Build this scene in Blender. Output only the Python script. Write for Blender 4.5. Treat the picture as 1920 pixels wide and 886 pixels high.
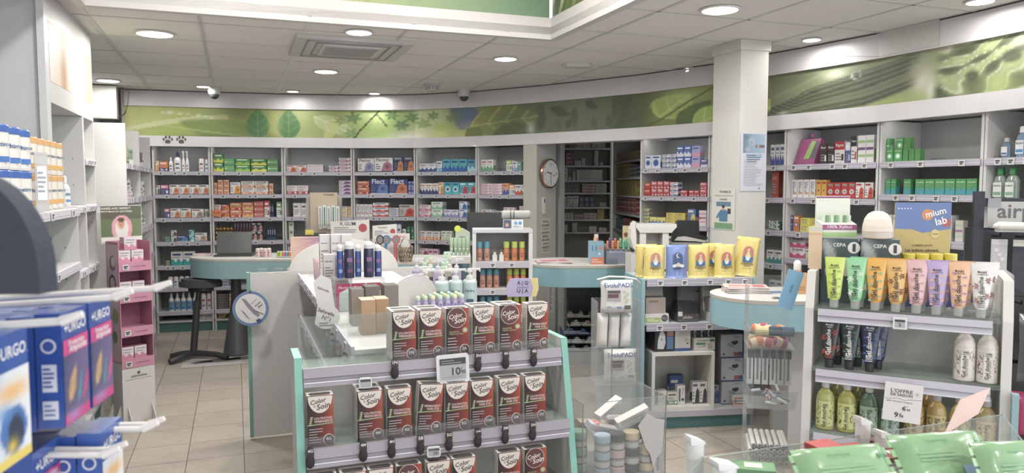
import bpy, math, random
import numpy as np
from mathutils import Vector, Matrix
for o in list(bpy.data.objects): bpy.data.objects.remove(o)
S = bpy.context.scene; COL = S.collection
rnd = random.Random(7)
# ------------------------------------------------------------------ camera
F = 1400.0; H = 1.65; TH = math.radians(3.8)
cam = bpy.data.objects.new('camera', bpy.data.cameras.new('camera')); COL.objects.link(cam)
cam.location = (0, 0, H); cam.rotation_euler = (math.pi/2-TH, 0, 0)
cam.data.sensor_width = 36; cam.data.lens = F/1920*36; cam.data.clip_start = 0.05
cam.data.dof.use_dof = True; cam.data.dof.focus_distance = 3.6; cam.data.dof.aperture_fstop = 5.6
S.camera = cam
S.view_settings.view_transform = 'Standard'; S.view_settings.look = 'None'
S.view_settings.exposure = 0.05; S.view_settings.gamma = 1.0; S.view_settings.use_curve_mapping = False
S.cycles.max_bounces = 8; S.cycles.diffuse_bounces = 4; S.cycles.transparent_max_bounces = 24
S.cycles.transmission_bounces = 6; S.cycles.caustics_reflective = False; S.cycles.caustics_refractive = False
S.cycles.sample_clamp_indirect = 4.0; S.cycles.use_denoising = True
# ------------------------------------------------------------------ light
AMB = 2.8; LAMP = 3.5
w = bpy.data.worlds.new('shop_daylight'); S.world = w; w.use_nodes = True
w.node_tree.nodes['Background'].inputs[0].default_value = (0.90, 0.93, 1.0, 1)
w.node_tree.nodes['Background'].inputs[1].default_value = AMB
CEIL = 2.72
RA = math.atan2(.347, .938)            # the room is turned 20.3 degrees
AX = (-.347, .938); BX = (.938, .347)
def AB(a, b): return (a*AX[0]+b*BX[0], a*AX[1]+b*BX[1])
def ray(x, y):
    u = (x-960)/F; v = (y-443)/F
    return (u, math.cos(TH)-v*math.sin(TH), -math.sin(TH)-v*math.cos(TH))
def at(x, y, Y):
    r = ray(x, y); k = Y/r[1]; return Vector((r[0]*k, Y, H+r[2]*k))
def atz(x, y, z):
    r = ray(x, y); k = (z-H)/r[2]; return Vector((r[0]*k, r[1]*k, z))
def zat(y, Y): return at(960, y, Y).z
def lamp(p, r, power, col=(1, .97, .93)):
    l = bpy.data.lights.new('downlight_lamp', 'AREA'); l.shape = 'DISK'; l.size = 2*r; l.energy = power*LAMP; l.color = col
    o = bpy.data.objects.new('downlight_lamp', l); COL.objects.link(o); o.location = p; return o
# ------------------------------------------------------------------ materials: colour comes from the print attribute 'Col'
def lin(c):
    if isinstance(c, str):
        c = c.lstrip('#'); c = [int(c[i:i+2], 16)/255 for i in (0, 2, 4)]
    g = .3*c[0]+.59*c[1]+.11*c[2]; c = [(.86*x+.14*g)*.87+.045 for x in c[:3]]  # veil of haze put into every colour: greyed, whites dimmed, blacks lifted
    return tuple((x/12.92 if x <= .04045 else ((x+.055)/1.055)**2.4) for x in c[:3])
MATS = {}
def mk(name, rough=.5, metal=0, coat=0, trans=0, clear=0, emit=0, noise=.04, nscale=30, bump=0, tint=None):
    m = bpy.data.materials.new(name); m.use_nodes = True; nt = m.node_tree; N = nt.nodes; L = nt.links
    b = N['Principled BSDF']
    at_ = N.new('ShaderNodeAttribute'); at_.attribute_name = 'Col'
    tc = N.new('ShaderNodeTexCoord'); nz = N.new('ShaderNodeTexNoise'); nz.inputs['Scale'].default_value = nscale
    L.new(tc.outputs['Object'], nz.inputs['Vector'])
    mr = N.new('ShaderNodeMapRange'); mr.inputs[3].default_value = 1-noise; mr.inputs[4].default_value = 1+noise
    L.new(nz.outputs[0], mr.inputs[0])
    mx = N.new('ShaderNodeVectorMath'); mx.operation = 'SCALE'
    L.new(at_.outputs['Color'], mx.inputs[0]); L.new(mr.outputs[0], mx.inputs['Scale'])
    L.new(mx.outputs[0], b.inputs['Base Color'])
    b.inputs['Roughness'].default_value = rough; b.inputs['Metallic'].default_value = metal
    b.inputs['Coat Weight'].default_value = coat
    if trans: b.inputs['Transmission Weight'].default_value = trans; b.inputs['IOR'].default_value = 1.4
    if emit:
        L.new(mx.outputs[0], b.inputs['Emission Color']); b.inputs['Emission Strength'].default_value = emit
    if bump:
        bp = N.new('ShaderNodeBump'); bp.inputs['Strength'].default_value = bump; bp.inputs['Distance'].default_value = .004
        L.new(nz.outputs[0], bp.inputs['Height']); L.new(bp.outputs[0], b.inputs['Normal'])
    if clear:
        tr = N.new('ShaderNodeBsdfTransparent'); ms = N.new('ShaderNodeMixShader')
        tm = N.new('ShaderNodeMix'); tm.data_type = 'RGBA'; tm.inputs[0].default_value = .10 if clear > .8 else .35; tm.inputs[6].default_value = (1, 1, 1, 1); L.new(at_.outputs['Color'], tm.inputs[7]); L.new(tm.outputs[2], tr.inputs[0])
        lw = N.new('ShaderNodeLayerWeight'); lw.inputs[0].default_value = .35
        m2 = N.new('ShaderNodeMapRange'); m2.inputs[3].default_value = 1-clear; m2.inputs[4].default_value = min(1, 1-clear+(.30 if clear > .8 else .45))
        L.new(lw.outputs['Facing'], m2.inputs[0]); L.new(m2.outputs[0], ms.inputs[0])
        L.new(tr.outputs[0], ms.inputs[1]); L.new(b.outputs[0], ms.inputs[2])
        L.new(ms.outputs[0], N['Material Output'].inputs[0])
    MATS[name] = m; return m
mk('card', .55); mk('gloss', .25, coat=.3); mk('plastic', .38, noise=.02); mk('matte', .85, noise=.06)
mk('metal', .3, metal=.9); mk('laminate', .42, noise=.02, nscale=6); mk('clear', .12, clear=.93, noise=0)
mk('film', .3, clear=.55, noise=0); mk('liquid', .12, clear=.35, noise=0, coat=.5); mk('glow', .4, emit=9, noise=0)
mk('tile', .8, noise=.05, nscale=60, bump=.15); mk('cloth', .9, noise=.1, nscale=80, bump=.4); mk('screen', .15, noise=0)
mk('foil', .22, metal=.55, noise=.08, nscale=50)
# ------------------------------------------------------------------ mesh builder
TXT = {}
def text_polys(s):
    if s in TXT: return TXT[s]
    c = bpy.data.curves.new('t', 'FONT'); c.body = s; c.size = 1; c.align_x = 'CENTER'; c.resolution_u = 2; c.offset = .016
    o = bpy.data.objects.new('t', c); me = bpy.data.meshes.new_from_object(o)
    vs = [tuple(v.co)[:2] for v in me.vertices]; fs = [tuple(p.vertices) for p in me.polygons]
    bpy.data.objects.remove(o); bpy.data.curves.remove(c); bpy.data.meshes.remove(me)
    if vs:
        x0 = min(v[0] for v in vs); x1 = max(v[0] for v in vs); y0 = min(v[1] for v in vs); y1 = max(v[1] for v in vs)
        W = max(x1-x0, 1e-6); vs = [((v[0]-(x0+x1)/2)/W, (v[1]-(y0+y1)/2)/W) for v in vs]; h = (y1-y0)/W
    else: h = 0
    TXT[s] = (vs, fs, h); return TXT[s]
class MB:
    def __init__(s): s.v = []; s.f = []; s.m = []; s.c = []; s.sm = []; s.M = Matrix.Identity(4)
    def add(s, vs, fs, col, mat='card', smooth=False):
        n = len(s.v)
        for p in vs: s.v.append(tuple(s.M @ Vector(p)))
        cols = col if isinstance(col, list) else None
        cl = None if cols else lin(col)
        for i, f in enumerate(fs):
            s.f.append([n+k for k in f]); s.m.append(mat); s.sm.append(smooth)
            s.c.append(cols[i] if cols else [cl]*len(f))
        return s
    def box(s, x0, x1, y0, y1, z0, z1, col='c8c6c4', mat='card', top=None):
        v = [(x0,y0,z0),(x1,y0,z0),(x1,y1,z0),(x0,y1,z0),(x0,y0,z1),(x1,y0,z1),(x1,y1,z1),(x0,y1,z1)]
        s.add(v, [(0,3,2,1),(0,1,5,4),(1,2,6,5),(2,3,7,6),(3,0,4,7)], col, mat)
        s.add(v, [(4,5,6,7)], top or col, mat); return s
    def prism(s, pts, z0, z1, col, mat='card', side=None, smooth=False):
        n = len(pts); v = [(p[0],p[1],z0) for p in pts]+[(p[0],p[1],z1) for p in pts]
        s.add(v, [tuple(range(n))[::-1], tuple(range(n, 2*n))], col, mat)
        s.add(v, [(i,(i+1)%n,(i+1)%n+n,i+n) for i in range(n)], side or col, mat, smooth); return s
    def yprism(s, pts, y0, y1, col, mat='card', side=None):      # outline in x,z extruded along y
        n = len(pts); v = [(p[0],y0,p[1]) for p in pts]+[(p[0],y1,p[1]) for p in pts]
        s.add(v, [tuple(range(n)), tuple(range(n, 2*n))[::-1]], col, mat)
        s.add(v, [(i,i+n,(i+1)%n+n,(i+1)%n) for i in range(n)], side or col, mat); return s
    def xprism(s, pts, x0, x1, col, mat='card', side=None):      # outline in y,z extruded along x
        n = len(pts); v = [(x0,p[0],p[1]) for p in pts]+[(x1,p[0],p[1]) for p in pts]
        s.add(v, [tuple(range(n))[::-1], tuple(range(n, 2*n))], col, mat)
        s.add(v, [(i,(i+1)%n,(i+1)%n+n,i+n) for i in range(n)], side or col, mat); return s
    def lathe(s, prof, col, mat='plastic', n=16, cx=0, cy=0, sx=1, sy=1, cols=None):
        v = []; k = len(prof)
        for r, z in prof:
            for i in range(n):
                a = 2*math.pi*i/n; v.append((cx+r*sx*math.cos(a), cy+r*sy*math.sin(a), z))
        for j in range(k-1):
            cc = cols[j] if cols else col
            s.add([v[j*n+i] for i in range(n)]+[v[(j+1)*n+i] for i in range(n)],
                  [(i,(i+1)%n,(i+1)%n+n,i+n) for i in range(n)], cc, mat, True)
        s.add(v[:n], [tuple(range(n))[::-1]], cols[0] if cols else col, mat)
        s.add(v[-n:], [tuple(range(n))], cols[-1] if cols else col, mat); return s
    def tube(s, pts, r, col, mat='plastic', n=8):
        pts = [Vector(p) for p in pts]; rings = []
        for i, p in enumerate(pts):
            d = (pts[min(i+1, len(pts)-1)]-pts[max(i-1, 0)]).normalized()
            up = Vector((0,0,1)) if abs(d.z) < .9 else Vector((1,0,0))
            a = d.cross(up).normalized(); b = d.cross(a)
            rr = r[i] if isinstance(r, (list, tuple)) else r
            rings.append([p+a*rr*math.cos(2*math.pi*k/n)+b*rr*math.sin(2*math.pi*k/n) for k in range(n)])
        v = [q for R_ in rings for q in R_]; fs = []
        for j in range(len(pts)-1):
            fs += [(j*n+k, (j+1)*n+k, (j+1)*n+(k+1)%n, j*n+(k+1)%n) for k in range(n)]
        s.add(v, fs, col, mat, True); s.add(rings[0], [tuple(range(n))], col, mat); s.add(rings[-1], [tuple(range(n))[::-1]], col, mat); return s
    def flat(s, pts, y, col, mat='card'):                        # print on a front face (x,z points), facing -y
        s.add([(p[0], y, p[1]) for p in pts], [tuple(range(len(pts)))], col, mat); return s
    def rect(s, x0, z0, x1, z1, y, col, mat='card'): return s.flat([(x0,z0),(x1,z0),(x1,z1),(x0,z1)], y, col, mat)
    def disc(s, cx, cz, r, y, col, mat='card', n=18, rz=None, a0=0, a1=2*math.pi):
        rz = rz or r; full = abs(a1-a0-2*math.pi) < 1e-6; k = n if full else n+1
        return s.flat([(cx+r*math.cos(a0+(a1-a0)*i/n), cz+rz*math.sin(a0+(a1-a0)*i/n)) for i in range(k)], y, col, mat)
    def text(s, t, cx, cz, w, y, col, mat='card', rot=0, h=None, slant=0):
        vs, fs, hh = text_polys(t)
        if not vs: return s
        kz = w if h is None or hh == 0 else h/hh
        c_, s_ = math.cos(rot), math.sin(rot); P = []
        for a, b in vs:
            X = a*w+slant*b*kz; Z = b*kz; P.append((cx+X*c_-Z*s_, y, cz+X*s_+Z*c_))
        s.add(P, fs, col, mat); return s
    def lines(s, x0, z0, x1, z1, y, n, col='555555', seed=1, fill=.45):
        r = random.Random(seed)
        for i in range(n):
            zz = z1-(z1-z0)*(i+.5)/n; hh = (z1-z0)/n*fill/2
            s.rect(x0, zz-hh, x0+(x1-x0)*r.uniform(.55, 1), zz+hh, y, col)
        return s
    def grid(s, fn, nx, nz, x0, x1, z0, z1, y, mat='card'):      # printed picture: fn(u,v)->srgb
        cs = [[lin(fn(i/nx, j/nz)) for i in range(nx+1)] for j in range(nz+1)]
        n = len(s.v)
        for j in range(nz+1):
            for i in range(nx+1):
                s.v.append(tuple(s.M @ Vector((x0+(x1-x0)*i/nx, y, z0+(z1-z0)*j/nz))))
        for j in range(nz):
            for i in range(nx):
                a = j*(nx+1)+i
                s.f.append([n+a, n+a+1, n+a+nx+2, n+a+nx+1]); s.m.append(mat); s.sm.append(False)
                s.c.append([cs[j][i], cs[j][i+1], cs[j+1][i+1], cs[j+1][i]])
        return s
    def mesh(s, name):
        me = bpy.data.meshes.new(name); me.from_pydata(s.v, [], s.f)
        keys = []
        for k in s.m:
            if k not in keys: keys.append(k)
        for k in keys: me.materials.append(MATS[k])
        idx = {k: i for i, k in enumerate(keys)}
        me.polygons.foreach_set('material_index', [idx[k] for k in s.m])
        me.polygons.foreach_set('use_smooth', s.sm)
        ca = me.color_attributes.new('Col', 'FLOAT_COLOR', 'CORNER')
        fl = []
        for c in s.c:
            for q in c: fl += [q[0], q[1], q[2], 1.0]
        ca.data.foreach_set('color', fl); me.update(); return me
    def build(s, name, parent=None, label=None, cat=None, group=None, loc=(0,0,0), rz=0, kind=None):
        return inst(name, s.mesh(name), parent, label, cat, group, loc, rz, kind)
USED = {}
def tag(o, label=None, cat=None, group=None, kind=None):
    if label:
        o['label'] = label
        if cat: USED.setdefault(label, []).append(o)
    if cat: o['category'] = cat
    if group: o['group'] = group
    if kind: o['kind'] = kind
    return o
def inst(name, me, parent=None, label=None, cat=None, group=None, loc=(0,0,0), rz=0, kind=None):
    o = bpy.data.objects.new(name, me); COL.objects.link(o); o.location = loc
    o.rotation_euler = rz if isinstance(rz, tuple) else (0, 0, rz)
    if parent: o.parent = parent
    return tag(o, label, cat, group, kind)
def thing(name, label, cat, loc=(0,0,0), rz=0, group=None):
    return inst(name, None, None, label, cat, group, loc, rz)
def dup(root, loc, rz, label, group=None):
    r = root.copy(); COL.objects.link(r); r.location = loc; r.rotation_euler = rz if isinstance(rz, tuple) else (0, 0, rz)
    tag(r, label, r['category'], group or r.get('group'))
    for ch in list(root.children):
        c = ch.copy(); COL.objects.link(c); c.parent = r
        for g in list(ch.children):
            d = g.copy(); COL.objects.link(d); d.parent = c
    return r
def struct(mb, name, **k): return mb.build(name, kind='structure', **k)
# ------------------------------------------------------------------ printed pictures (numpy raster, used as vertex colours)
def hexrgb(h): h = h.lstrip('#'); return np.array([int(h[i:i+2], 16)/255 for i in (0, 2, 4)])
class Pic:
    def __init__(s, W, Hh, stops):
        s.W, s.H = W, Hh; s.X, s.Y = np.meshgrid(np.arange(W)+.5, np.arange(Hh)+.5)
        xs = [p[0] for p in stops]; cs = np.array([hexrgb(p[1]) for p in stops])
        s.a = np.stack([np.interp(s.X, xs, cs[:, i]) for i in range(3)], -1)
    def mix(s, m, col):
        m = np.clip(m, 0, 1)[..., None]; s.a = s.a*(1-m)+(hexrgb(col) if isinstance(col, str) else np.array(col))*m
    def blob(s, x, y, rx, ry, col, k=1.0, soft=1.0):
        d = ((s.X-x)/rx)**2+((s.Y-y)/ry)**2; s.mix(k*np.exp(-d*soft), col)
    def ell(s, x, y, rx, ry, col, k=1.0, e=1.2):
        d = np.sqrt(((s.X-x)/rx)**2+((s.Y-y)/ry)**2); s.mix(np.clip((1-d)*min(rx, ry)/e+.5, 0, 1)*k, col)
    def band(s, m, col): s.mix(m, col)
    def leaf(s, x, y, L, Wd, ang, col, vein=None, k=1.0, ribs=0, soft=1.5, tip=None):
        c, q = math.cos(ang), math.sin(ang); u = ((s.X-x)*c+(s.Y-y)*q)/L; v = (-(s.X-x)*q+(s.Y-y)*c)/Wd
        edge = np.where((u > 0) & (u < 1), np.sin(np.clip(u, 0, 1)*math.pi)**.8*(1.15-.5*u), 0)
        m = np.clip((edge-abs(v))*Wd/soft, 0, 1)*k*((u > 0) & (u < 1)); s.mix(m, col)
        if tip: s.mix(m*np.clip(u, 0, 1)*.8, tip)
        if vein:
            s.mix(m*np.clip(1.4-abs(v)*Wd/1.1, 0, 1)*.8, vein)
            if ribs: s.mix(m*np.clip(np.cos((u*ribs-abs(v)*1.2)*2*math.pi)*3-2, 0, 1)*.6, vein)
    def line(s, pts, wd, col, k=1.0):
        for (x0, y0), (x1, y1) in zip(pts, pts[1:]):
            dx, dy = x1-x0, y1-y0; t = np.clip(((s.X-x0)*dx+(s.Y-y0)*dy)/(dx*dx+dy*dy+1e-9), 0, 1)
            d = np.hypot(s.X-x0-t*dx, s.Y-y0-t*dy); s.mix(np.clip(wd-d+.5, 0, 1)*k, col)
    def fn(s):
        def g(u, v):
            i = min(s.W-1, max(0, int(u*(s.W-1)+.5))); j = min(s.H-1, max(0, int((1-v)*(s.H-1)+.5)))
            return tuple(s.a[j, i])
        return g
# ================================================================== SETTING
WHITE = 'd3d0ce'
# floor: wood-grained stone tiles, 0.33 m, laid along the room's axes
def floor_material():
    m = bpy.data.materials.new('grained_floor_tile'); m.use_nodes = True; nt = m.node_tree; N = nt.nodes; L = nt.links; b = N['Principled BSDF']
    tc = N.new('ShaderNodeTexCoord'); mp = N.new('ShaderNodeMapping'); mp.inputs['Location'].default_value = (-.014, -.2, 0)
    L.new(tc.outputs['Object'], mp.inputs[0])
    br = N.new('ShaderNodeTexBrick'); br.offset = 0; br.inputs['Scale'].default_value = 1; br.inputs['Brick Width'].default_value = .325
    br.inputs['Row Height'].default_value = .33; br.inputs['Mortar Size'].default_value = .0028; br.inputs['Mortar Smooth'].default_value = .3
    br.inputs['Color1'].default_value = (*lin('b0a597'), 1); br.inputs['Color2'].default_value = (*lin('a79c8e'), 1); br.inputs['Mortar'].default_value = (*lin('5c544b'), 1)
    L.new(mp.outputs[0], br.inputs[0])
    m2 = N.new('ShaderNodeMapping'); m2.inputs['Scale'].default_value = (9, 60, 1); L.new(tc.outputs['Object'], m2.inputs[0])
    nz = N.new('ShaderNodeTexNoise'); nz.inputs['Scale'].default_value = 1.6; nz.inputs['Detail'].default_value = 5; nz.inputs['Distortion'].default_value = 1.2
    L.new(m2.outputs[0], nz.inputs[0])
    mr = N.new('ShaderNodeMapRange'); mr.inputs[1].default_value = .3; mr.inputs[2].default_value = .7; mr.inputs[3].default_value = .82; mr.inputs[4].default_value = 1.1
    L.new(nz.outputs[0], mr.inputs[0])
    mx = N.new('ShaderNodeVectorMath'); mx.operation = 'SCALE'; L.new(br.outputs[0], mx.inputs[0]); L.new(mr.outputs[0], mx.inputs['Scale'])
    L.new(mx.outputs[0], b.inputs['Base Color']); b.inputs['Roughness'].default_value = .5
    bp = N.new('ShaderNodeBump'); bp.inputs['Strength'].default_value = .35; bp.inputs['Distance'].default_value = .004
    L.new(nz.outputs[0], bp.inputs['Height']); L.new(bp.outputs[0], b.inputs['Normal'])
    return m
MATS['floor'] = floor_material()
m = MB(); m.box(-4.2, 6.2, -2.5, 11.5, -.1, 0, 'b5aa9d', 'floor'); struct(m, 'floor', rz=RA)
# ceiling with 0.66 m grid and a raised light well
CO = (.9, 4.92, -.78, 2.11)     # a0,a1,b0,b1 of the well
m = MB(); a0, a1, b0, b1 = CO; T = 'f0ece7'
for (x0, x1, y0, y1) in ((-4.2, 6.2, a1, 11.5), (-4.2, 6.2, -2.5, a0), (-4.2, b0, a0, a1), (b1, 6.2, a0, a1)):
    m.box(x0, x1, y0, y1, CEIL, CEIL+.05, T, 'tile')
for k in range(-6, 9):
    bb = -.19+.66*k
    wd = .012 if k != -1 else .02
    for (y0, y1) in (((-2.5, 9.6),) if not (b0-.03 < bb < b1+.03) else ((-2.5, a0), (a1, 9.6))):
        m.box(bb-wd, bb+wd, y0, y1, CEIL-.004, CEIL+.002, 'd2cec9' if k != 1 else 'eeeae6', 'laminate')
for k in range(-10, 8):
    aa = 5.36+.66*k
    for (x0, x1) in (((-1.5, 5.2),) if not (a0-.03 < aa < a1+.03) else ((-1.5, b0), (b1, 5.2))):
        m.box(x0, x1, aa-.007, aa+.007, CEIL-.004, CEIL+.002, 'c6c1bc', 'laminate')
struct(m, 'ceiling', rz=RA)
# light well lining: white lower band, printed picture above
def well_pic(right=False):
    if right:
        p = Pic(300, 90, [(0, '4f6134'), (60, '6f7f3c'), (150, '8a9148'), (300, '59702f')])
        for i in range(40):
            p.leaf(i*9-10, 95, 95, 4, -1.1-(i % 5)*.08, ['b7b77e', '4b5a2d', 'd8d8bb', '7d8a42'][i % 4], k=.8)
        return p
    p = Pic(560, 90, [(0, '8a9a6a'), (150, 'a4ad72'), (330, '9aa86a'), (420, '86a072'), (560, '6f9474')])
    p.blob(300, 70, 60, 50, 'b9bd7e', .6); p.blob(440, 20, 70, 25, 'a9b06c', .5); p.blob(360, 60, 30, 60, '88b07a', .5)
    for i in range(7): p.leaf(30+i*55, 92, 90, 9, -1.3+.1*i, '7d9a62', k=.35)
    return p
m = MB()
m.box(b0-.06, b1+.06, a1, a1+.06, CEIL-.035, CEIL+.115, 'd6d1cf', 'laminate'); m.box(b1, b1+.06, a0, a1, CEIL-.035, CEIL+.115, 'd6d1cf', 'laminate')
m.box(b0-.06, b0, a0, a1, CEIL-.035, CEIL+.115, 'd6d1cf', 'laminate'); m.box(b0-.06, b1+.06, a0-.06, a0, CEIL-.035, CEIL+.115, 'd6d1cf', 'laminate')
m.grid(well_pic().fn(), 280, 45, b0, b1, CEIL+.115, CEIL+.75, a1+.02)
m.M = Matrix.Rotation(-math.pi/2, 4, 'Z')      # right-hand lining faces the well
m.grid(well_pic(True).fn(), 150, 45, -a1-.02, -a0, CEIL+.115, CEIL+.75, b1+.02)
m.M = Matrix.Identity(4)
m.box(b0-.06, b0-.01, a0, a1, CEIL+.115, CEIL+.75, 'a9b58a'); m.box(b0-.06, b1+.06, a0-.06, a0-.01, CEIL+.115, CEIL+.75, 'a9b58a')
m.box(b0-.08, b1+.08, a0-.08, a1+.08, CEIL+.75, CEIL+.8, 'd2cfca', 'laminate')
struct(m, 'trim_1', rz=RA)
# shelf-front line of the curved wall: (picture x, distance)
WL = [(240, 8.28), (290, 8.35), (397, 8.52), (533, 8.70), (662, 8.80), (780, 8.76), (895, 8.46), (1006, 8.02), (1100, 7.62), (1199, 7.22), (1330, 6.62), (1472, 5.95), (1645, 5.27), (1840, 4.58), (1990, 4.12), (2200, 3.6)]
def wpt(x, off=0.0):
    for (xa, da), (xb, db) in zip(WL, WL[1:]):
        if x <= xb or xb == 2200:
            pa = Vector(((xa-960)/F*da, da)); pb = Vector(((xb-960)/F*db, db)); u = (x-960)/F
            d = pb-pa; t = (u*pa.y-pa.x)/(d.x-u*d.y); p = pa+d*t; n = Vector((-d.y, d.x)).normalized()
            return p+n*off
def wnode(i, off):               # mitred offset of the wall line's corner i
    P = [Vector(((x-960)/F*d, d)) for x, d in WL]
    def nn(a, b): d = (b-a); return Vector((-d.y, d.x)).normalized()
    n1 = nn(P[i-1], P[i]) if i > 0 else nn(P[0], P[1]); n2 = nn(P[i], P[i+1]) if i < len(P)-1 else n1
    n = (n1+n2).normalized(); return P[i]+n*off/max(.5, n.dot(n1))
def wall_strip(name, off0, off1, z0, z1, col, i0=0, i1=None, mat='laminate'):
    i1 = len(WL)-1 if i1 is None else i1; m = MB()
    for i in range(i0, i1):
        q = [wnode(i, off0), wnode(i+1, off0), wnode(i+1, off1), wnode(i, off1)]
        m.prism([(p.x, p.y) for p in q], z0, z1, col, mat)
    return struct(m, name)
wall_strip('wall_back_left', .46, .56, 0, CEIL, 'b6b7b6', 0, 7, 'matte')
wall_strip('wall_back_right', .46, .56, 0, CEIL, 'b6b7b6', 9, None, 'matte')
wall_strip('trim_2', -.05, .02, 2.10, 2.215, 'd6d3d6'); wall_strip('trim_3', -.03, .02, 2.54, CEIL-.012, 'cdc9cb')
wall_strip('trim_4', -.015, .02, CEIL-.012, CEIL, '55504c')
wall_strip('ceiling_soffit', .02, .46, 2.12, 2.15, 'c8c6c5')
# printed band of foliage
def mural():
    P = Pic(850, 56, [(0, 'd2d77c'), (60, 'c4d070'), (110, 'a4b35f'), (150, 'a9b86a'), (200, 'b9c77c'), (240, 'a7b568'), (270, 'b4c87c'), (300, 'b6d07a'), (320, '9cbf63'),
        (345, 'cfdc9a'), (372, 'cfd99e'), (385, 'b8c67c'), (440, '8d9a62'), (468, '818f67'), (560, '83906c'), (612, '78866a'), (616, '66764e'), (660, '6f7f4a'), (672, '97a552'), (725, 'a0b058'),
        (726, '8b9468'), (760, '8e9a6a'), (800, '75825a'), (850, 'b9c77d')])
    X, Y = P.X, P.Y                                   # column = (picture x - 240)/2, row from the top
    P.band(np.clip((48-(X-10)*.28-Y)/8, 0, 1)*(X < 130)*.0, 'ffffff')
    top = 38-24*np.sin(np.clip((X-2)/150, 0, 1)*math.pi*.62)          # big leaf blade with dew drops
    P.band(((Y > top) & (Y < top+8+X*.02) & (X < 118))*.65, 'e3e6b8'); P.band(((Y > top+8) & (X < 135))*.55, 'a8bf55')
    P.leaf(60, 26, 160, 26, .33, '7d9a48', k=.55, soft=5); P.line([(40, 34), (150, 54)], 1, 'd4e09a', .6); P.blob(105, 58, 40, 8, '5f6b38', .7)
    for x, y, r in ((52, 12, 4), (63, 14, 3), (72, 14, 2), (84, 16, 3), (92, 18, 2), (99, 20, 2), (44, 13, 2)): P.blob(x, y, r, r*.8, 'eef2d8', .9)
    P.blob(125, 10, 28, 12, '8c9250', .6)
    for x in (151, 186): P.leaf(x, 58, 58, 15, -math.pi/2, '5f9a58', '8fc07a', .9, 4)
    P.leaf(214, 14, 60, 16, .6, 'cfdc9a', 'e8efca', .7, 4); P.blob(171, 30, 8, 30, 'd9de86', .6); P.leaf(226, 60, 50, 8, -1.2, 'd7dc86', k=.7)
    r = random.Random(3)
    def maple(x, y, s_, col, k=.85):
        a_ = r.uniform(0, 1.2)
        for j in range(6): P.leaf(x, y, s_, s_*.28, a_+j*1.05, col, k=k)
    for x, y, s_, c in ((262, 16, 13, '6f9450'), (245, 22, 10, '8fae5e'), (275, 34, 12, 'a8cf5c'), (290, 18, 12, 'c7dd84'), (296, 44, 13, 'a9cc62'), (310, 12, 11, '5c8548'), (258, 44, 12, '84ad5a'),
                        (322, 30, 12, '5d8650'), (335, 16, 12, '6e9c53'), (350, 28, 13, '97bf60'), (345, 44, 14, 'd9e588'), (362, 14, 10, '7fa35d'), (372, 36, 13, 'c3d76a'), (384, 20, 9, '86a85c')): maple(x, y, s_, c)
    P.line([(295, 2), (282, 22), (270, 38), (262, 54)], 1, '4a4a38'); P.line([(290, 8), (298, 22), (304, 32)], .8, '4a4a38')
    P.blob(335, 54, 26, 14, 'f4f2e6', 1, .8); P.blob(370, 50, 14, 10, 'e9ee8e', .9); P.blob(400, 50, 16, 12, 'e3e98c', .8)
    P.band(np.clip((18-abs(X-404-(Y-24)*.3))/6, 0, 1)*(Y < 40)*.9, '7385a8'); P.blob(404, 24, 7, 16, '6580bf', .8); P.blob(392, 16, 7, 10, '7fa070', .7)
    P.leaf(406, 34, 80, 34, -.12, 'a9b35c', 'd3d888', .95, 4, tip='7e8a55'); P.leaf(430, 58, 55, 20, -.3, '6d7b4b', k=.7); P.blob(404, 40, 10, 14, 'd8d97c', .5); P.leaf(402, 40, 24, 14, .7, '8d9b52', k=.9)
    P.blob(475, 44, 5, 12, 'dfe3d6', .9)
    P.blob(455, 34, 20, 20, '5f6d4a', .4)
    P.leaf(485, 4, 22, 10, 1.2, '6d7c58', k=.6)
    for x, y, L_, W_, a_, c_ in ((505, 12, 42, 10, .4, '5a6d4c'), (488, 50, 40, 10, -1.4, '64755a'), (548, 14, 36, 9, 1.55, '62745a'), (565, 6, 30, 9, .5, '596b4e'), (580, 30, 26, 8, 1.3, '6b7a5c'), (600, 52, 40, 8, -.6, '7c8f58'),
                                 (535, 48, 20, 8, -1.2, '5f7150'), (520, 30, 22, 9, 1.4, '6f8062'), (612, 50, 22, 8, -1.9, '5f7048')): P.leaf(x, y, L_, W_, a_, c_, k=.75, soft=3)
    for x, y in ((636, 18), (650, 34), (628, 40), (668, 12)): P.blob(x, y, 14, 12, '5a6b42', .6)
    P.leaf(626, 50, 60, 8, -1.15, '5c6b3f', k=.7)
    P.leaf(672, 40, 40, 22, -.8, 'b6cf5a', 'd9e69a', .9, 3); P.leaf(690, 58, 46, 16, -.9, '5f7a35', k=.8); P.leaf(702, 56, 44, 20, -.5, 'b9d65c', 'dcea9c', .95, 4); P.blob(690, 12, 20, 10, 'd5e28c', .6); P.line([(660, 56), (700, 20), (722, 4)], 1, '6c8040')
    # the part right of the pillar: a dark stem with fine ribs, then liquid swirls
    m1 = np.clip((Y-(44-(X-727)*.40))/6, 0, 1)*np.clip(((64-(X-727)*.20)-Y)/4, 0, 1)*(X > 727)*np.clip((800-X)/18, 0, 1)
    P.mix(m1, '64704f'); P.mix(m1*np.clip(np.cos((Y+(X-727)*.29)*1.45)*1.3-.3, 0, 1)*.55, '434d38')
    P.blob(752, 18, 14, 5, 'e6ead2', .5); P.blob(744, 56, 26, 6, 'a5b45e', .7); P.blob(775, 50, 24, 9, 'bccc7e', .8)
    P.blob(763, 25, 5, 4, 'f2f5ee', 1); P.line([(759, 22), (767, 25)], .8, '555f45')
    P.blob(802, 24, 14, 16, 'd9dcc2', .9); P.blob(800, 42, 5, 10, 'e8eadd', .8)
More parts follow.
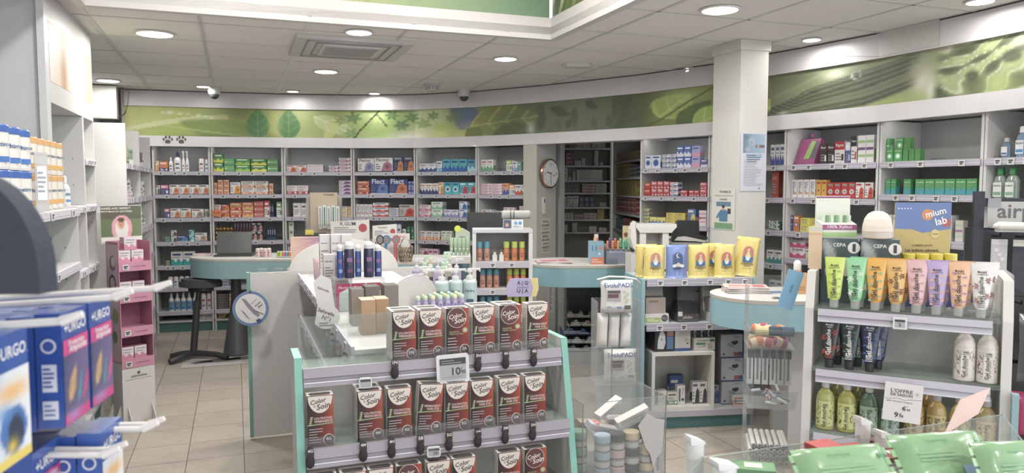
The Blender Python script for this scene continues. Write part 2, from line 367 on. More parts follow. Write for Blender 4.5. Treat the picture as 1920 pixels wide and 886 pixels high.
    for i in range(7):
        t = np.linspace(0, 1, 14); pts = [(806+i*2+34*q+5*math.sin(q*7+i), 8+i*4+26*q*math.sin(q*3.2+i*.8)) for q in t]
        P.line(pts, 1.6, ['4d5b3c', 'dfe6b6', '6f7d4e', 'eef0d4', '56623f', 'c7d493', '7d8a58'][i], .7)
    P.blob(824, 30, 9, 9, '56613f', .8); P.blob(846, 18, 10, 6, '6b7757', .8); P.blob(838, 42, 14, 8, 'c9d98c', .8); P.blob(848, 8, 12, 6, 'e4e9cd', .8)
    P.a = np.clip(P.a, 0, 1)**1.3*.97; P.a = .82*P.a+.18*P.a.mean(-1, keepdims=True)
    return P
def mural_right():
    P = Pic(270, 56, [(0, '8d966c'), (40, '969f72'), (90, '8a9468'), (133, '9fa97a'), (150, 'a9b382'), (200, 'a3b178'), (270, 'b6c08c')]); X, Y = P.X, P.Y; T = Y/56
    P.blob(30, 10, 40, 9, '7a8560', .6); P.blob(60, 12, 12, 6, 'd8dcc8', .8); P.line([(4, 30), (50, 8)], 1.5, 'a8b088', .5)
    lo = T > .5; P.mix(np.clip((X-40)/40, 0, 1)*np.clip((T-.6)*4, 0, 1)*(X < 150), 'a9ba6c'); P.blob(85, 54, 30, 6, 'bccb7c', .8); P.blob(118, 50, 22, 8, 'aebf72', .8)
    tu = np.interp(X, [0, 37, 87, 133, 150], [.75, .42, .20, .03, -.05]); tl = np.interp(X, [0, 87, 133, 150], [1.08, .95, .68, .55]); s_ = (T-tu)/(tl-tu)
    m = np.clip(s_*12, 0, 1)*np.clip((1-s_)*12, 0, 1)*np.clip((140-X)/14, 0, 1)
    P.mix(m, '6c7658'); P.mix(m*np.clip(np.sin(s_*2*math.pi*7)*1.4, 0, 1)*.75, '4a523c'); P.mix(m*np.clip(np.sin(s_*2*math.pi*7+3.3)*1.4-.5, 0, 1)*.5, '98a07c'); P.mix(m*np.exp(-((s_-.62)/.1)**2)*.5, 'a3ac84')
    P.ell(79, 17, 5.5, 5, 'c9cdc0', .9); P.ell(79, 15, 3.5, 2.6, '5c6650', .8); P.line([(74, 20), (84, 17)], .7, '4a523c'); P.line([(74, 22.5), (84, 20)], .7, '5a6250'); P.blob(12, 50, 5, 2, 'd8dccc', .8)
    P.blob(140, 32, 9, 14, 'dcdcc6', .95); P.blob(148, 44, 4, 12, 'e2e4d4', .9); P.blob(156, 46, 3, 10, '4a5636', .7); P.blob(136, 20, 8, 8, 'b9bd98', .8)
    U = 8*np.sin(X*.055+1.2)+6*np.sin(Y*.13+X*.02); V = Y+U; W_ = np.sin(V*.28+X*.085)+.5*np.sin(X*.16-Y*.22)
    mr = np.clip((X-146)/14, 0, 1)*np.clip((X*1.0-150+T*6)/10, 0, 1)
    P.mix(mr*np.clip(W_*.9, 0, 1)*.8, '56613f'); P.mix(mr*np.clip(-W_*.9-.1, 0, 1)*.8, 'cfd6a6'); P.mix(mr*np.clip(1-abs(W_)*3.2, 0, 1)*.8, 'e2e6c4'); P.mix(mr*np.exp(-((W_+1.0)/.25)**2)*.6, 'a6bf62')
    P.ell(222, 22, 9, 6, '5a6545', .8, 3); P.ell(186, 34, 6, 5, '4e5a3a', .8, 3); P.blob(212, 46, 26, 8, 'b4c873', .7); P.blob(235, 10, 14, 6, 'e0e2cc', .7)
    P.a = np.clip(P.a, 0, 1)**1.3*.97; P.a = .82*P.a+.18*P.a.mean(-1, keepdims=True); return P
m = MB(); fn = mural().fn(); fnr = mural_right().fn(); NX = 860; NZ = 28
xs = [240+(2010-240)*i/NX for i in range(NX+1)]
vv = []; cc = []
for i, x in enumerate(xs):
    p = wpt(x, -.005)
    for j in range(NZ+1):
        vv.append((p.x, p.y, 2.20+.35*j/NZ)); cc.append(lin(fnr((x-1441)/2/270, j/NZ) if x > 1441 else fn(float(np.interp((x-240)/2, [0,197,308,320,382,478,497,553,600,735,850], [0,240,390,404,480,660,672,725,727,800,849]))/849, j/NZ)))
fs = [(i*(NZ+1)+j, (i+1)*(NZ+1)+j, (i+1)*(NZ+1)+j+1, i*(NZ+1)+j+1) for i in range(NX) for j in range(NZ)]
m.add(vv, fs, [[cc[k] for k in f] for f in fs], 'card')
q0 = wpt(240); m.prism([(q0.x-.02, q0.y-.03), (q0.x, q0.y-.03), (q0.x, q0.y+.4), (q0.x-.02, q0.y+.4)], 2.10, CEIL, 'c9c6c4', 'laminate')
struct(m, 'trim_5')
# left wall, its fascia with a printed portrait, and the tall panel that ends it
m = MB(); m.box(-1.5, -1.40, -2.4, 9.75, 0, CEIL, 'c4c4c1', 'matte'); struct(m, 'wall_left', rz=RA)
m = MB(); m.box(-1.5, -.4, 9.72, 9.8, 0, CEIL, 'd0cfcb', 'matte'); struct(m, 'wall_back_corner', rz=RA)
m = MB(); m.box(-1.40, -.93, 4.62, 4.68, 0, CEIL, 'bfc3c8', 'laminate'); m.box(-.96, -.925, 4.60, 4.69, 0, CEIL, 'c9ccd0', 'laminate'); struct(m, 'wall_left_panel', rz=RA)
m = MB(); m.box(-1.40, -.93, 4.68, 6.02, 2.11, CEIL, 'cac9c9', 'laminate')
pp = Pic(120, 60, [(0, 'e0d3c8'), (22, 'd9c2b0'), (36, 'b98f6e'), (48, 'dfc5b2'), (70, 'ddd3c4'), (90, 'd6d6b0'), (100, 'bcc678'), (120, 'b2be6a')])
pp.blob(34, 36, 6, 26, 'a67a52', .8); pp.blob(28, 8, 9, 24, '8d8178', .5); pp.blob(60, 20, 12, 40, 'eadfd6', .6); pp.blob(18, 14, 10, 20, 'e3d2c6', .7)
pp.band(np.clip((pp.X-84-pp.Y*.28)/3, 0, 1)*.8, 'bccb72')
m.M = Matrix.Rotation(math.pi/2, 4, 'Z')
m.grid(pp.fn(), 60, 30, 4.72, 6.0, 2.225, 2.55, .929)
m.M = Matrix.Identity(4); struct(m, 'trim_6', rz=RA)
# service box with cable high in the far left corner
c = at(200, 192, 7.95)
t = thing('junction_box', 'white wall box with dangling cable high in the far left corner', 'electrical box', (c.x, c.y, c.z-.17), RA)
m = MB(); m.box(-.13, .10, -.06, .06, 0, .34, 'd9d7cf', 'plastic'); m.box(-.13, .10, -.066, -.06, .01, .33, 'e0ded6', 'plastic'); m.disc(.02, .25, .004, -.068, '777777'); m.build('box_housing', t)
m = MB(); m.tube([(.10,0,.32), (.16,0,.33), (.21,0,.28), (.20,0,.17), (.17,0,.06), (.08,0,0), (.04,0,.03)], .006, '4a4a48'); m.build('cable', t)
# ceiling fittings
def downlight(x, y, r, power, label, tilt=0):
    p = atz(x, y, CEIL)
    t = thing('ceiling_downlight', label, 'ceiling light', (p.x, p.y, CEIL), RA, 'downlights in the ceiling')
    m = MB(); n = 28
    m.lathe([(r*1.18, -.004), (r*1.16, -.010), (r*1.02, -.012), (r, -.004)], 'dedbd7', 'plastic', n); m.build('trim_ring', t)
    m = MB(); m.lathe([(r*.99, -.005), (r*.9, -.013), (r*.5, -.015)], 'fffaf2', 'glow', n); m.build('diffuser', t)
    lamp((p.x, p.y, CEIL-.03), r, power)
downlight(290, 62, .115, 7, 'largest round downlight at the far left, brightest over the aisle')
downlight(673, 59, .085, 5, 'round downlight just before the air conditioning cassette')
downlight(1350, 17, .105, 7, 'large round downlight nearest the top, left of the duct cover')
downlight(948, 109, .09, 6, 'round downlight below the corner of the raised light well')
downlight(611, 133, .10, 6, 'round downlight just behind the air conditioning cassette')
downlight(203, 150, .10, 2.5, 'glaring downlight above the white box in the left corner')
downlight(381, 161, .065, .9, 'small downlight beside the left dome camera')
downlight(549, 170, .06, .9, 'small downlight close to the back wall, between two dome cameras')
downlight(702, 174, .06, .9, 'tiny downlight nearest the middle of the back wall')
downlight(1522, 73, .06, 1.2, 'tilted spotlight just left of the duct cover')
downlight(1296, 127, .06, 1.2, 'small spotlight left of the square pillar')
downlight(1838, 1, .07, 1.2, 'spotlight cut by the top edge above the right mural')
# lamps of the front half of the shop, behind the camera's back
for i, (a, b) in enumerate(((-.8, -.2), (-.8, 2.6), (.5, 3.2), (2.2, 3.3), (-.4, 1.2))):
    X, Y = AB(a, b); t = thing('ceiling_downlight', 'round downlight over the front of the shop', 'ceiling light', (X, Y, CEIL), RA, 'downlights over the shop front')
    m = MB(); m.lathe([(.13, -.004), (.12, -.012), (.105, -.004)], 'dedbd7', 'plastic', 24); m.build('trim_ring', t)
    m = MB(); m.lathe([(.104, -.005), (.05, -.014)], 'fffaf2', 'glow', 24); m.build('diffuser', t); lamp((X, Y, CEIL-.03), .11, 4)
# unseen lamps added in the top of the light well to brighten the room
for a, b in ((1.9, .0), (1.9, 1.4), (3.7, .0), (3.7, 1.4)):
    X, Y = AB(a, b); t = thing('ceiling_downlight', 'unseen round downlight added in the top of the raised light well', 'ceiling light', (X, Y, CEIL+.75), RA, 'added downlights in the light well')
    m = MB(); m.lathe([(.13, -.001), (.12, -.012), (.105, -.004)], 'dedbd7', 'plastic', 24); m.build('trim_ring', t)
    m = MB(); m.lathe([(.104, -.005), (.05, -.014)], 'fffaf2', 'glow', 24); m.build('diffuser', t); lamp((X, Y, CEIL+.72), .11, 9.5)
# unseen area lights behind the fascia, without fixtures, light the shelves
for (xa, xb) in ((290, 520), (530, 770), (780, 1000), (1200, 1330), (1480, 1640), (1650, 1840)):
    pa, pb = wpt(xa, .03), wpt(xb, .03); d = pb-pa
    l = bpy.data.lights.new('shelf_area_light', 'AREA'); l.shape = 'RECTANGLE'; l.size = d.length*.9; l.size_y = .05; l.energy = 2.6*d.length*LAMP/8; l.color = (1, .97, .95)
    o = bpy.data.objects.new('shelf_area_light', l); COL.objects.link(o); q = (pa+pb)/2; n = Vector((-d.y, d.x)).normalized(); o.location = (q.x+n.x*.02, q.y+n.y*.02, 2.118)
    o.rotation_euler = (math.radians(18), 0, math.atan2(d.y, d.x))
# air conditioning cassette
p = atz(655, 88, CEIL); t = thing('ceiling_cassette', 'square white air conditioning cassette set in the ceiling', 'air conditioner', (p.x, p.y, CEIL), RA)
m = MB(); m.box(-.42, .42, -.40, .40, -.03, -.001, 'c9c6c2', 'plastic'); m.build('panel', t)
m = MB()
for s_ in (.34, .27):
    for q in ((-s_, s_, -s_, -s_+.012), (-s_, s_, s_-.012, s_), (-s_, -s_+.012, -s_, s_), (s_-.012, s_, -s_, s_)): m.box(*q, -.036, -.030, '8e8b88', 'plastic')
m.build('air_outlet', t)
m = MB(); m.box(-.22, .22, -.22, .22, -.04, -.030, 'd2cfcb', 'plastic')
for i in range(14): m.box(-.19, .19, -.19+.027*i, -.178+.027*i, -.043, -.040, 'a19e9a', 'plastic')
m.build('intake_grille', t)
for x, y, lb in ((402, 168, 'white dome camera under the ceiling above the paw prints'), (870, 178, 'white dome camera on the fascia in the middle of the back wall')):
    p = at(x, y, 8.15 if x < 500 else 8.35)
    t = thing('dome_camera', lb, 'security camera', (p.x, p.y, CEIL-.001), 0, None)
    m = MB(); m.lathe([(.065, 0), (.065, -.05), (.055, -.075)], 'd5d3d0', 'plastic', 20); m.build('camera_housing', t)
    m = MB(); m.lathe([(.052, -.072), (.045, -.10), (.025, -.12), (.005, -.125)], '3a3a3e', 'gloss', 20); m.build('camera_lens', t)
p = atz(810, 158, CEIL); m = MB(); m.lathe([(.09, -.001), (.09, -.02), (.065, -.03), (.062, -.055), (.05, -.07), (.004, -.072)], 'c3bfbb', 'plastic', 22)
for i in range(10): m.box(.062*math.cos(i*.628)-.004, .062*math.cos(i*.628)+.004, .062*math.sin(i*.628)-.004, .062*math.sin(i*.628)+.004, -.055, -.03, '7d7a77', 'plastic')
m.build('smoke_detector', None, 'round ribbed smoke detector on the ceiling left of the middle dome camera', 'smoke detector', loc=(p.x, p.y, CEIL))
p = atz(1082, 119, CEIL); m = MB(); m.prism([(-.1,-.055), (.1,-.055), (.13,-.02), (.13,.02), (.1,.055), (-.1,.055), (-.13,.02), (-.13,-.02)], -.035, -.001, 'cdc9c3', 'plastic')
m.build('emergency_light', None, 'flat beige oblong fitting on the ceiling right of the middle downlight', 'ceiling fitting', loc=(p.x, p.y, CEIL), rz=.1)
# sloping duct cover on the right
P = [atz(1540, 97, CEIL-.001), atz(1733, 47, CEIL-.001), None, None]
def on_wall(x, y, off=-.034):
    p = wpt(x, off); r = ray(x, y); return Vector((p.x, p.y, H+r[2]/r[1]*p.y))
g1 = on_wall(1755, 84); g0 = on_wall(1648, 106); h0 = on_wall(1545, 105)
m = MB(); up = [Vector((q.x, q.y, CEIL-.002)) for q in (h0, g0, g1)]
V = [P[0], P[1], g1, g0, up[1], up[2], h0]
m.add([tuple(q) for q in V], [(0,6,3,), (0,3,2,1), (1,2,5), (0,1,5,4), (3,4,5,2), (0,4,3)], 'c6c2be', 'laminate'); struct(m, 'trim_7')
# square pillar
Ppl = at(1390, 78, 5.5); Ppl = Vector((Ppl.x, 5.5, 0))
PIL = thing('pillar', None, None, (Ppl.x, Ppl.y, 0), RA); PIL['kind'] = 'structure'; PIL.name = 'trim_8'
m = MB(); m.box(0, .245, 0, .33, 0, CEIL-.07, 'cfccc6', 'laminate'); m.box(-.012, .257, -.012, .342, CEIL-.075, CEIL-.002, 'd3d0ca', 'laminate')
m.disc(.1, 2.37, .004, -.001, '8a8782'); m.build('pillar_casing', PIL)
# dispensary behind the doorway
pL, pR = wpt(1006, .0), wpt(1199, .0)
m = MB(); m.box(-3.0, 3.6, 10.55, 10.65, 0, CEIL, 'a9a69b', 'matte'); struct(m, 'wall_dispensary')
cl = Vector((.262, 7.97)); cd = Vector((.6, .8))
m = MB(); q = [cl, cl+cd*.37, cl+cd*.37+Vector((-.14, .1)), cl+Vector((-.14, .1))]; m.prism([(v.x, v.y) for v in q], 0, 2.16, 'b9b7ab', 'laminate'); struct(m, 'wall_clock_jamb')
# ================================================================== PRODUCT BUILDERS (front faces -y, base at z 0, centred on x, body behind y 0)
ORD = ['first', 'second', 'third', 'fourth', 'fifth', 'sixth', 'seventh', 'eighth', 'ninth', 'tenth', 'eleventh', 'twelfth', 'thirteenth', 'fourteenth', 'fifteenth', 'sixteenth', 'seventeenth', 'eighteenth']
MC = {}
def dark(c, k): r = hexrgb(c)*k; return tuple(np.clip(r, 0, 1))
def art(m, st, w, h, c1, c2, c3, txt, y=-.0006, seed=0):
    r = random.Random(seed); W = w*.5
    R = lambda u0, v0, u1, v1, col, k=0: m.rect(-W+u0*w, v0*h, -W+u1*w, v1*h, y-k*.0004, col)
    if st == 'band':       # coloured foot band, title, text lines
        R(0, 0, 1, .33, c2); m.lines(-W+.1*w, .40*h, -W+.75*w, .62*h, y, 3, '77777c', seed)
        if txt: m.text(txt, 0, .80*h, w*.72, y, c3)
        else: R(.1, .73, .8, .86, c3)
        m.disc(-W+.82*w, .17*h, min(w, h)*.11, y-.0004, 'f2f0ee', n=10); m.lines(-W+.08*w, .06*h, -W+.6*w, .26*h, y-.0004, 2, 'eeeeee', seed+1)
    elif st == 'top':      # coloured head
        R(0, .62, 1, 1, c2); m.lines(-W+.1*w, .1*h, -W+.8*w, .5*h, y, 3, '7f7f85', seed)
        if txt: m.text(txt, 0, .81*h, w*.8, y-.0004, 'f4f2f0')
        else: R(.1, .74, .75, .88, 'eeeeee', 1)
        R(.68, .12, .92, .42, c3)
    elif st == 'pic':      # picture patch
        if txt: m.text(txt, -.05*w, .86*h, w*.7, y, c3)
        else: R(.06, .8, .7, .92, c3)
        m.flat([(-W+.35*w, .04*h), (-W+.96*w, .04*h), (-W+.96*w, .55*h), (-W+.72*w, .74*h), (-W+.5*w, .6*h)], y, c2)
        m.disc(-W+.7*w, .36*h, min(w, h)*.16, y-.0004, dark(c2, .75), n=10); m.lines(-W+.06*w, .15*h, -W+.34*w, .6*h, y, 3, '66666c', seed); R(0, 0, 1, .06, c3)
    elif st == 'wave':
        n = 9; up = [(-W+w*i/n, h*(.36+.13*math.sin(i*1.4+seed))) for i in range(n+1)]
        m.flat([(-W, 0), (W, 0)]+up[::-1], y, c2)
        if txt: m.text(txt, 0, .8*h, w*.75, y, c3)
        else: R(.12, .72, .82, .86, c3)
        m.lines(-W+.1*w, .52*h, -W+.8*w, .64*h, y, 1, '88888c', seed)
    elif st == 'side':     # writing up the side
        if txt: m.text(txt, -W+.38*w, .55*h, h*.7, y, c3, rot=math.pi/2, h=w*.34)
        else: R(.2, .15, .42, .85, c3)
        m.disc(-W+.72*w, .25*h, w*.2, y, c2, n=10); m.lines(-W+.6*w, .5*h, -W+.9*w, .9*h, y, 4, '88888c', seed)
    elif st == 'stripe':
        for i in range(3): R(.06, .2+.26*i, .94, .3+.26*i, [c2, c3, c2][i])
        if txt: m.text(txt, 0, .5*h, w*.6, y-.0004, 'ffffff')
        m.disc(-W+.14*w, .5*h, min(w, h)*.16, y-.0004, c3, n=10)
    elif st == 'dot':      # round badge in the middle
        m.disc(0, .42*h, min(w, h)*.32, y, c2, n=16); m.disc(0, .42*h, min(w, h)*.2, y-.0004, c3, n=12)
        if txt: m.text(txt, 0, .84*h, w*.7, y, c3)
        else: R(.15, .78, .85, .9, c3)
    elif st == 'plain':
        if txt: m.text(txt, -.08*w, .74*h, w*.62, y, c3)
        else: R(.1, .68, .6, .8, c3)
        m.lines(-W+.1*w, .14*h, -W+.85*w, .55*h, y, 4, '8a8a90', seed)
def pack(name, w, h, d, base, st='band', c2='c04040', c3='333a5c', txt='', seed=0, side=None, top=None):
    key = (name, round(w, 3), round(h, 3), round(d, 3), base, st, c2, c3, txt, seed)
    if key in MC: return MC[key]
    m = MB(); m.box(-w/2, w/2, 0, d, 0, h, base, 'card', top=top or base)
    c2 = c2 or base; c3 = c3 or base
    m.add([(w/2+.0005, .004, .1*h), (w/2+.0005, d*.9, .1*h), (w/2+.0005, d*.9, .5*h), (w/2+.0005, .004, .5*h)], [(0,1,2,3)], c2)
    m.add([(-w/2-.0005, .004, .1*h), (-w/2-.0005, d*.9, .1*h), (-w/2-.0005, d*.9, .5*h), (-w/2-.0005, .004, .5*h)], [(3,2,1,0)], c2)
    if st: art(m, st, w, h, base, c2, c3, txt, seed=seed)
    MC[key] = m.mesh(name); return MC[key]
def lbl(m, w, h, z0, z1, r, col, c2, c3, txt, n=9, spread=1.1, y0=0):      # label wrapped round a bottle of radius r whose axis is at y=y0
    v = []
    for i in range(n+1):
        a = -math.pi/2-spread+2*spread*i/n; v += [((r+.0006)*math.cos(a), y0+(r+.0006)*math.sin(a), z0), ((r+.0006)*math.cos(a), y0+(r+.0006)*math.sin(a), z1)]
    m.add(v, [(2*i, 2*i+2, 2*i+3, 2*i+1) for i in range(n)], col, 'gloss', True)
    zc = (z0+z1)/2; hh = z1-z0
    m.rect(-r*.5, z0+.15*hh, r*.5, z0+.32*hh, y0-r-.0016, c2)
    if txt: m.text(txt, 0, z0+.68*hh, r*1.3, y0-r-.0016, c3)
    else: m.rect(-r*.55, z0+.6*hh, r*.45, z0+.78*hh, y0-r-.0016, c3)
def bottle(name, kind, w, h, body, cap, l1='e8e8e8', l2='335599', l3='c03040', txt='', seed=0):
    key = (name, kind, round(w, 3), round(h, 3), body, cap, l1, l2, l3, txt)
    if key in MC: return MC[key]
    m = MB(); r = w/2
    if kind == 'trigger':
        m.lathe([(r*.96, 0), (r, .01*h), (r, .40*h), (r*.85, .52*h), (r*.34, .66*h), (r*.3, .74*h)], body, 'plastic', 14, cy=r)
        lbl(m, w, h, .06*h, .36*h, r, l1, l2, l3, txt, y0=r)
        m.lathe([(r*.4, .74*h), (r*.4, .80*h), (r*.3, .83*h)], cap, 'plastic', 12, cy=r)
        m.yprism([(-r*.5, .83*h), (r*.3, .83*h), (r*.42, .90*h), (r*.3, h), (-r*.3, h), (-r*1.0, .97*h), (-r*1.0, .92*h), (-r*.5, .90*h)], r*.7, r*1.3, cap, 'plastic')
        m.yprism([(-r*.35, .83*h), (-r*.55, .84*h), (-r*.85, .74*h), (-r*.7, .73*h)], r*.85, r*1.15, cap, 'plastic')
    elif kind == 'spray':
        m.lathe([(r*.95, 0), (r, .01*h), (r, .58*h), (r*.7, .68*h), (r*.35, .74*h)], body, 'plastic', 14, cy=r)
        lbl(m, w, h, .06*h, .52*h, r, l1, l2, l3, txt, y0=r); m.lathe([(r*.42, .74*h), (r*.45, .76*h), (r*.4, .97*h), (r*.1, h)], cap, 'plastic', 12, cy=r)
    elif kind == 'pump':
        m.lathe([(r*.95, 0), (r, .015*h), (r, .66*h), (r*.9, .70*h), (r*.42, .72*h)], body, 'plastic', 18, cy=r)
        lbl(m, w, h, .05*h, .62*h, r, l1, l2, l3, txt, y0=r); m.lathe([(r*.5, .72*h), (r*.5, .80*h), (r*.25, .82*h), (r*.22, .90*h), (r*.45, .905*h), (r*.45, .96*h)], cap, 'plastic', 14, cy=r)
        m.box(-r*.3, r*1.5, r*.7, r*1.3, .955*h, h, cap, 'plastic'); m.box(r*1.3, r*1.5, r*.75, r*1.25, .92*h, .955*h, cap, 'plastic')
    elif kind == 'can':
        m.lathe([(r*.95, 0), (r, .012*h), (r, .86*h), (r*.9, .89*h)], body, 'gloss', 14, cy=r); lbl(m, w, h, .08*h, .8*h, r, l1, l2, l3, txt, y0=r)
        m.lathe([(r*.86, .885*h), (r*.86, .97*h), (r*.75, h)], cap, 'plastic', 14, cy=r)
    elif kind == 'dome':   # stick bottle with rounded cap
        m.lathe([(r*.92, 0), (r*.98, .01*h), (r, .4*h), (r*.95, .8*h)], body, 'gloss', 16, cy=r); lbl(m, w, h, .06*h, .7*h, r*.985, l1, l2, l3, txt, y0=r)
        m.lathe([(r*.94, .8*h), (r*.94, .9*h), (r*.75, .96*h), (r*.4, .993*h), (r*.05, h)], cap, 'plastic', 16, cy=r)
    elif kind == 'flask':  # mouthwash
        m.lathe([(r*.95, 0), (r, .015*h), (r, .62*h), (r*.8, .72*h), (r*.4, .78*h), (r*.38, .8*h)], body, 'liquid', 16, cy=r*.7, sy=.7); m.rect(-r*.7, .1*h, r*.7, .55*h, -.002, l1, 'gloss'); m.rect(-r*.6, .15*h, r*.6, .25*h, -.0028, l2)
        if txt: m.text(txt, 0, .45*h, r*1.15, -.0028, l3)
        m.lathe([(r*.55, .79*h), (r*.5, .97*h), (r*.45, h)], cap, 'plastic', 14, cy=r*.7)
    elif kind == 'tin':
        m.lathe([(r*.97, 0), (r, .012*h), (r, .30*h), (r*.985, .31*h), (r*.985, .33*h), (r, .34*h), (r, .58*h), (r*.985, .59*h), (r*.985, .61*h), (r, .62*h), (r, .83*h)], body, 'gloss', 22, cy=r)
        m.lathe([(r*1.02, .83*h), (r*1.03, .97*h), (r*.96, h)], cap, 'plastic', 22, cy=r)
        lbl(m, w, h, .05*h, .8*h, r, l1, l2, l3, txt, y0=r, n=12)
    elif kind == 'jar':
        m.lathe([(r*.9, 0), (r*.95, .03*h), (r*.95, .6*h)], body, 'gloss', 18, cy=r); lbl(m, w, h, .08*h, .56*h, r*.95, l1, l2, l3, txt, y0=r)
        m.lathe([(r, .6*h), (r, .97*h), (r*.93, h)], cap, 'plastic', 20, cy=r)
    elif kind == 'tube':   # tube standing on its cap
        n = 14; prof = [(.0, .48, .48), (.06, .9, .62), (.8, 1.0, .30), (1.0, 1.08, .03)]; z0 = .17*h; rings = []
        m.lathe([(r*.62, 0), (r*.66, .01*h), (r*.66, .155*h), (r*.5, z0)], cap, 'plastic', 16, cy=r*.6)
        for (t_, a, b) in prof: rings.append([(r*a*math.cos(2*math.pi*k/n), r*.6+r*b*math.sin(2*math.pi*k/n), z0+(h-z0)*t_) for k in range(n)])
        v = [p for R_ in rings for p in R_]
        m.add(v, [(j*n+k, j*n+(k+1)%n, (j+1)*n+(k+1)%n, (j+1)*n+k) for j in range(3) for k in range(n)], body, 'gloss', True); m.add(rings[-1], [tuple(range(n))], body, 'gloss')
        if txt: m.text(txt, 0, .62*h, .4*h, r*.6-r*.62*.9, l3, rot=math.pi/2, h=w*.2)
        m.rect(-r*.5, .3*h, r*.5, .38*h, r*.6-r*.60, l2)
    MC[key] = m.mesh(name); return MC[key]
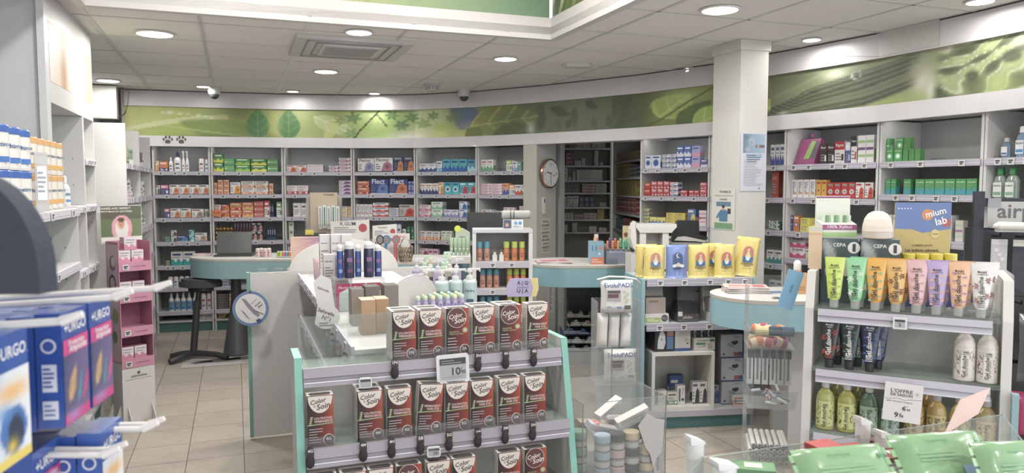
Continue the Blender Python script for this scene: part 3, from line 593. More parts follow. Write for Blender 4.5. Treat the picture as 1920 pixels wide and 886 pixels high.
# ================================================================== SHELF UNITS
TAG = None
def price_tag_mesh():
    global TAG
    if TAG is None:
        m = MB(); m.box(-.021, .021, 0, .004, 0, .036, 'dededf', 'plastic'); m.rect(-.015, .006, .015, .030, -.0005, 'b7b8b6'); m.rect(-.015, .022, .015, .030, -.0010, '2f2f33')
        m.rect(-.011, .009, .006, .019, -.0010, '4a4a4e'); TAG = m.mesh('price_tag')
    return TAG
ROWZ = [1.825, 1.565, 1.30, 1.03, .76, .51, .24]
KINDS = {'paw print bay': 'pet_care_box', 'lozenge bay': 'lozenge_box', 'toothpaste bay': 'toothpaste_box', 'doorway bay': 'tablet_box', 'hidden pillar bay': 'tablet_box', 'dispensary back': 'dispensary_carton', 'dispensary side': 'stock_carton', 'narrow dispensary shelf': 'stock_carton'}
class Bay:
    def __init__(s, p0, p1, name): s.p0 = Vector(p0); s.p1 = Vector(p1); d = s.p1-s.p0; s.w = d.length; s.d = d/s.w; s.n = Vector((-s.d.y, s.d.x)); s.rz = math.atan2(s.d.y, s.d.x); s.name = name; s.count = {}; s.end = {}; s.kind = KINDS.get(name, 'medicine_box')
    def xl(s, px, y, off):           # picture x -> distance along the bay, on the line set back by off
        r = ray(px, y); q = s.p0+s.n*off; t = (r[0]/r[1]*q.y-q.x)/(s.d.x-r[0]/r[1]*s.d.y); p = q+s.d*t; return t, p.y
    def unit(s, label, zs=ROWZ, tags=None, zt=2.11, depth=.40, left=True, right=True, back='aeb1b1', rail='a8a4b4', plinth='3f6f6c', railn=True, group='shelf units round the shop wall', z0=0):
        s.zs = sorted(list(zs)+[zt, .13]); s.zt = zt
        t = thing('shelf_unit', label, 'shelf', (s.p0.x, s.p0.y, z0), s.rz, group)
        W = s.w; m = MB(); m.box(0, W, depth-.015, depth, .0, zt-.002, back, 'laminate'); m.build('back_panel', t)
        for on, x0 in ((left, 0), (right, W-.02)):
            if on:
                m = MB(); m.box(x0+.001, x0+.019, .0, depth-.016, .0, zt-.002, 'd0cfcc', 'laminate')
                for k in range(10): m.box(x0-.0005 if x0 else x0+.0185, x0+.0015 if x0 else x0+.0205, .06, .066, .3+.17*k, .308+.17*k, '77777a')
                m.build('side_panel', t)
        for i, z in enumerate(zs):
            m = MB(); m.box(.02, W-.02, .004, depth-.016, z-.022, z-.001, 'c9cacb', 'laminate'); sh = m.build('shelf', t)
            if railn:
                m = MB(); m.xprism([(.003, z-.046), (-.012, z-.044), (-.008, z-.006), (.003, z-.002)], .012, W-.012, rail, 'plastic'); m.rect(.014, z-.030, W-.014, z-.026, -.0125, 'd9d7e2'); m.build('price_rail', sh)
                if i < 5:
                    r = random.Random(int(W*1000)+i); n = r.randint(3, 5)
                    for k in range(n):
                        inst('price_tag', price_tag_mesh(), sh, loc=(.06+(W-.14)*(k+r.uniform(.1, .9))/n, -.018, z-.045))
        if plinth:
            m = MB(); m.box(.001, W-.001, .02, .05, 0, .11, plinth, 'laminate'); m.box(.001, W-.001, .0, depth-.02, .11, .13, 'c3c2c4', 'laminate'); m.build('plinth', t)
        s.z0 = z0; return t
    def put(s, row, z, base, items, sc, ox, oy, off=.035, rowname=None, noun=None):
        """items: (kind, x0, x1, ytop, look, nx, ny, *colours) in crop pixels; x0,x1 outer edges"""
        rn = rowname or (['top']+ORD[1:])[row]+' shelf'; cnt = s.count.get(row, 0)
        for it in items:
            kind, X0, X1, yt, look, nx, ny = it[:7]; rest = it[7:]
            py = oy+base/sc; t0, Y0 = s.xl(ox+X0/sc, py, off); t1, Y1 = s.xl(ox+X1/sc, py, off)
            Ym = (Y0+Y1)/2; h = (base-yt)/sc*Ym/F*1.0; w_ = (t1-t0)/nx
            up = [q for q in s.zs if q > z+.03]; h = min(h, (up[0] if up else z+.3)-z-(.03 if z+.03 < s.zt-.1 else .004)); bh = h/ny
            t0 = max(t0, s.end.get((row, z), .0222)); t1 = min(t1, s.w-.0225); w_ = (t1-t0)/nx; s.end[(row, z)] = t1+.0015
            if w_ < .012: continue
            for i in range(nx):
                cnt += 1; tc = t0+w_*(i+.5)
                for j in range(ny):
                    c = rest; nm = None
                    if kind in ('box', 'boxr'):
                        base_c, st, c2, c3, txt = (list(rest)+['']*5)[:5]; dd = min(.11, max(.045, w_*.7))
                        me = pack(s.kind, w_-.0045, bh-.0012, dd, base_c, st, c2, c3, txt, seed=(len(txt)+int(X0)) % 5); nm = s.kind; cat = 'box'
                    else:
                        me = bottle(*([{'trigger': 'spray_bottle', 'spray': 'spray_bottle', 'pump': 'pump_bottle', 'can': 'aerosol_can', 'dome': 'bottle', 'flask': 'mouthwash_bottle', 'tin': 'tin', 'jar': 'jar', 'tube': 'tube'}[kind], kind, w_-.004, bh-.001]+list(rest)))
                        nm = {'trigger': 'spray_bottle', 'spray': 'spray_bottle', 'pump': 'pump_bottle', 'can': 'aerosol_can', 'dome': 'bottle', 'flask': 'mouthwash_bottle', 'tin': 'tin', 'jar': 'jar', 'tube': 'tube'}[kind]; cat = {'aerosol_can': 'can', 'tin': 'tin', 'jar': 'jar', 'tube': 'tube'}.get(nm, 'bottle')
                    p = s.p0+s.d*tc+s.n*(off+rnd.uniform(0, .006))
                    dry = rnd.uniform(-.015, .015) if j == 0 and ny == 1 and w_ < .14 and kind != 'boxr' else 0; q = ORD[min(cnt-1, 17)]
                    look_ = look
                    tier = '' if ny == 1 else (['bottom', 'top'] if ny == 2 else ['bottom', 'middle', 'top'] if ny == 3 else ['bottom', 'second', 'third', 'top'])[min(j, 3)]
                    L = f"{look}, {tier+' of ' if tier else ''}{q} {'stack' if tier else 'along'}, {rn}, {s.name}"
                    wc = len(L.replace(',', '').split())
                    if wc > 16: L = L.replace(' shelf, ', ' row, ').replace(' along,', ','); L = L.replace('white and ', 'white-') if len(L.replace(',', '').split()) > 16 else L
                    if len(L.replace(',', '').split()) > 16: print('LONG', L)
                    inst(nm, me, None, L, cat, f"goods on the {rn} of the {s.name}", (p.x, p.y, z+.0005+j*(bh+.0002)), s.rz+dry)
        s.count[row] = cnt
def fascia_bay(x0, x1, name): return Bay(wpt(x0), wpt(x1), name)
B1 = fascia_bay(288, 396.5, 'paw print bay'); B2 = fascia_bay(397.5, 532.5, 'green box bay'); B3 = fascia_bay(533.5, 661.5, 'brochure stand bay')
B4 = fascia_bay(662.5, 779.5, 'blue box bay'); B5 = fascia_bay(780.5, 894.5, 'turquoise box bay'); B6 = fascia_bay(895.5, 1005.5, 'clock bay')
B7 = fascia_bay(1199.5, 1329.5, 'doorway bay'); B8 = fascia_bay(1330.5, 1471.5, 'hidden pillar bay'); B9 = fascia_bay(1472.5, 1644.5, 'toothpaste bay')
B10 = fascia_bay(1645.5, 1839.5, 'lozenge bay'); B11 = fascia_bay(1840.5, 1989, 'right edge bay')
B1.unit('white wall shelf unit under the two paw prints, pet goods on it'); B2.unit('white wall shelf unit with green boxes on its top shelf')
B3.unit('white wall shelf unit behind the beige brochure stand'); B4.unit('white wall shelf unit with large dark blue boxes on its second shelf')
B5.unit('white wall shelf unit with turquoise boxes on its upper shelves'); B6.unit('white wall shelf unit directly left of the round clock')
B7.unit('white wall shelf unit right of the dispensary doorway'); B8.unit('narrow view of a wall shelf unit mostly hidden behind the pillar')
B9.unit('white wall shelf unit right of the pillar, toothpaste and throat pastilles on it', zs=ROWZ[:3]+[1.09]+ROWZ[4:], back='9ea1a2'); B10.unit('wide wall shelf unit stocked with green lozenge boxes', zs=[1.825, 1.60, 1.30, 1.03, .76, .51], back='a5aaa8')
B11.unit('wall shelf unit at the right edge with mouthwash bottles', zs=[1.825, 1.57, 1.30, 1.03, .76], back='a5aaa8')
# 3.69-scaled crop of the left bays (origin 280,240)
k = (3.69, 280, 240); W_ = 'e2dfdd'
B1.put(0, 1.825, 283, [('box', 30, 68, 213, 'white and orange box', 1, 1, 'e6e2dc', 'pic', 'e08a3a', 'd07030'), ('box', 70, 130, 215, 'orange and navy box', 1, 1, 'd9743a', 'band', '2c3f78', 'f0e6dc'),
    ('spray', 132, 165, 185, 'small white spray bottle', 1, 1, W_, W_, 'e4e2e2', '4a5c8c', '34406a'), ('spray', 168, 222, 150, 'white spray bottle with navy cap', 1, 1, W_, '27345c', 'e4e2e2', '4a5c8c', '34406a'),
    ('trigger', 224, 276, 143, 'white trigger bottle', 2, 1, 'e8e6e5', 'e8e6e5', 'e8e4e2', 'c05a70', '3b3b52'), ('can', 340, 382, 195, 'white can with pink label', 1, 1, 'dfdcdc', 'ecebe9', 'e4dede', 'c87a90', '8a3a4a'),
    ('can', 384, 410, 200, 'slim white and blue can', 1, 1, 'dfdcdc', 'e8e8e8', 'dfe4ea', '3b6cb0', '2d4a8c')], *k)
B1.put(1, 1.565, 445, [('box', 40, 75, 382, 'small white box', 1, 1, 'e3dedb', 'pic', '6e5a50', '333333'), ('box', 77, 135, 380, 'pink and navy box', 1, 1, '3b4684', 'top', 'd87a90', 'f0eeee'),
    ('box', 138, 418, 378, 'white pet box with an orange animal', 4, 1, 'e4dfdb', 'pic', 'd9825a', '3c4160')], *k)
B1.put(2, 1.30, 610, [('box', 105, 142, 545, 'pink and navy box', 1, 1, '3b4684', 'top', 'd87a90', 'f0eeee'), ('box', 145, 290, 545, 'white pet box with an orange animal', 2, 1, 'e4dfdb', 'pic', 'd9825a', '3c4160'),
    ('box', 293, 378, 550, 'white box with grey picture', 1, 1, 'e2deda', 'pic', '9a8e84', '7a3a30'), ('box', 380, 430, 550, 'grey green box', 1, 1, '8f9088', 'pic', '6a6e66', 'e0e0e0')], *k)
B1.put(3, 1.03, 770, [('box', 108, 148, 738, 'green and blue box', 1, 2, '3f8f5e', 'band', '2f58a0', 'e8e8e8'), ('box', 150, 190, 690, 'white box with portrait picture', 1, 2, 'e3dfdd', 'pic', '6e4a3e', '3a8f98'),
    ('box', 192, 270, 732, 'dark blue box', 1, 1, '2c4b94', 'pic', '4f8fc0', 'e6e6e6'), ('box', 272, 314, 688, 'teal box', 1, 2, '3c9aa4', 'pic', 'bfe0e0', 'e6e6e6'), ('box', 316, 400, 712, 'wide white box', 1, 1, 'e4e2e0', 'pic', 'c59a86', '35507c')], *k)
k2 = (2.95, 280, 400)
B1.put(4, .76, 284, [('box', 90, 118, 255, 'green and red box', 1, 2, '3f8a50', 'band', 'b04040', 'e6e6e6'), ('box', 120, 254, 208, 'white and teal box with a picture', 2, 1, 'e2dedb', 'wave', '2d9a9c', '364a84')], *k2)
B1.put(5, .51, 400, [('dome', 100, 350, 340, 'small white bottle', 8, 1, 'e0dede', 'e6e4e2', 'dfe4ea', '5a7ab0', '3a4a70')], *k2)
B1.put(6, .24, 532, [('spray', 105, 270, 430, 'white spray bottle with blue label', 5, 1, 'e4e4e4', 'e8e8e8', '5f9ccf', '2e4f94', '8a6a50'), ('can', 285, 350, 440, 'tall white can', 2, 1, 'dddad8', 'dddad8', 'd9d6dc', '8a6a9a', 'b04a4a')], *k2)
B1.put(7, .131, 596, [('box', 272, 362, 566, 'low white box', 2, 1, 'dedbd7', 'plain', 'a0a080', '666a60')], *k2, rowname='plinth')
B2.put(0, 1.825, 283, [('box', 437, 515, 160, 'dark green and yellow box', 1, 2, '3a7a44', 'wave', 'c9c93c', 'e6f0d0'), ('box', 517, 592, 193, 'green leafy box', 1, 2, '4c8c5c', 'stripe', '7ac07a', 'a9d08a'),
    ('box', 594, 698, 193, 'wide green box with yellow corner', 1, 2, '3f8a4a', 'wave', '8fc04a', 'dff0c0'), ('box', 704, 813, 195, 'wide yellow green box', 1, 2, '3a7d40', 'wave', 'd6cf4a', 'f0f0b0'), ('box', 815, 892, 195, 'green box with pale stripes', 1, 2, '4a8a50', 'stripe', '6fae6a', 'c9dcc0')], *k)
B2.put(1, 1.565, 445, [('box', 438, 472, 365, 'small orange and white box', 1, 2, 'e0a07a', 'band', 'cf6a3a', 'f0e8e0'), ('box', 473, 555, 345, 'orange and brown box', 2, 3, 'd7905c', 'band', 'c4603a', 'f3e9de'),
    ('box', 560, 632, 362, 'white box with orange picture', 1, 1, 'e4e0dc', 'pic', 'e0902f', '2e4a9c', 'Mobilart'), ('box', 635, 824, 355, 'white and orange box', 2, 2, 'e6e0da', 'band', 'd98a5c', '4a3a3a', 'DOXAR'), ('box', 827, 860, 370, 'small orange box', 1, 2, 'd99a70', 'band', 'b54a3a', 'f0e6dc')], *k)
B2.put(2, 1.30, 608, [('box', 445, 498, 520, 'white and red box', 1, 2, 'e0d6ce', 'band', 'd0604a', '703a3a'), ('box', 500, 556, 520, 'red and orange box', 1, 2, 'c94a42', 'pic', 'e0923a', 'f0e2dc'), ('box', 558, 640, 508, 'orange red box', 1, 2, 'dd8a5a', 'band', 'c43a2e', 'f3e6dc'),
    ('box', 642, 722, 505, 'orange box with brown foot', 1, 2, 'd9744a', 'wave', 'e0b070', 'f3e6dc'), ('box', 724, 794, 500, 'dull red box', 1, 3, 'c0524c', 'stripe', 'd88a80', 'e8d8d0'), ('box', 796, 834, 495, 'tall red and white box', 1, 1, 'e2d8d4', 'top', 'c43a3a', '8a3030'),
    ('box', 880, 922, 505, 'tall green and white box', 1, 1, 'd9e0d2', 'top', '6aa04a', '3a6a3a')], *k)
B2.put(3, 1.03, 768, [('can', 452, 580, 668, 'yellow bottle with black label', 5, 1, 'd9a53c', '5a3a1e', '3a2a20', 'd9a53c', 'e8c060'), ('tube', 582, 705, 650, 'dark purple tube', 6, 1, '4a3340', 'b08a4a', '4a3340', 'c08a50', 'd8b070'),
    ('box', 708, 785, 645, 'black and pink card pack', 2, 2, '3a3338', 'pic', 'd09a98', 'e8e0de')], *k)
B2.put(5, .51, 382, [('box', 385, 502, 332, 'flat grey blue box', 2, 3, '8a93a6', 'band', '5f6f92', 'd8dce4')], *k2)
B2.put(6, .24, 490, [('box', 372, 440, 405, 'dark grey box', 1, 6, '4d4b4a', 'plain', '77706a', '9a948e'), ('box', 442, 505, 405, 'orange and white box', 1, 3, 'd9a070', 'pic', 'b5522e', 'efe4da')], *k2)
B2.put(7, .131, 590, [('box', 380, 475, 512, 'yellow and black bag box', 1, 1, 'c9a050', 'pic', '3a3a30', '403a30')], *k2, rowname='plinth')
B3.put(0, 1.825, 288, [('box', 948, 1088, 243, 'white and red box', 2, 1, 'e3dcd6', 'pic', 'cf5a3a', 'b04040'), ('box', 1090, 1204, 238, 'white box with pink dashes', 1, 2, 'e6e0e2', 'stripe', 'd9b6c6', 'a07a94'), ('box', 1241, 1309, 245, 'white and plum box', 1, 2, 'e3dde2', 'band', 'a8446a', '4a3a5a'), ('box', 1311, 1394, 192, 'white and magenta box', 1, 4, 'e3dde2', 'band', 'b03f74', '4a3a5a')], *k)
B3.put(1, 1.565, 442, [('box', 948, 1100, 382, 'white box with red band', 2, 1, 'e4dfdf', 'band', 'b93a4e', 'd0a0a8'), ('box', 1312, 1398, 348, 'white and purple box', 1, 4, 'e0dae0', 'pic', '84408a', 'a05a9a')], *k)
B3.put(2, 1.30, 600, [('box', 995, 1105, 505, 'tall white box with small print', 2, 1, 'e2e0dc', 'plain', '8a8a88', '555555'), ('box', 1325, 1372, 530, 'yellow and white box', 1, 2, 'e2d8c6', 'band', 'e0b03a', '7a6a9a'), ('box', 1374, 1410, 530, 'orange and yellow box', 1, 2, 'e6c9a0', 'dot', 'e0a040', 'cf6a3a')], *k)
B3.put(3, 1.03, 770, [('box', 965, 1000, 645, 'green and white box', 1, 1, 'dfe2d4', 'dot', 'b04a4a', '6aa04a')], *k)
k = (3.69, 640, 240)
B4.put(0, 1.825, 285, [('box', 112, 228, 192, 'white box with purple globe', 1, 1, 'e2dfdd', 'pic', '8c8ab8', '3a3a44', 'Flector'), ('box', 229, 356, 188, 'larger white box with purple globe', 1, 1, 'e4e1df', 'pic', 'b06a8a', '3a3a44', 'Flector'),
    ('box', 358, 514, 178, 'navy box with an orange torso', 2, 1, '2c3358', 'pic', 'cc7a50', 'e2e2ea', 'URGO')], *k)
B4.put(1, 1.565, 440, [('box', 108, 195, 350, 'orange red box', 1, 2, 'cf6a42', 'band', 'b03a32', 'f0e4d8'), ('box', 198, 326, 338, 'dark blue box with a foot', 1, 1, '2f3f84', 'pic', '5a7ac0', 'e6e8f0', 'Flect'), ('box', 328, 460, 338, 'dark blue box with orange burst', 1, 1, '2f3f84', 'pic', 'd0704a', 'e6e8f0', 'Flect'),
    ('box', 462, 516, 350, 'small violet blue box', 2, 2, '4a4a94', 'band', '6a8ad0', 'd8d8ec')], *k)
B4.put(2, 1.30, 590, [('box', 98, 216, 505, 'narrow white box with vertical title', 4, 1, 'e4e0df', 'side', 'c0567c', '3a3a44', 'Flector'), ('box', 218, 326, 495, 'white box with navy and red wave', 1, 3, 'e2dfe0', 'wave', 'cf4a42', '2e3f84'),
    ('box', 327, 398, 530, 'flat white box with navy stripe', 1, 4, 'e3e1e0', 'band', '7a8ab4', '3a4a84'), ('box', 400, 514, 508, 'silver box with red end', 1, 1, 'b9b4b0', 'pic', 'cc3a32', '6a6462')], *k)
B4.put(3, 1.03, 745, [('can', 382, 415, 628, 'white tube with blue cap', 1, 1, 'dfe2ea', '5a6ab0', 'e3e6ee', '4a5ab0', '3a4a9c'), ('box', 422, 448, 672, 'slim white box', 1, 1, 'dcdad8', 'plain', '8a8a88', '555555'), ('jar', 450, 520, 655, 'dark green lidded jar', 2, 2, '2f6a56', '3a7a64', '3a7a5c', '8ac0a0', 'd8e6dc')], *k)
B5.put(0, 1.825, 285, [('box', 538, 655, 228, 'white box with navy waves', 2, 1, 'e4e2e4', 'wave', '3a4a8e', '8a8ab0'), ('box', 657, 696, 212, 'white and light blue box', 1, 1, 'dfe6ea', 'band', '5a9ac0', '3a5a94'), ('box', 698, 868, 200, 'turquoise box with blue foot', 3, 1, '4ab0bc', 'wave', '2f5ab0', '2c3f84'),
    ('box', 870, 928, 203, 'blue and turquoise box', 1, 1, '3f8fb8', 'wave', '9ad0d8', '2c3f84')], *k)
B5.put(1, 1.565, 440, [('box', 545, 670, 365, 'white box with navy letter', 3, 1, 'e6e3e0', 'wave', '2f3f6e', 'c98a5c'), ('box', 672, 707, 358, 'orange and white box', 1, 1, 'e8d8c6', 'pic', 'e08a3a', 'd07030'), ('box', 709, 816, 358, 'turquoise box with white circle', 2, 1, '48b4bc', 'dot', 'e6f0f0', '2f4a94'),
    ('box', 817, 930, 358, 'turquoise box with red patch', 2, 1, '48b0c0', 'pic', 'cf3f5a', 'e6f0f0')], *k)
B5.put(2, 1.30, 600, [('box', 540, 619, 518, 'pink and white box', 1, 2, 'e6dcdf', 'band', 'c9567c', 'a04a6a'), ('box', 621, 700, 495, 'green and white box', 1, 2, 'dfe6de', 'wave', '8ac09a', '5a9a72'), ('box', 706, 810, 548, 'pale lilac box', 2, 1, 'e0dcec', 'wave', '8a8ac8', '6a6ab0'), ('box', 814, 870, 490, 'white and blue box', 1, 2, 'dde4ee', 'pic', '4a7ac0', '3a5a9c')], *k)
B5.put(3, 1.03, 725, [('box', 540, 682, 665, 'white box with orange foot', 3, 1, 'e2ddd9', 'band', 'e0824a', '6a6a70'), ('box', 688, 764, 660, 'white and pale green box', 2, 1, 'e0e2da', 'band', 'b6cf9a', '6a8a6a')], *k)
B5.put(4, .76, 880, [('box', 540, 600, 782, 'pink and white box', 1, 2, 'e2d6da', 'pic', 'c94a74', 'b04a6a'), ('box', 602, 670, 782, 'pink box', 2, 1, 'dcc0cc', 'band', 'c2406a', '9a3a5a')], *k)
B6.put(0, 1.825, 280, [('box', 950, 1050, 200, 'white box with green wave', 2, 1, 'e3e4e0', 'wave', '6aa87a', 'c06a8a'), ('box', 1138, 1179, 207, 'lime green and white box', 1, 1, 'dfe4d4', 'top', '9ab83a', '4a8a5a'), ('box', 1181, 1217, 215, 'white and blue box', 1, 1, 'dfe4ea', 'band', '4a7ab8', '3a4a84'), ('box', 1219, 1247, 220, 'slim teal box', 1, 1, '6aa4a0', 'plain', '8ab0ac', 'd8e4e0'), ('box', 1300, 1324, 220, 'slim white box', 1, 1, 'e2dfe2', 'plain', 'b08ab0', '5a4a7a')], *k)
B6.put(1, 1.565, 440, [('box', 952, 1026, 365, 'flat white box with pink band', 1, 4, 'e8dfe0', 'band', 'd88a9c', 'c0607a'), ('box', 1028, 1111, 365, 'flat white and pink box', 1, 4, 'e9e0e2', 'band', 'dfa0b0', 'c0607a'), ('box', 1114, 1157, 362, 'orange and blue box', 1, 1, 'e0a078', 'wave', '3f5ab0', 'cf5a3a'),
    ('box', 1160, 1200, 372, 'orange topped box', 1, 1, 'e2e0e2', 'top', 'e0a04a', '3f6ab8'), ('box', 1202, 1290, 372, 'white box with red arc', 2, 1, 'e4e0e0', 'wave', 'cf4f3a', '4a5aa4'), ('box', 1292, 1334, 372, 'yellow and pink box', 1, 1, 'e4dcd4', 'band', 'e6b45a', 'c04a6a')], *k)
B6.put(2, 1.30, 595, [('box', 955, 1036, 537, 'white box with dark letters', 1, 1, 'e6e4e6', 'band', 'c9ccd8', '2e2e38', 'NCG'), ('box', 1040, 1118, 545, 'white and blue striped box', 1, 2, 'dfe0ea', 'wave', '3f4fa8', '5a5a9c'), ('box', 1120, 1196, 518, 'white and pink box', 2, 2, 'e6dade', 'band', 'c05a90', '8a5a8a'), ('box', 1230, 1335, 506, 'tall stacked white and rose box', 2, 4, 'e4dcde', 'band', 'd07a94', '7a5a8a')], *k)
B6.put(3, 1.03, 780, [('box', 1290, 1336, 695, 'orange and white box', 1, 3, 'e4dcd4', 'band', 'dd7040', 'c05a3a')], *k)
k = (3.69, 1180, 240)
B7.put(0, 1.825, 262, [('box', 92, 151, 172, 'blue and white box', 1, 1, 'd7dbe4', 'dot', '3a5fb0', '2e4f9c'), ('box', 152, 215, 172, 'blue and white box', 1, 1, 'd7dbe4', 'dot', '3f6ab8', '2e4f9c'), ('box', 225, 322, 168, 'white and dark blue box', 2, 3, 'd9d9e0', 'band', '3a4f94', '3a4a84'),
    ('box', 325, 427, 112, 'bright blue box', 2, 2, '3f62b4', 'wave', 'd8dcec', 'eeeeff'), ('box', 429, 488, 115, 'blue and pink box', 1, 2, 'a8a8d8', 'wave', 'd894b4', '3f5ab0'), ('box', 490, 540, 206, 'dark blue box', 1, 1, '4a5a94', 'band', 'd0d4e4', 'e6e6f0')], *k)
B7.put(1, 1.565, 445, [('box', 85, 147, 358, 'red box with yellow arc', 1, 2, 'c43a3e', 'wave', 'b0303a', 'e6c06a'), ('box', 149, 277, 345, 'red and white box', 3, 2, 'c5404a', 'band', 'b03440', 'f0e8e8', 'Sec'), ('box', 279, 336, 350, 'white box with navy and red', 1, 3, 'd9d4de', 'band', '3a4a94', 'c0404a'),
    ('box', 350, 402, 405, 'flat red box', 1, 1, 'c5404a', 'band', 'a8303a', 'f0e8e8'), ('box', 410, 484, 405, 'red box with white top', 2, 1, 'c43a44', 'band', 'b03040', 'f0e8e8'), ('box', 486, 534, 350, 'red and white box', 1, 2, 'cf5a60', 'band', 'b8323e', 'f4ecec')], *k)
B7.put(2, 1.30, 635, [('box', 82, 136, 535, 'yellow and blue box', 1, 4, 'd9cf60', 'wave', '3a6ab0', '35508c'), ('box', 137, 188, 590, 'yellow box with blue arrow', 1, 1, 'e0d25a', 'wave', '3f74b8', 'd8dce0'), ('box', 189, 250, 590, 'yellow box with blue arrow', 1, 1, 'e0d25a', 'wave', '3f74b8', 'd8dce0'),
    ('box', 252, 384, 555, 'flat yellow box with red title', 2, 3, 'dcc95a', 'plain', 'c9a84a', 'b0503a'), ('box', 400, 456, 522, 'blue and yellow box', 1, 1, '5a7ab4', 'pic', 'e0c860', 'e4e4e4'), ('box', 480, 532, 528, 'tall pink and white box', 1, 1, 'e4d8de', 'stripe', 'd8a0b4', 'b0607c')], *k)
B8.put(0, 1.825, 232, [('box', 575, 604, 110, 'white box with navy wave', 1, 1, 'dfe0e2', 'wave', '3547a0', '4a5a8a'), ('box', 975, 1075, 90, 'tall white box with navy wave', 3, 1, 'dfe0e2', 'wave', '35479c', '4a5a8a')], *k)
B8.put(1, 1.565, 455, [('box', 980, 1030, 275, 'tall red box with gold lettering', 1, 1, 'a83a30', 'plain', 'c04a30', 'e6b45a', 'LOT')], *k)
B8.put(2, 1.30, 672, [('box', 956, 1045, 615, 'green and dark blue box', 1, 2, '4a8a5a', 'top', '2f3f74', 'dfe6dc', 'NicX')], *k)
B8.put(3, 1.03, 885, [('box', 948, 1060, 795, 'white and teal box', 2, 1, 'dcdedd', 'wave', '3f8a94', '6a5a74')], *k)
k = (2.954, 1420, 200)
B9.put(0, 1.825, 292, [('box', 345, 424, 182, 'black box with white title', 2, 1, '3a3336', 'top', '4a3a3e', 'e8e4e4', 'Fluor'), ('box', 426, 482, 172, 'red and white box', 1, 1, 'dcd4d2', 'top', 'b5323a', '3a3236', 'Payot'), ('box', 484, 514, 180, 'slim blue box', 1, 1, '4a5a94', 'top', 'd8dce8', 'c0c4d8'),
    ('box', 516, 551, 146, 'white box with black head', 1, 1, 'e0dcd8', 'top', '2e2a2e', 'c03a3a', 'Pagor'), ('box', 553, 645, 142, 'white box with violet band and green foot', 2, 1, 'e3e1e2', 'stripe', '9ac07c', '7a4a8c')], *k)
B9.put(1, 1.565, 480, [('box', 175, 320, 380, 'white and navy toothpaste box', 4, 1, 'e2dfe0', 'side', 'e08a4a', '35467e', 'NUTRISE'), ('box', 322, 381, 380, 'yellow and orange box', 2, 1, 'dfa84a', 'dot', 'e6c86a', 'b5402e'), ('box', 383, 540, 392, 'red box with white circle', 4, 1, 'c53a40', 'dot', 'eae6e4', '8a9a8a'), ('box', 543, 640, 390, 'white box with red picture', 2, 1, 'e4dfdc', 'pic', 'cf4a3a', 'b03a3a')], *k)
B9.put(2, 1.30, 662, [('box', 163, 196, 575, 'dark blue box', 1, 1, '3a5a9c', 'dot', '5a8ac8', 'd8dce8'), ('box', 198, 232, 575, 'blue and orange box', 1, 1, 'd0784a', 'dot', '3f5aa4', 'e8dcd0'), ('box', 234, 355, 585, 'yellow pastille box', 2, 2, 'e2d95c', 'plain', 'd0c040', '3a5a94', 'Lysopaine')], *k)
B9.put(3, 1.09, 842, [('box', 172, 262, 728, 'white and pink pastille box', 1, 2, 'e4d8da', 'wave', 'c9507a', '4a3a4a', 'Strepsils'), ('box', 264, 290, 788, 'white box with green foot', 1, 1, 'e0dcda', 'band', '8ab85a', '3a3a44')], *k)
B10.put(0, 1.825, 275, [('box', 683, 752, 205, 'green lozenge box', 1, 1, '4c9a52', 'dot', '8fd0a0', 'e6efe4', 'nicorette'), ('box', 754, 802, 205, 'green lozenge box', 1, 1, '4a9650', 'dot', '8fd0a0', 'e6efe4', 'nicorette'), ('box', 804, 900, 207, 'plain green lozenge box end', 3, 1, '4a8a46', '', '', '')], *k)
B10.put(9, 1.825+.0725+.0003*0, 205, [('box', 683, 733, 135, 'green lozenge box in upper tier', 1, 1, '4c9a52', 'dot', '8fd0a0', 'e6efe4', 'nicorette'), ('box', 766, 806, 133, 'green lozenge box in upper tier', 1, 1, '4c9a52', 'dot', '8fd0a0', 'e6efe4', 'nicorette'), ('box', 808, 845, 135, 'plain green box in upper tier', 1, 1, '4a8a46', '', '', '')], *k, rowname='top shelf')
B10.put(1, 1.60, 443, [('box', 668, 766, 360, 'green lozenge box with blue arc', 2, 1, '4a9850', 'wave', '3f9aa8', 'eaf0ea', 'nicorette'), ('box', 808, 850, 360, 'green lozenge box with blue arc', 1, 1, '4a9850', 'wave', '3f9aa8', 'eaf0ea', 'nicorette'), ('box', 870, 1215, 356, 'green lozenge box with blue arc', 6, 1, '4a9850', 'wave', '3f9aa8', 'eaf0ea', 'nicorette')], *k)
B10.put(2, 1.30, 645, [('box', 672, 705, 520, 'white box with green badge', 1, 1, 'e2e0dc', 'dot', '3f9a64', '4a4a4a'), ('box', 708, 745, 522, 'white box with orange and black patches', 1, 1, 'e4e0dc', 'pic', 'e08a4a', '3a3a3a'), ('box', 747, 785, 520, 'white box with orange dots', 1, 1, 'e4e0dc', 'dot', 'e0803a', '3a3a3a'), ('box', 850, 1075, 505, 'tall white card box', 3, 1, 'd6d4d2', 'plain', 'b8b8b8', '8a8a8a'), ('box', 1093, 1140, 525, 'box with orange, green and violet squares', 1, 1, 'd0c6ba', 'stripe', 'a8cabc', '9a72a8')], *k)
B10.put(3, 1.03, 760, [('box', 1140, 1200, 600, 'white box with a small grey device', 1, 1, 'd9d8dc', 'dot', '6f7278', '4a4a50')], *k)
B11.put(0, 1.825, 246, [('flask', 1340, 1392, 138, 'small blue mouthwash bottle', 1, 1, '7a9ab8', 'c0b8bc', 'dfe2e6', '4a6a94', 'b04a5a'), ('flask', 1414, 1482, 78, 'large white and blue mouthwash bottle', 1, 1, '8ab0d0', 'e2e2e4', 'e6e8ec', '3f8ac0', '3a4a84', 'Eludril')], *k)
B11.put(1, 1.57, 470, [('flask', 1275, 1432, 290, 'clear mouthwash bottle with green cap', 2, 1, 'a9b8b0', '3f9a50', 'e2e6e0', '7aa88a', '3a4a44', 'nodont')], *k)
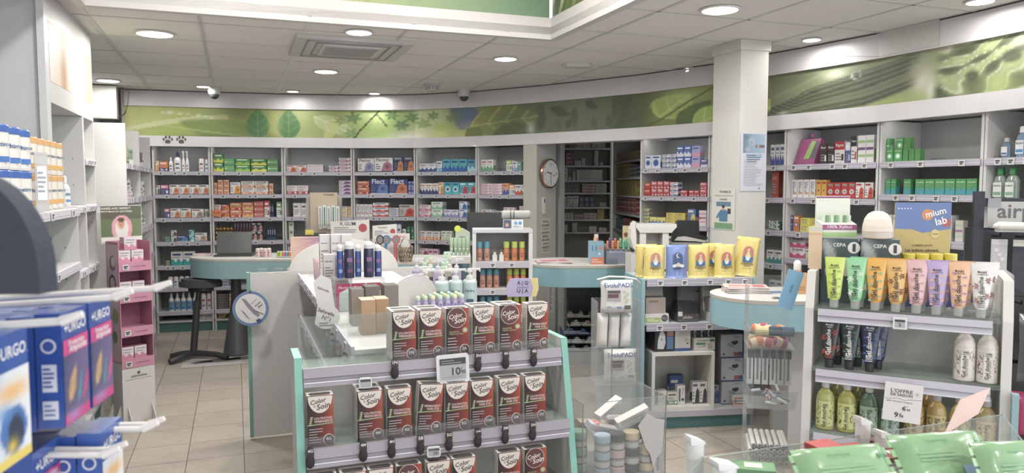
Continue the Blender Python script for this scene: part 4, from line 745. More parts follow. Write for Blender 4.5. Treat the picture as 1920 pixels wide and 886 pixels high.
# ---- dispensary shelves behind the doorway
D1 = Bay((at(1047, 350, 9.75).x, 9.75), (at(1147, 350, 9.75).x, 9.75), 'dispensary back')
D1.unit('tall back shelf seen through the doorway, medicines on eight boards', zs=[zat(y, 9.72) for y in (277, 310, 338, 361, 388, 411, 435)], zt=2.68, depth=.35, railn=False, back='a5a293', plinth='9a978c', group='dispensary shelves')
D2 = Bay((at(1149, 350, 9.6).x, 9.6), (at(1204, 350, 7.95).x, 7.95), 'dispensary side')
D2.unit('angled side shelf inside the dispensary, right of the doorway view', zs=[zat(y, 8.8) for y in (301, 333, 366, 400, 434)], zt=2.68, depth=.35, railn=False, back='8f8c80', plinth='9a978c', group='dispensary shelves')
D3 = Bay((.49, 8.55), (at(1045, 350, 9.7).x, 9.66), 'narrow dispensary shelf')
D3.unit('narrow shelf just behind the clock column', zs=[zat(y, 9.1) for y in (285, 305, 337, 371, 405, 443)], zt=2.68, depth=.32, railn=False, back='a5a293', plinth='9a978c', group='dispensary shelves')
k = (3.854, 1000, 250); zz = [zat(y, 9.72) for y in (277, 310, 338, 361, 388, 411, 435)]
pk = ['dedad0', 'plain', 'b8b0a0', '8a8478']
D1.put(0, zz[0], 103, [('box', 262, 295, 60, 'dark ended white box', 1, 1, '8a8884', 'plain', '6a6a66', 'c0bcb4'), ('box', 300, 345, 62, 'white medicine box', 1, 1, *pk), ('box', 350, 410, 70, 'small white box', 2, 2, *pk), ('box', 418, 520, 66, 'small white box', 3, 2, *pk)], *k)
D1.put(1, zz[1], 230, [('box', 200, 225, 180, 'white box', 1, 1, *pk), ('box', 232, 290, 140, 'red and blue box', 1, 3, 'a83a5a', 'band', '4a4a84', 'e0d8d8'), ('box', 297, 345, 195, 'low white box', 1, 2, *pk), ('box', 347, 376, 178, 'white box', 1, 2, *pk), ('box', 440, 470, 116, 'tall stacked white box', 1, 4, *pk), ('box', 478, 505, 205, 'low white box', 1, 1, *pk)], *k)
D1.put(2, zz[2], 338, [('box', 192, 213, 285, 'pink box', 1, 1, 'd9b8b0', 'plain', 'c09a90', 'a07a70'), ('box', 216, 248, 243, 'tall white box', 1, 1, *pk), ('box', 250, 276, 312, 'low white box', 1, 1, *pk), ('box', 282, 306, 275, 'white box', 1, 1, *pk), ('box', 312, 500, 262, 'long flat white box', 1, 3, *pk)], *k)
D1.put(3, zz[3], 427, [('box', 196, 330, 400, 'small scattered carton', 5, 1, '9a9a94', 'plain', '6a6a70', 'c8c8c0'), ('box', 352, 450, 362, 'long white box over a red one', 1, 3, 'd6d0c6', 'band', 'b04a44', '8a8478'), ('box', 452, 530, 362, 'white box end', 1, 2, 'd6d0c6', 'plain', 'b04a44', '8a8478')], *k)
D1.put(4, zz[4], 530, [('box', 190, 240, 455, 'tall white box', 2, 1, *pk), ('box', 242, 326, 452, 'tall white and green box', 2, 1, 'd3d6cc', 'band', '9ab0a8', '7a8a84'), ('box', 330, 444, 455, 'dark blue box with pale disc', 3, 2, '3f4f5c', 'dot', '8a9aa4', '5a6a74'), ('box', 480, 525, 500, 'tiny white carton', 3, 1, *pk)], *k)
D1.put(5, zz[5], 620, [('box', 192, 290, 575, 'small white carton', 4, 2, *pk), ('box', 296, 362, 585, 'small carton with violet label', 3, 1, 'b8a0a8', 'band', '6a4a7a', 'd8d0d0'), ('box', 364, 458, 575, 'red and white carton', 3, 2, 'cdbcae', 'band', 'b8504a', '8a8478'), ('box', 462, 512, 545, 'yellow box', 1, 3, 'c9b05a', 'plain', 'b09a4a', '8a7a40')], *k)
D1.put(6, zz[6], 715, [('box', 200, 245, 665, 'small white carton', 2, 2, *pk), ('box', 280, 316, 650, 'small stacked carton', 1, 4, *pk), ('box', 402, 455, 675, 'small white carton', 2, 1, *pk), ('box', 475, 530, 685, 'tiny white carton', 3, 1, *pk)], *k)
z2 = [zat(y, 8.8) for y in (301, 333, 366, 400, 434)]
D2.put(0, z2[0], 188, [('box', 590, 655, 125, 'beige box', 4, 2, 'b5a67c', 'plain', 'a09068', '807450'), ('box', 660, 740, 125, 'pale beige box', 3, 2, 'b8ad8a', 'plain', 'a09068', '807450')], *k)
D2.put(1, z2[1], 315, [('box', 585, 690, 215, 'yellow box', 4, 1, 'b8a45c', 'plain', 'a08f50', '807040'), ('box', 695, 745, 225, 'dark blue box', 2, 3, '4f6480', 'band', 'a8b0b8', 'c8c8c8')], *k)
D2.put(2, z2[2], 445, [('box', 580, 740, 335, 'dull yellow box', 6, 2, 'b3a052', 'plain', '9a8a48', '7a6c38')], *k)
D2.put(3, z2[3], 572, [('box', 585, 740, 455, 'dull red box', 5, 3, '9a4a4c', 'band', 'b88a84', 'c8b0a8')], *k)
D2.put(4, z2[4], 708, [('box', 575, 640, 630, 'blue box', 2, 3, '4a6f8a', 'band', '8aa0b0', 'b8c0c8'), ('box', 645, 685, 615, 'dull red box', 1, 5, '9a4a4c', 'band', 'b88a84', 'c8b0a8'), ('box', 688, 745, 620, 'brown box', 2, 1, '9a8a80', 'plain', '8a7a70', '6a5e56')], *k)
z3 = [zat(y, 9.1) for y in (285, 305, 337, 371, 405, 443)]
for i_, (cA, lk) in enumerate((('4a5a74', 'dark blue box'), ('cfccc4', 'white box'), ('b8b4ac', 'grey box'), ('7a5a80', 'violet box'), ('5a9a4a', 'green box'), ('cfc0b8', 'pinkish box'))):
    D3.put(i_, z3[i_], 150, [('box', 118, 150, 112, lk, 2, 1, cA, 'plain', 'a0a0a0', 'dddddd')], *k)

# paw prints stuck on the lower fascia band
for px, nm in ((320, 'left'), (345, 'right')):
    q = wpt(px, -.0525); z = zat(262, q.y); m = MB(); c = '5c4f4a'
    m.disc(0, -.018, .028, 0, c, rz=.022, n=14); m.disc(-.014, -.026, .014, -.0004, c, n=10); m.disc(.014, -.026, .014, -.0004, c, n=10)
    for dx, dz, rt in ((-.042, .006, .011), (-.018, .028, .012), (.018, .028, .012), (.042, .006, .011)): m.disc(dx, dz, rt, 0, c, rz=rt*1.5, n=12)
    m.build('paw_sticker', None, f'{nm} of the two brown paw print stickers on the white fascia', 'sticker', 'paw print stickers', (q.x, q.y, z), B1.rz)
# partly seen lower shelves right of the round counter
k = (1.0, 0, 0)
B8.put(4, .76, 560, [('box', 1441, 1468, 530, 'white and plum box', 2, 1, 'dad4d8', 'band', '7a5a80', '5a5a70')], *k)
B8.put(5, .51, 640, [('box', 1440, 1466, 598, 'teal toothpaste box', 3, 1, '4a9a90', 'plain', 'b8a86a', 'd0d8d4')], *k)
B9.put(4, .76, 592, [('box', 1480, 1530, 550, 'tall white and blue box', 3, 1, 'd6d6da', 'side', '5a7ab0', '4a5a84'), ('box', 1540, 1630, 555, 'white and green box', 4, 1, 'd9dad4', 'band', '7aa86a', '5a6a5a')], *k)
B9.put(5, .51, 660, [('box', 1480, 1630, 620, 'pale grey box', 6, 1, 'cfd0d4', 'wave', '8a9ab8', '5a6a84')], *k)
for B_, rw in ((B3, 3), (B4, 4), (B6, 3)):
    pass
B3.put(4, .76, 500, [('box', 538, 655, 465, 'white and violet box', 5, 2, 'dcd8dc', 'band', '8a6aa0', '5a4a6a')], *k); B3.put(5, .51, 542, [('box', 538, 655, 508, 'white and amber box', 6, 1, 'dedad2', 'band', 'd09a4a', '6a5a4a')], *k)
B4.put(4, .76, 500, [('box', 668, 775, 468, 'white and teal box', 5, 2, 'dadcdc', 'band', '4a9aa0', '4a5a6a')], *k)
B5.put(5, .51, 542, [('box', 786, 890, 508, 'white and rose box', 6, 1, 'dedada', 'band', 'c87a90', '6a5a6a')], *k)
B6.put(4, .76, 505, [('box', 900, 1000, 472, 'white and blue box', 5, 2, 'dadce0', 'band', '5a7ac0', '4a5a84')], *k)
B7.put(3, 1.03, 468, [('box', 1206, 1324, 436, 'white and lime box', 6, 1, 'dcdcd4', 'band', '9ab85a', '5a6a4a')], *k); B7.put(4, .76, 520, [('box', 1206, 1324, 486, 'white and navy box', 6, 1, 'dadce0', 'band', '3a4f94', '4a5a84')], *k)
B10.put(4, .76, 560, [('box', 1650, 1830, 520, 'white and aqua box', 8, 1, 'dcdede', 'band', '5aa8b0', '4a6a74')], *k)
B11.put(2, 1.30, 560, [('box', 1845, 1980, 500, 'white and mint box', 5, 1, 'dcdeda', 'band', '8ac0a0', '4a6a5a')], *k)

# small card displays among the boxes
def shelf_spot(B_, px, py, off): t_, Y_ = B_.xl(px, py, off); p = B_.p0+B_.d*t_+B_.n*off; return p, Y_
p, _ = shelf_spot(B9, 1508, 300, .05); t = thing('slanted_display', 'magenta, green and grey slanted card display, top shelf left of the black boxes', 'display stand', (p.x, p.y, 1.8255), B9.rz)
m = MB(); m.xprism([(0, 0), (.12, 0), (.12, .20), (.08, .20), (0, .02)], -.09, .09, 'a04a7c'); m.add([(-.02, .0045, .03), (.03, .0045, .03), (.05, .0705, .18), (.01, .0705, .18)], [(0,1,2,3)], '8ab85a'); m.add([(.035, .0045, .03), (.085, .0045, .03), (.085, .0705, .18), (.055, .0705, .18)], [(0,1,2,3)], '5a5a64'); m.build('display_card', t)
m = MB(); m.yprism([(-.04, .201), (.05, .201), (.055, .235), (.02, .255), (-.03, .245)], .08, .085, '4a4464'); m.disc(.01, .225, .015, .079, 'b04a54'); m.build('top_flap', t)
for z, py, nm, q in ((1.30, 408, 'third', 505), (1.03, 452, 'fourth', 509)):
    p, _ = shelf_spot(B2, q, py, .05); t = thing('pouch_display', f'navy display of dark slim packs on the {nm} shelf of the green box bay', 'display stand', (p.x, p.y, z+.0005), B2.rz)
    m = MB(); m.xprism([(0, 0), (.10, 0), (.10, .13), (.09, .13), (.03, .03), (0, .03)], -.055, .055, '2c3a64'); m.build('display_tray', t)
    for k_ in range(4):
        m = MB(); m.box(-.045+.024*k_, -.027+.024*k_, .03, .04, .035, .15, '28304e', 'gloss'); m.rect(-.042+.024*k_, .06, -.030+.024*k_, .12, .029, '9aa0b8'); m.build('slim_pack', t)
p = wpt(407, -.02); z = zat(399, p.y); m = MB(); m.yprism([((.055+.014*(i % 2))*math.cos(i*math.pi/12), (.035+.008*(i % 2))*math.sin(i*math.pi/12)) for i in range(24)], 0, .002, 'd9784a'); m.text('PROMO', 0, 0, .07, -.001, '8a3a2a'); m.box(-.004, .004, .002, .018, -.03, -.02, 'd9784a')
m.build('promo_star', None, 'orange star-shaped promotion tag on the rail between the pet and orange boxes', 'sign', loc=(p.x, p.y, z), rz=B2.rz)
# ================================================================== LEFT WALL
def local_thing(name, label, cat, a, b, z=0, rot=0, group=None): X, Y = AB(a, b); return thing(name, label, cat, (X, Y, z), RA+rot, group)
# milk shelving along the left wall: fronts face the aisle (+b)
X0, Y0 = AB(6.02, -.93); X1, Y1 = AB(4.70, -.93)
def bay_ab(a_near, a_far, b, name): return Bay(AB(a_near, b), AB(a_far, b), name)       # local x runs away from the camera, inner side = -b
L1 = bay_ab(2.35, 4.60, -.80, 'near milk shelf'); L2 = bay_ab(4.70, 5.62, -.93, 'milk fascia bay'); L3 = bay_ab(5.625, 6.02, -.93, 'narrow bottle bay')
RL = 'c9c7d2'
L1.unit('low white shelf unit under stacked milk powder tins, front left', zs=[1.54, 1.25, .95, .62, .30], zt=1.545, depth=.55, back='b4b6b8', rail=RL, group='shelf units on the left wall')
L2.unit('white shelf unit below the portrait fascia on the left wall', zs=[1.53, 1.12, .80, .45], depth=.42, back='b9b9b8', rail=RL, group='shelf units on the left wall')
L3.unit('narrow white shelf unit at the far end of the left wall', zs=[1.84, 1.53, 1.12, .80, .45], depth=.42, back='b9b9b8', rail=RL, group='shelf units on the left wall')
def on_ab(me, name, label, cat, a, b, z, rot, group): X, Y = AB(a, b); return inst(name, me, None, label, cat, group, (X, Y, z), RA+rot)
FACE = math.pi/2-.75            # tins turned a little towards the entrance
tin_b = bottle('milk_tin', 'tin', .128, .175, 'dfdcd6', '3a63b8', 'e4e2dd', '3f74c4', '33538f', 'Biostime')
tin_o = bottle('milk_tin', 'tin', .105, .165, 'dfdad0', 'd9a56a', 'e2dcd0', 'd9a25a', '4a5a7c', 'Inostime')
tin_y = bottle('milk_tin', 'tin', .10, .16, 'dfd8bc', '2f4484', 'e0d6b4', 'e0b63c', '2f4484', 'Novalac')
names = [('nearest', 2.92), ('second nearest', 3.08), ('third', 3.24), ('fourth', 3.40), ('fifth', 3.56), ('sixth', 3.72)]
for nm, a in names:
    for lv, z in (('lower', 1.541), ('upper', 1.7175)):
        on_ab(tin_b, 'milk_tin', f'{nm} blue lidded milk powder tin in the {lv} tier, left wall shelf', 'tin', a, -.845, z, FACE, 'blue lidded milk tins')
for i, a in enumerate((3.87, 4.0, 4.13, 4.26, 4.39)):
    for lv, z in (('lower', 1.541), ('upper', 1.7075)):
        on_ab(tin_o, 'milk_tin', f'{ORD[i]} tan lidded milk tin in the {lv} tier, behind the blue lids', 'tin', a, -.845, z, FACE, 'tan lidded milk tins')
for i, a in enumerate((3.55, 3.75, 3.95, 4.15)):
    on_ab(tin_y, 'milk_tin', f'{ORD[i]} yellow labelled tin with navy lid, shelf below the tan lids', 'tin', a, -.86, 1.251, FACE, 'yellow labelled tins')
m = MB(); m.box(-.03, .03, 0, .004, 0, .26, 'dcdde0', 'film'); m.rect(-.022, .05, .022, .2, -.001, 'e8e8ea'); m.lines(-.02, .08, .02, .18, -.0015, 5, '9aa0ac')
m.build('leaflet_holder', None, 'clear leaflet strip standing before the tan lidded tins', 'leaflet holder', loc=(*AB(3.80, -.795), 1.541), rz=RA+FACE)
for i, (a, st) in enumerate(((4.85, 'blue'), (5.0, 'white'), (5.2, 'blue'), (5.4, 'white'))):
    me = bottle('baby_bottle', 'spray', .06, .19, 'd9dde2' if st == 'white' else '8ab0d4', 'e6e6e8', 'e2e4e8', '5a8ac0', '6a8ab0')
    on_ab(me, 'baby_bottle', f'{ORD[i]} {st} baby bottle on the shelf under the portrait fascia', 'bottle', a, -.99, 1.531, FACE, 'baby bottles')
for i, (a, z, body, cap, w_) in enumerate(((5.70, 1.531, '8fb8a0', '3f8a6a', .06), (5.78, 1.531, 'bcd0c4', '3f6a9a', .05), (5.88, 1.531, '9ac4a4', 'dfe4e0', .06), (5.72, 1.841, 'd8dade', 'e4e4e4', .04), (5.80, 1.841, 'cfd8e0', '6a9ac0', .04), (5.88, 1.841, 'dcd4d8', 'c090a0', .04))):
    me = bottle('lotion_bottle', 'spray', w_, .20 if i < 3 else .15, body, cap, 'e2e4e2', '6aa88a', '4a6a5a')
    on_ab(me, 'lotion_bottle', f'{ORD[i]} lotion bottle in the narrow bay at the left wall end', 'bottle', a, -.99, z, FACE, 'lotion bottles in the narrow bay')
for i in range(6):
    me = bottle('care_tube', 'tube', .05, .2, ['d8dce4', '8ab4d8'][i % 2], 'e6e6ea', '', '4a7ab8', '5a7ab0')
    on_ab(me, 'care_tube', f'{ORD[i]} pale blue care tube on the middle left wall shelf', 'tube', 4.8+i*.13, -.99, 1.121, FACE, 'care tubes')
for i in range(4):
    me = pack('nappy_pack', .16, .2, .1, ['5a8ac8', 'cfd8e8', 'e0c8a0', '9ab8dc'][i], 'wave', 'e6e8ee', '3a5aa0', '', i)
    on_ab(me, 'nappy_pack', f'{["blue", "pale", "cream", "light blue"][i]} soft pack on the lower shelf of the left wall', 'pack', 3.2+i*.3, -.86, .951, math.pi/2, 'packs on the lower left shelf')
# far free-standing white unit beside the pink display
U1 = bay_ab(6.25, 7.10, -.76, 'white side unit'); U2 = bay_ab(7.105, 8.0, -.76, 'far white side unit')
zs = [1.83, 1.57, 1.30, 1.03, .76, .50, .24]
U1.unit('tall white shelf unit behind the pink display, near half', zs=zs, zt=2.125, depth=.5, back='b9b7b4', group='shelf units on the left side', plinth='8a8a8c')
U2.unit('tall white shelf unit behind the pink display, far half', zs=zs, zt=2.125, depth=.5, back='b9b7b4', group='shelf units on the left side', plinth='8a8a8c')
cols = [('dcd6d2', 'c9a0a8'), ('c8b0b0', 'a06a7a'), ('7a8a9c', 'd8d8d8'), ('d9d9d6', '8a9aac'), ('b8a898', '7a5a4a'), ('6a5a5a', 'c8c0b8'), ('8fae90', 'dfe4dc')]
for bi, (U, a0_, half) in enumerate(((U1, 6.32, 'near'), (U2, 7.18, 'far'))):
    for i, z in enumerate(zs):
        for q in range(4):
            c_ = cols[(i*3+q*2+bi) % 7]; kd = ['spray', 'can', 'tube', 'box'][(i+q+bi) % 4]
            if kd == 'box': me = pack('toiletry_box', .07, .13, .05, c_[0], 'band', c_[1], '6a6a70', '', q)
            else: me = bottle('toiletry_bottle', kd, .055, .15, c_[0], c_[1], 'e0dedc', c_[1], '6a6a70')
            on_ab(me, 'toiletry_box' if kd == 'box' else 'toiletry_bottle', f'{ORD[q]} toiletry item on the {ORD[i]} shelf down, {half} half of the white side unit', 'box' if kd == 'box' else 'bottle', a0_+q*.18+rnd.uniform(0, .04), -.80, z+.0005, math.pi/2-.3, 'toiletries on the white side unit')
m = MB(); m.box(-.035, .06, -.03, .12, .0, 1.52, 'd6d3ce', 'laminate')
m.lathe([(.06, 1.52), (.075, 1.53), (.075, 1.55), (.06, 1.56)], 'dad6d1', 'laminate', 20, cx=.01, cy=.04); X, Y = AB(8.08, -.86)
m.build('shelf_end_post', None, 'rounded white end post of the low shelving left of the pet goods', 'post', loc=(X, Y, 0), rz=RA)
m = MB(); m.box(-.38, 0, 0, .40, 0, 1.5, 'cbc8c3', 'laminate')
for i in range(6):
    for q in range(3): m.box(0, .03, .02, .44, .2+.22*i-.0, .215+.22*i, 'bdbac6', 'plastic')
m.build('low_shelf_block', None, 'low white shelving block with rails between side unit and back wall', 'shelf', loc=(*AB(8.24, -.98), 0), rz=RA)
# pink cardboard floor display
FLp = at(221, 780, 5.1)+Vector((.035, .01, 0)); d_ = Vector((.63, .777)); ang = math.atan2(d_.y, d_.x)
t = thing('cardboard_display', 'pink and white cardboard floor display with pink and white boxes and baby header', 'display stand', (FLp.x, FLp.y, 0), ang)
PW, PD = .225, .19; Z = [.44, .66, .90, 1.12]; ZT = 1.27; PK = 'c4809a'
m = MB(); m.box(0, PW, 0, PD, .0, .42, 'd9d6d3'); m.disc(PW/2, .345, .012, -.001, '6a6a50'); m.text('calmosine', PW/2, .325, .11, -.001, '4a5a44'); m.rect(.02, .30, .2, .303, -.001, '888880')
for x in (.03, PW-.03): m.add([(x, 0, 0), (x, -.07, 0), (x, 0, .12), (x+.004, 0, 0), (x+.004, -.07, 0), (x+.004, 0, .12)], [(0,1,2), (3,5,4), (0,3,4,1), (1,4,5,2)], 'dddad7')
for y in (.04, PD-.03): m.add([(0, y, 0), (-.045, y, 0), (0, y, .12), (0, y+.004, 0), (-.045, y+.004, 0), (0, y+.004, .12)], [(0,2,1), (3,4,5), (0,1,4,3), (1,2,5,4)], 'd9d6d3')
m.build('base_box', t)
m = MB(); m.box(0, .006, 0, PD, .42, ZT, PK); m.box(PW-.006, PW, 0, PD, .42, ZT, PK); m.box(0, PW, PD-.006, PD, .42, ZT, 'bd7591')
m.add([(-.0006, .01, .43), (-.0006, PD-.01, .43), (-.0006, PD-.01, ZT-.02), (-.0006, .01, ZT-.02)], [(3,2,1,0)], 'd8b8c4')
for (y, z, r_, c_) in ((.09, 1.12, .05, '8a6a86'), (.08, 1.13, .033, 'd9c8c4'), (.10, .98, .055, '5a3f5e'), (.10, .98, .038, 'd0bdb8'), (.07, .75, .05, '9aa878'), (.09, .60, .04, '7a8a5a')):
    m.add([(-.0008-r_*.002 if c_ in ('d9c8c4', 'd0bdb8') else -.0007, y+r_*math.cos(q*.45), z+r_*1.1*math.sin(q*.45)) for q in range(14)], [tuple(range(14))[::-1]], c_)
m.build('pink_frame', t)
for i, z in enumerate(Z):
    m = MB(); m.box(.006, PW-.006, 0, PD-.006, z-.006, z, 'cf8fa8'); m.box(.0, PW, -.004, 0, z-.055, z+.012, 'd08aa6'); m.text('INTIMATE COMFORT'[:9].lower() if False else 'confort bébé', PW*.62, z-.022, .09, -.005, 'a05a7c'); sh = m.build('tray', t)
    inst('price_tag', price_tag_mesh(), sh, loc=(.045, -.009, z-.045))
m = MB(); m.box(-.03, PW+.03, PD+.001, PD+.006, ZT-.02, ZT+.25, 'cfcac6')
bp = Pic(110, 80, [(0, '55663f'), (110, '6a7a50')]); bp.mix((bp.Y < 30)*.8, '4a4a3c'); bp.blob(30, 10, 30, 12, '5c4a3e', .7); bp.blob(90, 15, 30, 10, '55604a', .8)
bp.ell(56, 50, 28, 29, 'd99aa4'); bp.ell(56, 50, 18, 19, 'e0d4cc'); bp.ell(56, 62, 15, 12, 'd9d6d6'); bp.ell(54, 40, 9, 11, 'c99478'); bp.ell(54, 31, 9, 5, '5a3c2c'); bp.mix(bp.Y > 68, 'dcd8d2'); bp.blob(54, 42, 3, 1.2, '8a4a44', .8); bp.blob(50, 36, 1.3, 1.3, '3a2a24', 1); bp.blob(58, 36, 1.3, 1.3, '3a2a24', 1)
m.grid(bp.fn(), 44, 32, -.027, PW+.027, ZT-.01, ZT+.245, PD); m.text('SOIGNEZ AVEC RESPECT', PW*.3, ZT+.228, .22, PD-.002, 'e8e4dc'); m.text('LES PETITS MAUX DU QUOTIDIEN', PW*.3, ZT+.205, .24, PD-.002, 'e8e4dc'); m.build('header_card', t)
me = pack('lotion_box', .082, .088, .07, 'e0dadb', 'wave', 'd88aa8', '5a4a8c', 'Calmosine', top='d07aa0')
def inpink(x, y, z, l):
    p = FLp+Vector((d_.x*x-d_.y*y, d_.y*x+d_.x*y, 0)); inst('lotion_box', me, None, l, 'box', 'pink topped boxes on the pink display', (p.x, p.y, z), ang)
for z, rn in ((Z[3], 'top'), (Z[2], 'second')):
    for x, sd in ((.055, 'left'), (.145, 'right')): inpink(x, .03, z+.001, f'white and pink box, {sd} one in front on the {rn} tray of the pink display')
inpink(.10, .035, Z[3]+.091, 'white and pink box lying on top of the two on the pink display')
for x, sd in ((.055, 'left'), (.145, 'right')): inpink(x, .03, Z[0]+.001, f'white and pink box, {sd} one on the lowest tray of the pink display')
# ---- foreground: hooks with blue plaster boxes, dark rounded header
def hook(p0, p1, label):
    m = MB(); m.tube([p0, p1], .0042, 'd8d6d4', 'plastic', 10); e = Vector(p1); dd = (e-Vector(p0)).normalized(); q = e+dd*.02+Vector((0, 0, .008)); m.tube([e, q], [.0055, .0035], 'dedcda', 'plastic', 10)
    m.build('display_hook', None, label, 'hook', 'white display hooks in the left foreground')
def URGO_side(m, x0, x1, z0, z1, y): pass
def urgo(name, w, h, d, col='2b4fa8', body='pink', title='URGO'):
    m = MB(); m.box(-w/2, w/2, 0, d, 0, h, col, 'gloss')
    if body == 'pink':
        pc = Pic(40, 60, [(0, '4a4a72'), (40, '6a5a8a')]); pc.mix((pc.Y > 52), 'c9387a'); pc.leaf(8, 44, 34, 7, -1.2, 'b08a60', 'd0b080', 1); pc.leaf(22, 48, 30, 3.4, -1.35, '4a8a94', k=1); pc.leaf(28, 48, 36, 4, -1.1, 'c84a80', k=1); pc.blob(14, 54, 12, 5, '9a8ac0', .8)
        m.grid(pc.fn(), 16, 24, -w/2+.001, w/2-.001, .001, h*.66, -.0008); m.rect(-w/2+.001, h*.62, w/2-.001, h*.76, -.0012, 'd2408a'); m.text('Protection', 0, h*.72, w*.62, -.002, 'f0e6ee', slant=.2); m.text('Ampoules', .004, h*.66, w*.7, -.002, 'f4eef2', slant=.2)
    else:
        pc = Pic(40, 60, [(0, 'c8d4e4'), (40, 'dfe4ea')]); pc.ell(20, 38, 15, 15, '3a6ab4'); pc.ell(22, 40, 9, 10, '23304a'); pc.blob(18, 48, 6, 5, 'e0b83a', 1); pc.blob(20, 14, 18, 6, 'e8a85a', .9); pc.mix(pc.Y > 53, 'e2c85a'); pc.blob(10, 26, 10, 5, '5a8ac8', .8)
        m.grid(pc.fn(), 16, 24, -w/2+.001, w/2-.001, .001, h*.72, -.0008)
    m.text('+'+title, 0, h*.86, w*.84, -.001, 'eef0f6')
    m.M = Matrix.Rotation(-math.pi/2, 4, 'Z')          # printed left side
    m.disc(-d*.5, h*.72, d*.3, -w/2-.001, 'e0e4ee'); m.disc(-d*.5, h*.72, d*.22, -w/2-.0014, '2b4fa8')
    m.rect(-d*.78, h*.32, -d*.22, h*.56, -w/2-.001, 'd9deea'); m.lines(-d*.74, h*.35, -d*.28, h*.54, -w/2-.0014, 5, '2b4fa8'); m.rect(-d*.8, h*.08, -d*.2, h*.24, -w/2-.001, 'd9deea'); m.lines(-d*.74, h*.1, -d*.28, h*.22, -w/2-.0014, 3, '6a7ab0')
    m.M = Matrix.Identity(4); return m.mesh(name)
nF = Vector((.99, .144, 0)); D1 = Vector((-.144, .99, 0)); RF = math.atan2(.99, -.144)
ub = urgo('plaster_box', .076, .146, .031); ub2 = urgo('plaster_box', .076, .146, .031, '2b55b0', 'blue')
PF = at(118, 700, .93); zt_ = at(118, 588, .93).z; zb_ = zt_-.146
def hang(me, base, k, z, label, group): q = base-nF*(.033*k)+nF*0; inst('plaster_box', me, None, label, 'box', group, (q.x, q.y, z), RF)
bases = [(PF+D1*.038, ub, 'middle hook'), (PF+D1*.122, ub, 'far hook'), (PF+D1*-.124, ub2, 'near hook')]
for (bb, me, hn), n_ in zip(bases, (7, 7, 5)):
    for q in range(n_):
        hang(me, bb, q, zb_-.004*q, f'blue plaster box, {ORD[q]} from the front on the {hn}, left foreground', 'plaster boxes on the hooks')
for (bb, me, hn), (tx, ty) in zip(bases, ((215, 557), (290, 540), (115, 602))):
    fr = bb+nF*.012; tp = at(tx, ty, bb.y+.02); z1 = zb_+.158
    m = MB(); e = Vector((tp.x, bb.y+.02, tp.z)); s0 = Vector((bb.x-.275, bb.y-.06, zb_+.145)); m.tube([s0, e], .0045, 'dcd9d6', 'plastic', 10); e2 = e+Vector((.022, .004, .008)); m.tube([e, e2], [.0062, .004], 'e2dfdc', 'plastic', 10)
    m.build('display_hook', None, f'white prong of the {hn}, passing over the hanging blue boxes', 'hook', 'white display hooks in the left foreground')
lb = [(at(190, 850, 1.0)+D1*.038, ub2, 'lower far hook', (300, 797)), (at(60, 850, .92)+D1*.038, ub, 'lower near hook', (228, 845))]
for bb, me, hn, (tx, ty) in lb:
    zt2 = at(190, 812, 1.0).z
    for q in range(4): hang(me, Vector((bb.x, bb.y, 0)), q, zt2-.146-.003*q, f'blue plaster box, {ORD[q]} from the front on the {hn}, bottom left', 'plaster boxes on the lower hooks')
    tp = at(tx, ty, bb.y+.03)
    for dy in (0, .02):
        m = MB(); e = Vector((tp.x-.02, bb.y+.02+dy, tp.z-.002)); s0 = Vector((bb.x-.25, bb.y-.05+dy, zt2+.006)); m.tube([s0, e], .0042, 'dcd9d6', 'plastic', 10); e2 = e+Vector((.02, .004, .008)); m.tube([e, e2], [.006, .004], 'e2dfdc', 'plastic', 10)
        m.build('display_hook', None, f'white {"front" if not dy else "rear"} prong of the {hn}, bottom left of the frame', 'hook', 'white display hooks in the left foreground')
hp = bases[0][0]-nF*.32
m = MB(); m.box(-.5, .5, 0, .02, .0, 1.60, 'c8c6c3', 'laminate')
for i in range(12):
    for j in range(9): m.rect(-.45+.08*i, 1.02+.055*j, -.435+.08*i, 1.034+.055*j, -.001, '6a6a6c')
m.build('hook_panel', None, 'perforated white panel that carries the display hooks, left of the frame', 'display panel', loc=(hp.x, hp.y, 0), rz=RF)
hc = at(-14, 430, .74); zt3 = at(0, 320, .74).z; zb3 = at(0, 552, .74).z
pts = [(-.12, zb3), (.044, zb3)]+[(-.038+.082*math.cos(a), zt3-.105+.105*math.sin(a)) for a in np.linspace(0, math.pi, 26)]
m = MB(); m.yprism(pts, 0, .03, '2f3542', 'cloth'); m.box(-.345, -.10, .01, .02, zb3+.01, zb3+.03, '2f3542', 'metal'); o = m.build('header_panel', None, 'dark navy rounded header board, blurred at the left edge', 'display panel', loc=(hc.x, hc.y, 0), rz=0)
# ================================================================== COUNTERS
BLUE = '86b3bb'
def arc(cx, cy, r, a0, a1, n=20, ry=None): ry = ry or r; return [(cx+r*math.cos(a0+(a1-a0)*i/n), cy+ry*math.sin(a0+(a1-a0)*i/n)) for i in range(n+1)]
def counter(pts, label, zt=.975, ped=None, col=BLUE, tcol='d3d1cc'):
    cx = sum(p[0] for p in pts)/len(pts); cy = sum(p[1] for p in pts)/len(pts); P = [(p[0]-cx, p[1]-cy) for p in pts]
    t = thing('service_counter', label, 'counter', (cx, cy, 0), 0, None)
    m = MB(); m.prism(P, zt-.022, zt, tcol, 'laminate', side='b8b2a8'); m.build('counter_top', t)
    Q = [(p[0]*.992, p[1]*.992) for p in P]; m = MB(); m.prism(Q, zt-.185, zt-.0225, '6f979e', 'laminate', side=col, smooth=False); m.build('apron', t)
    return t, cx, cy
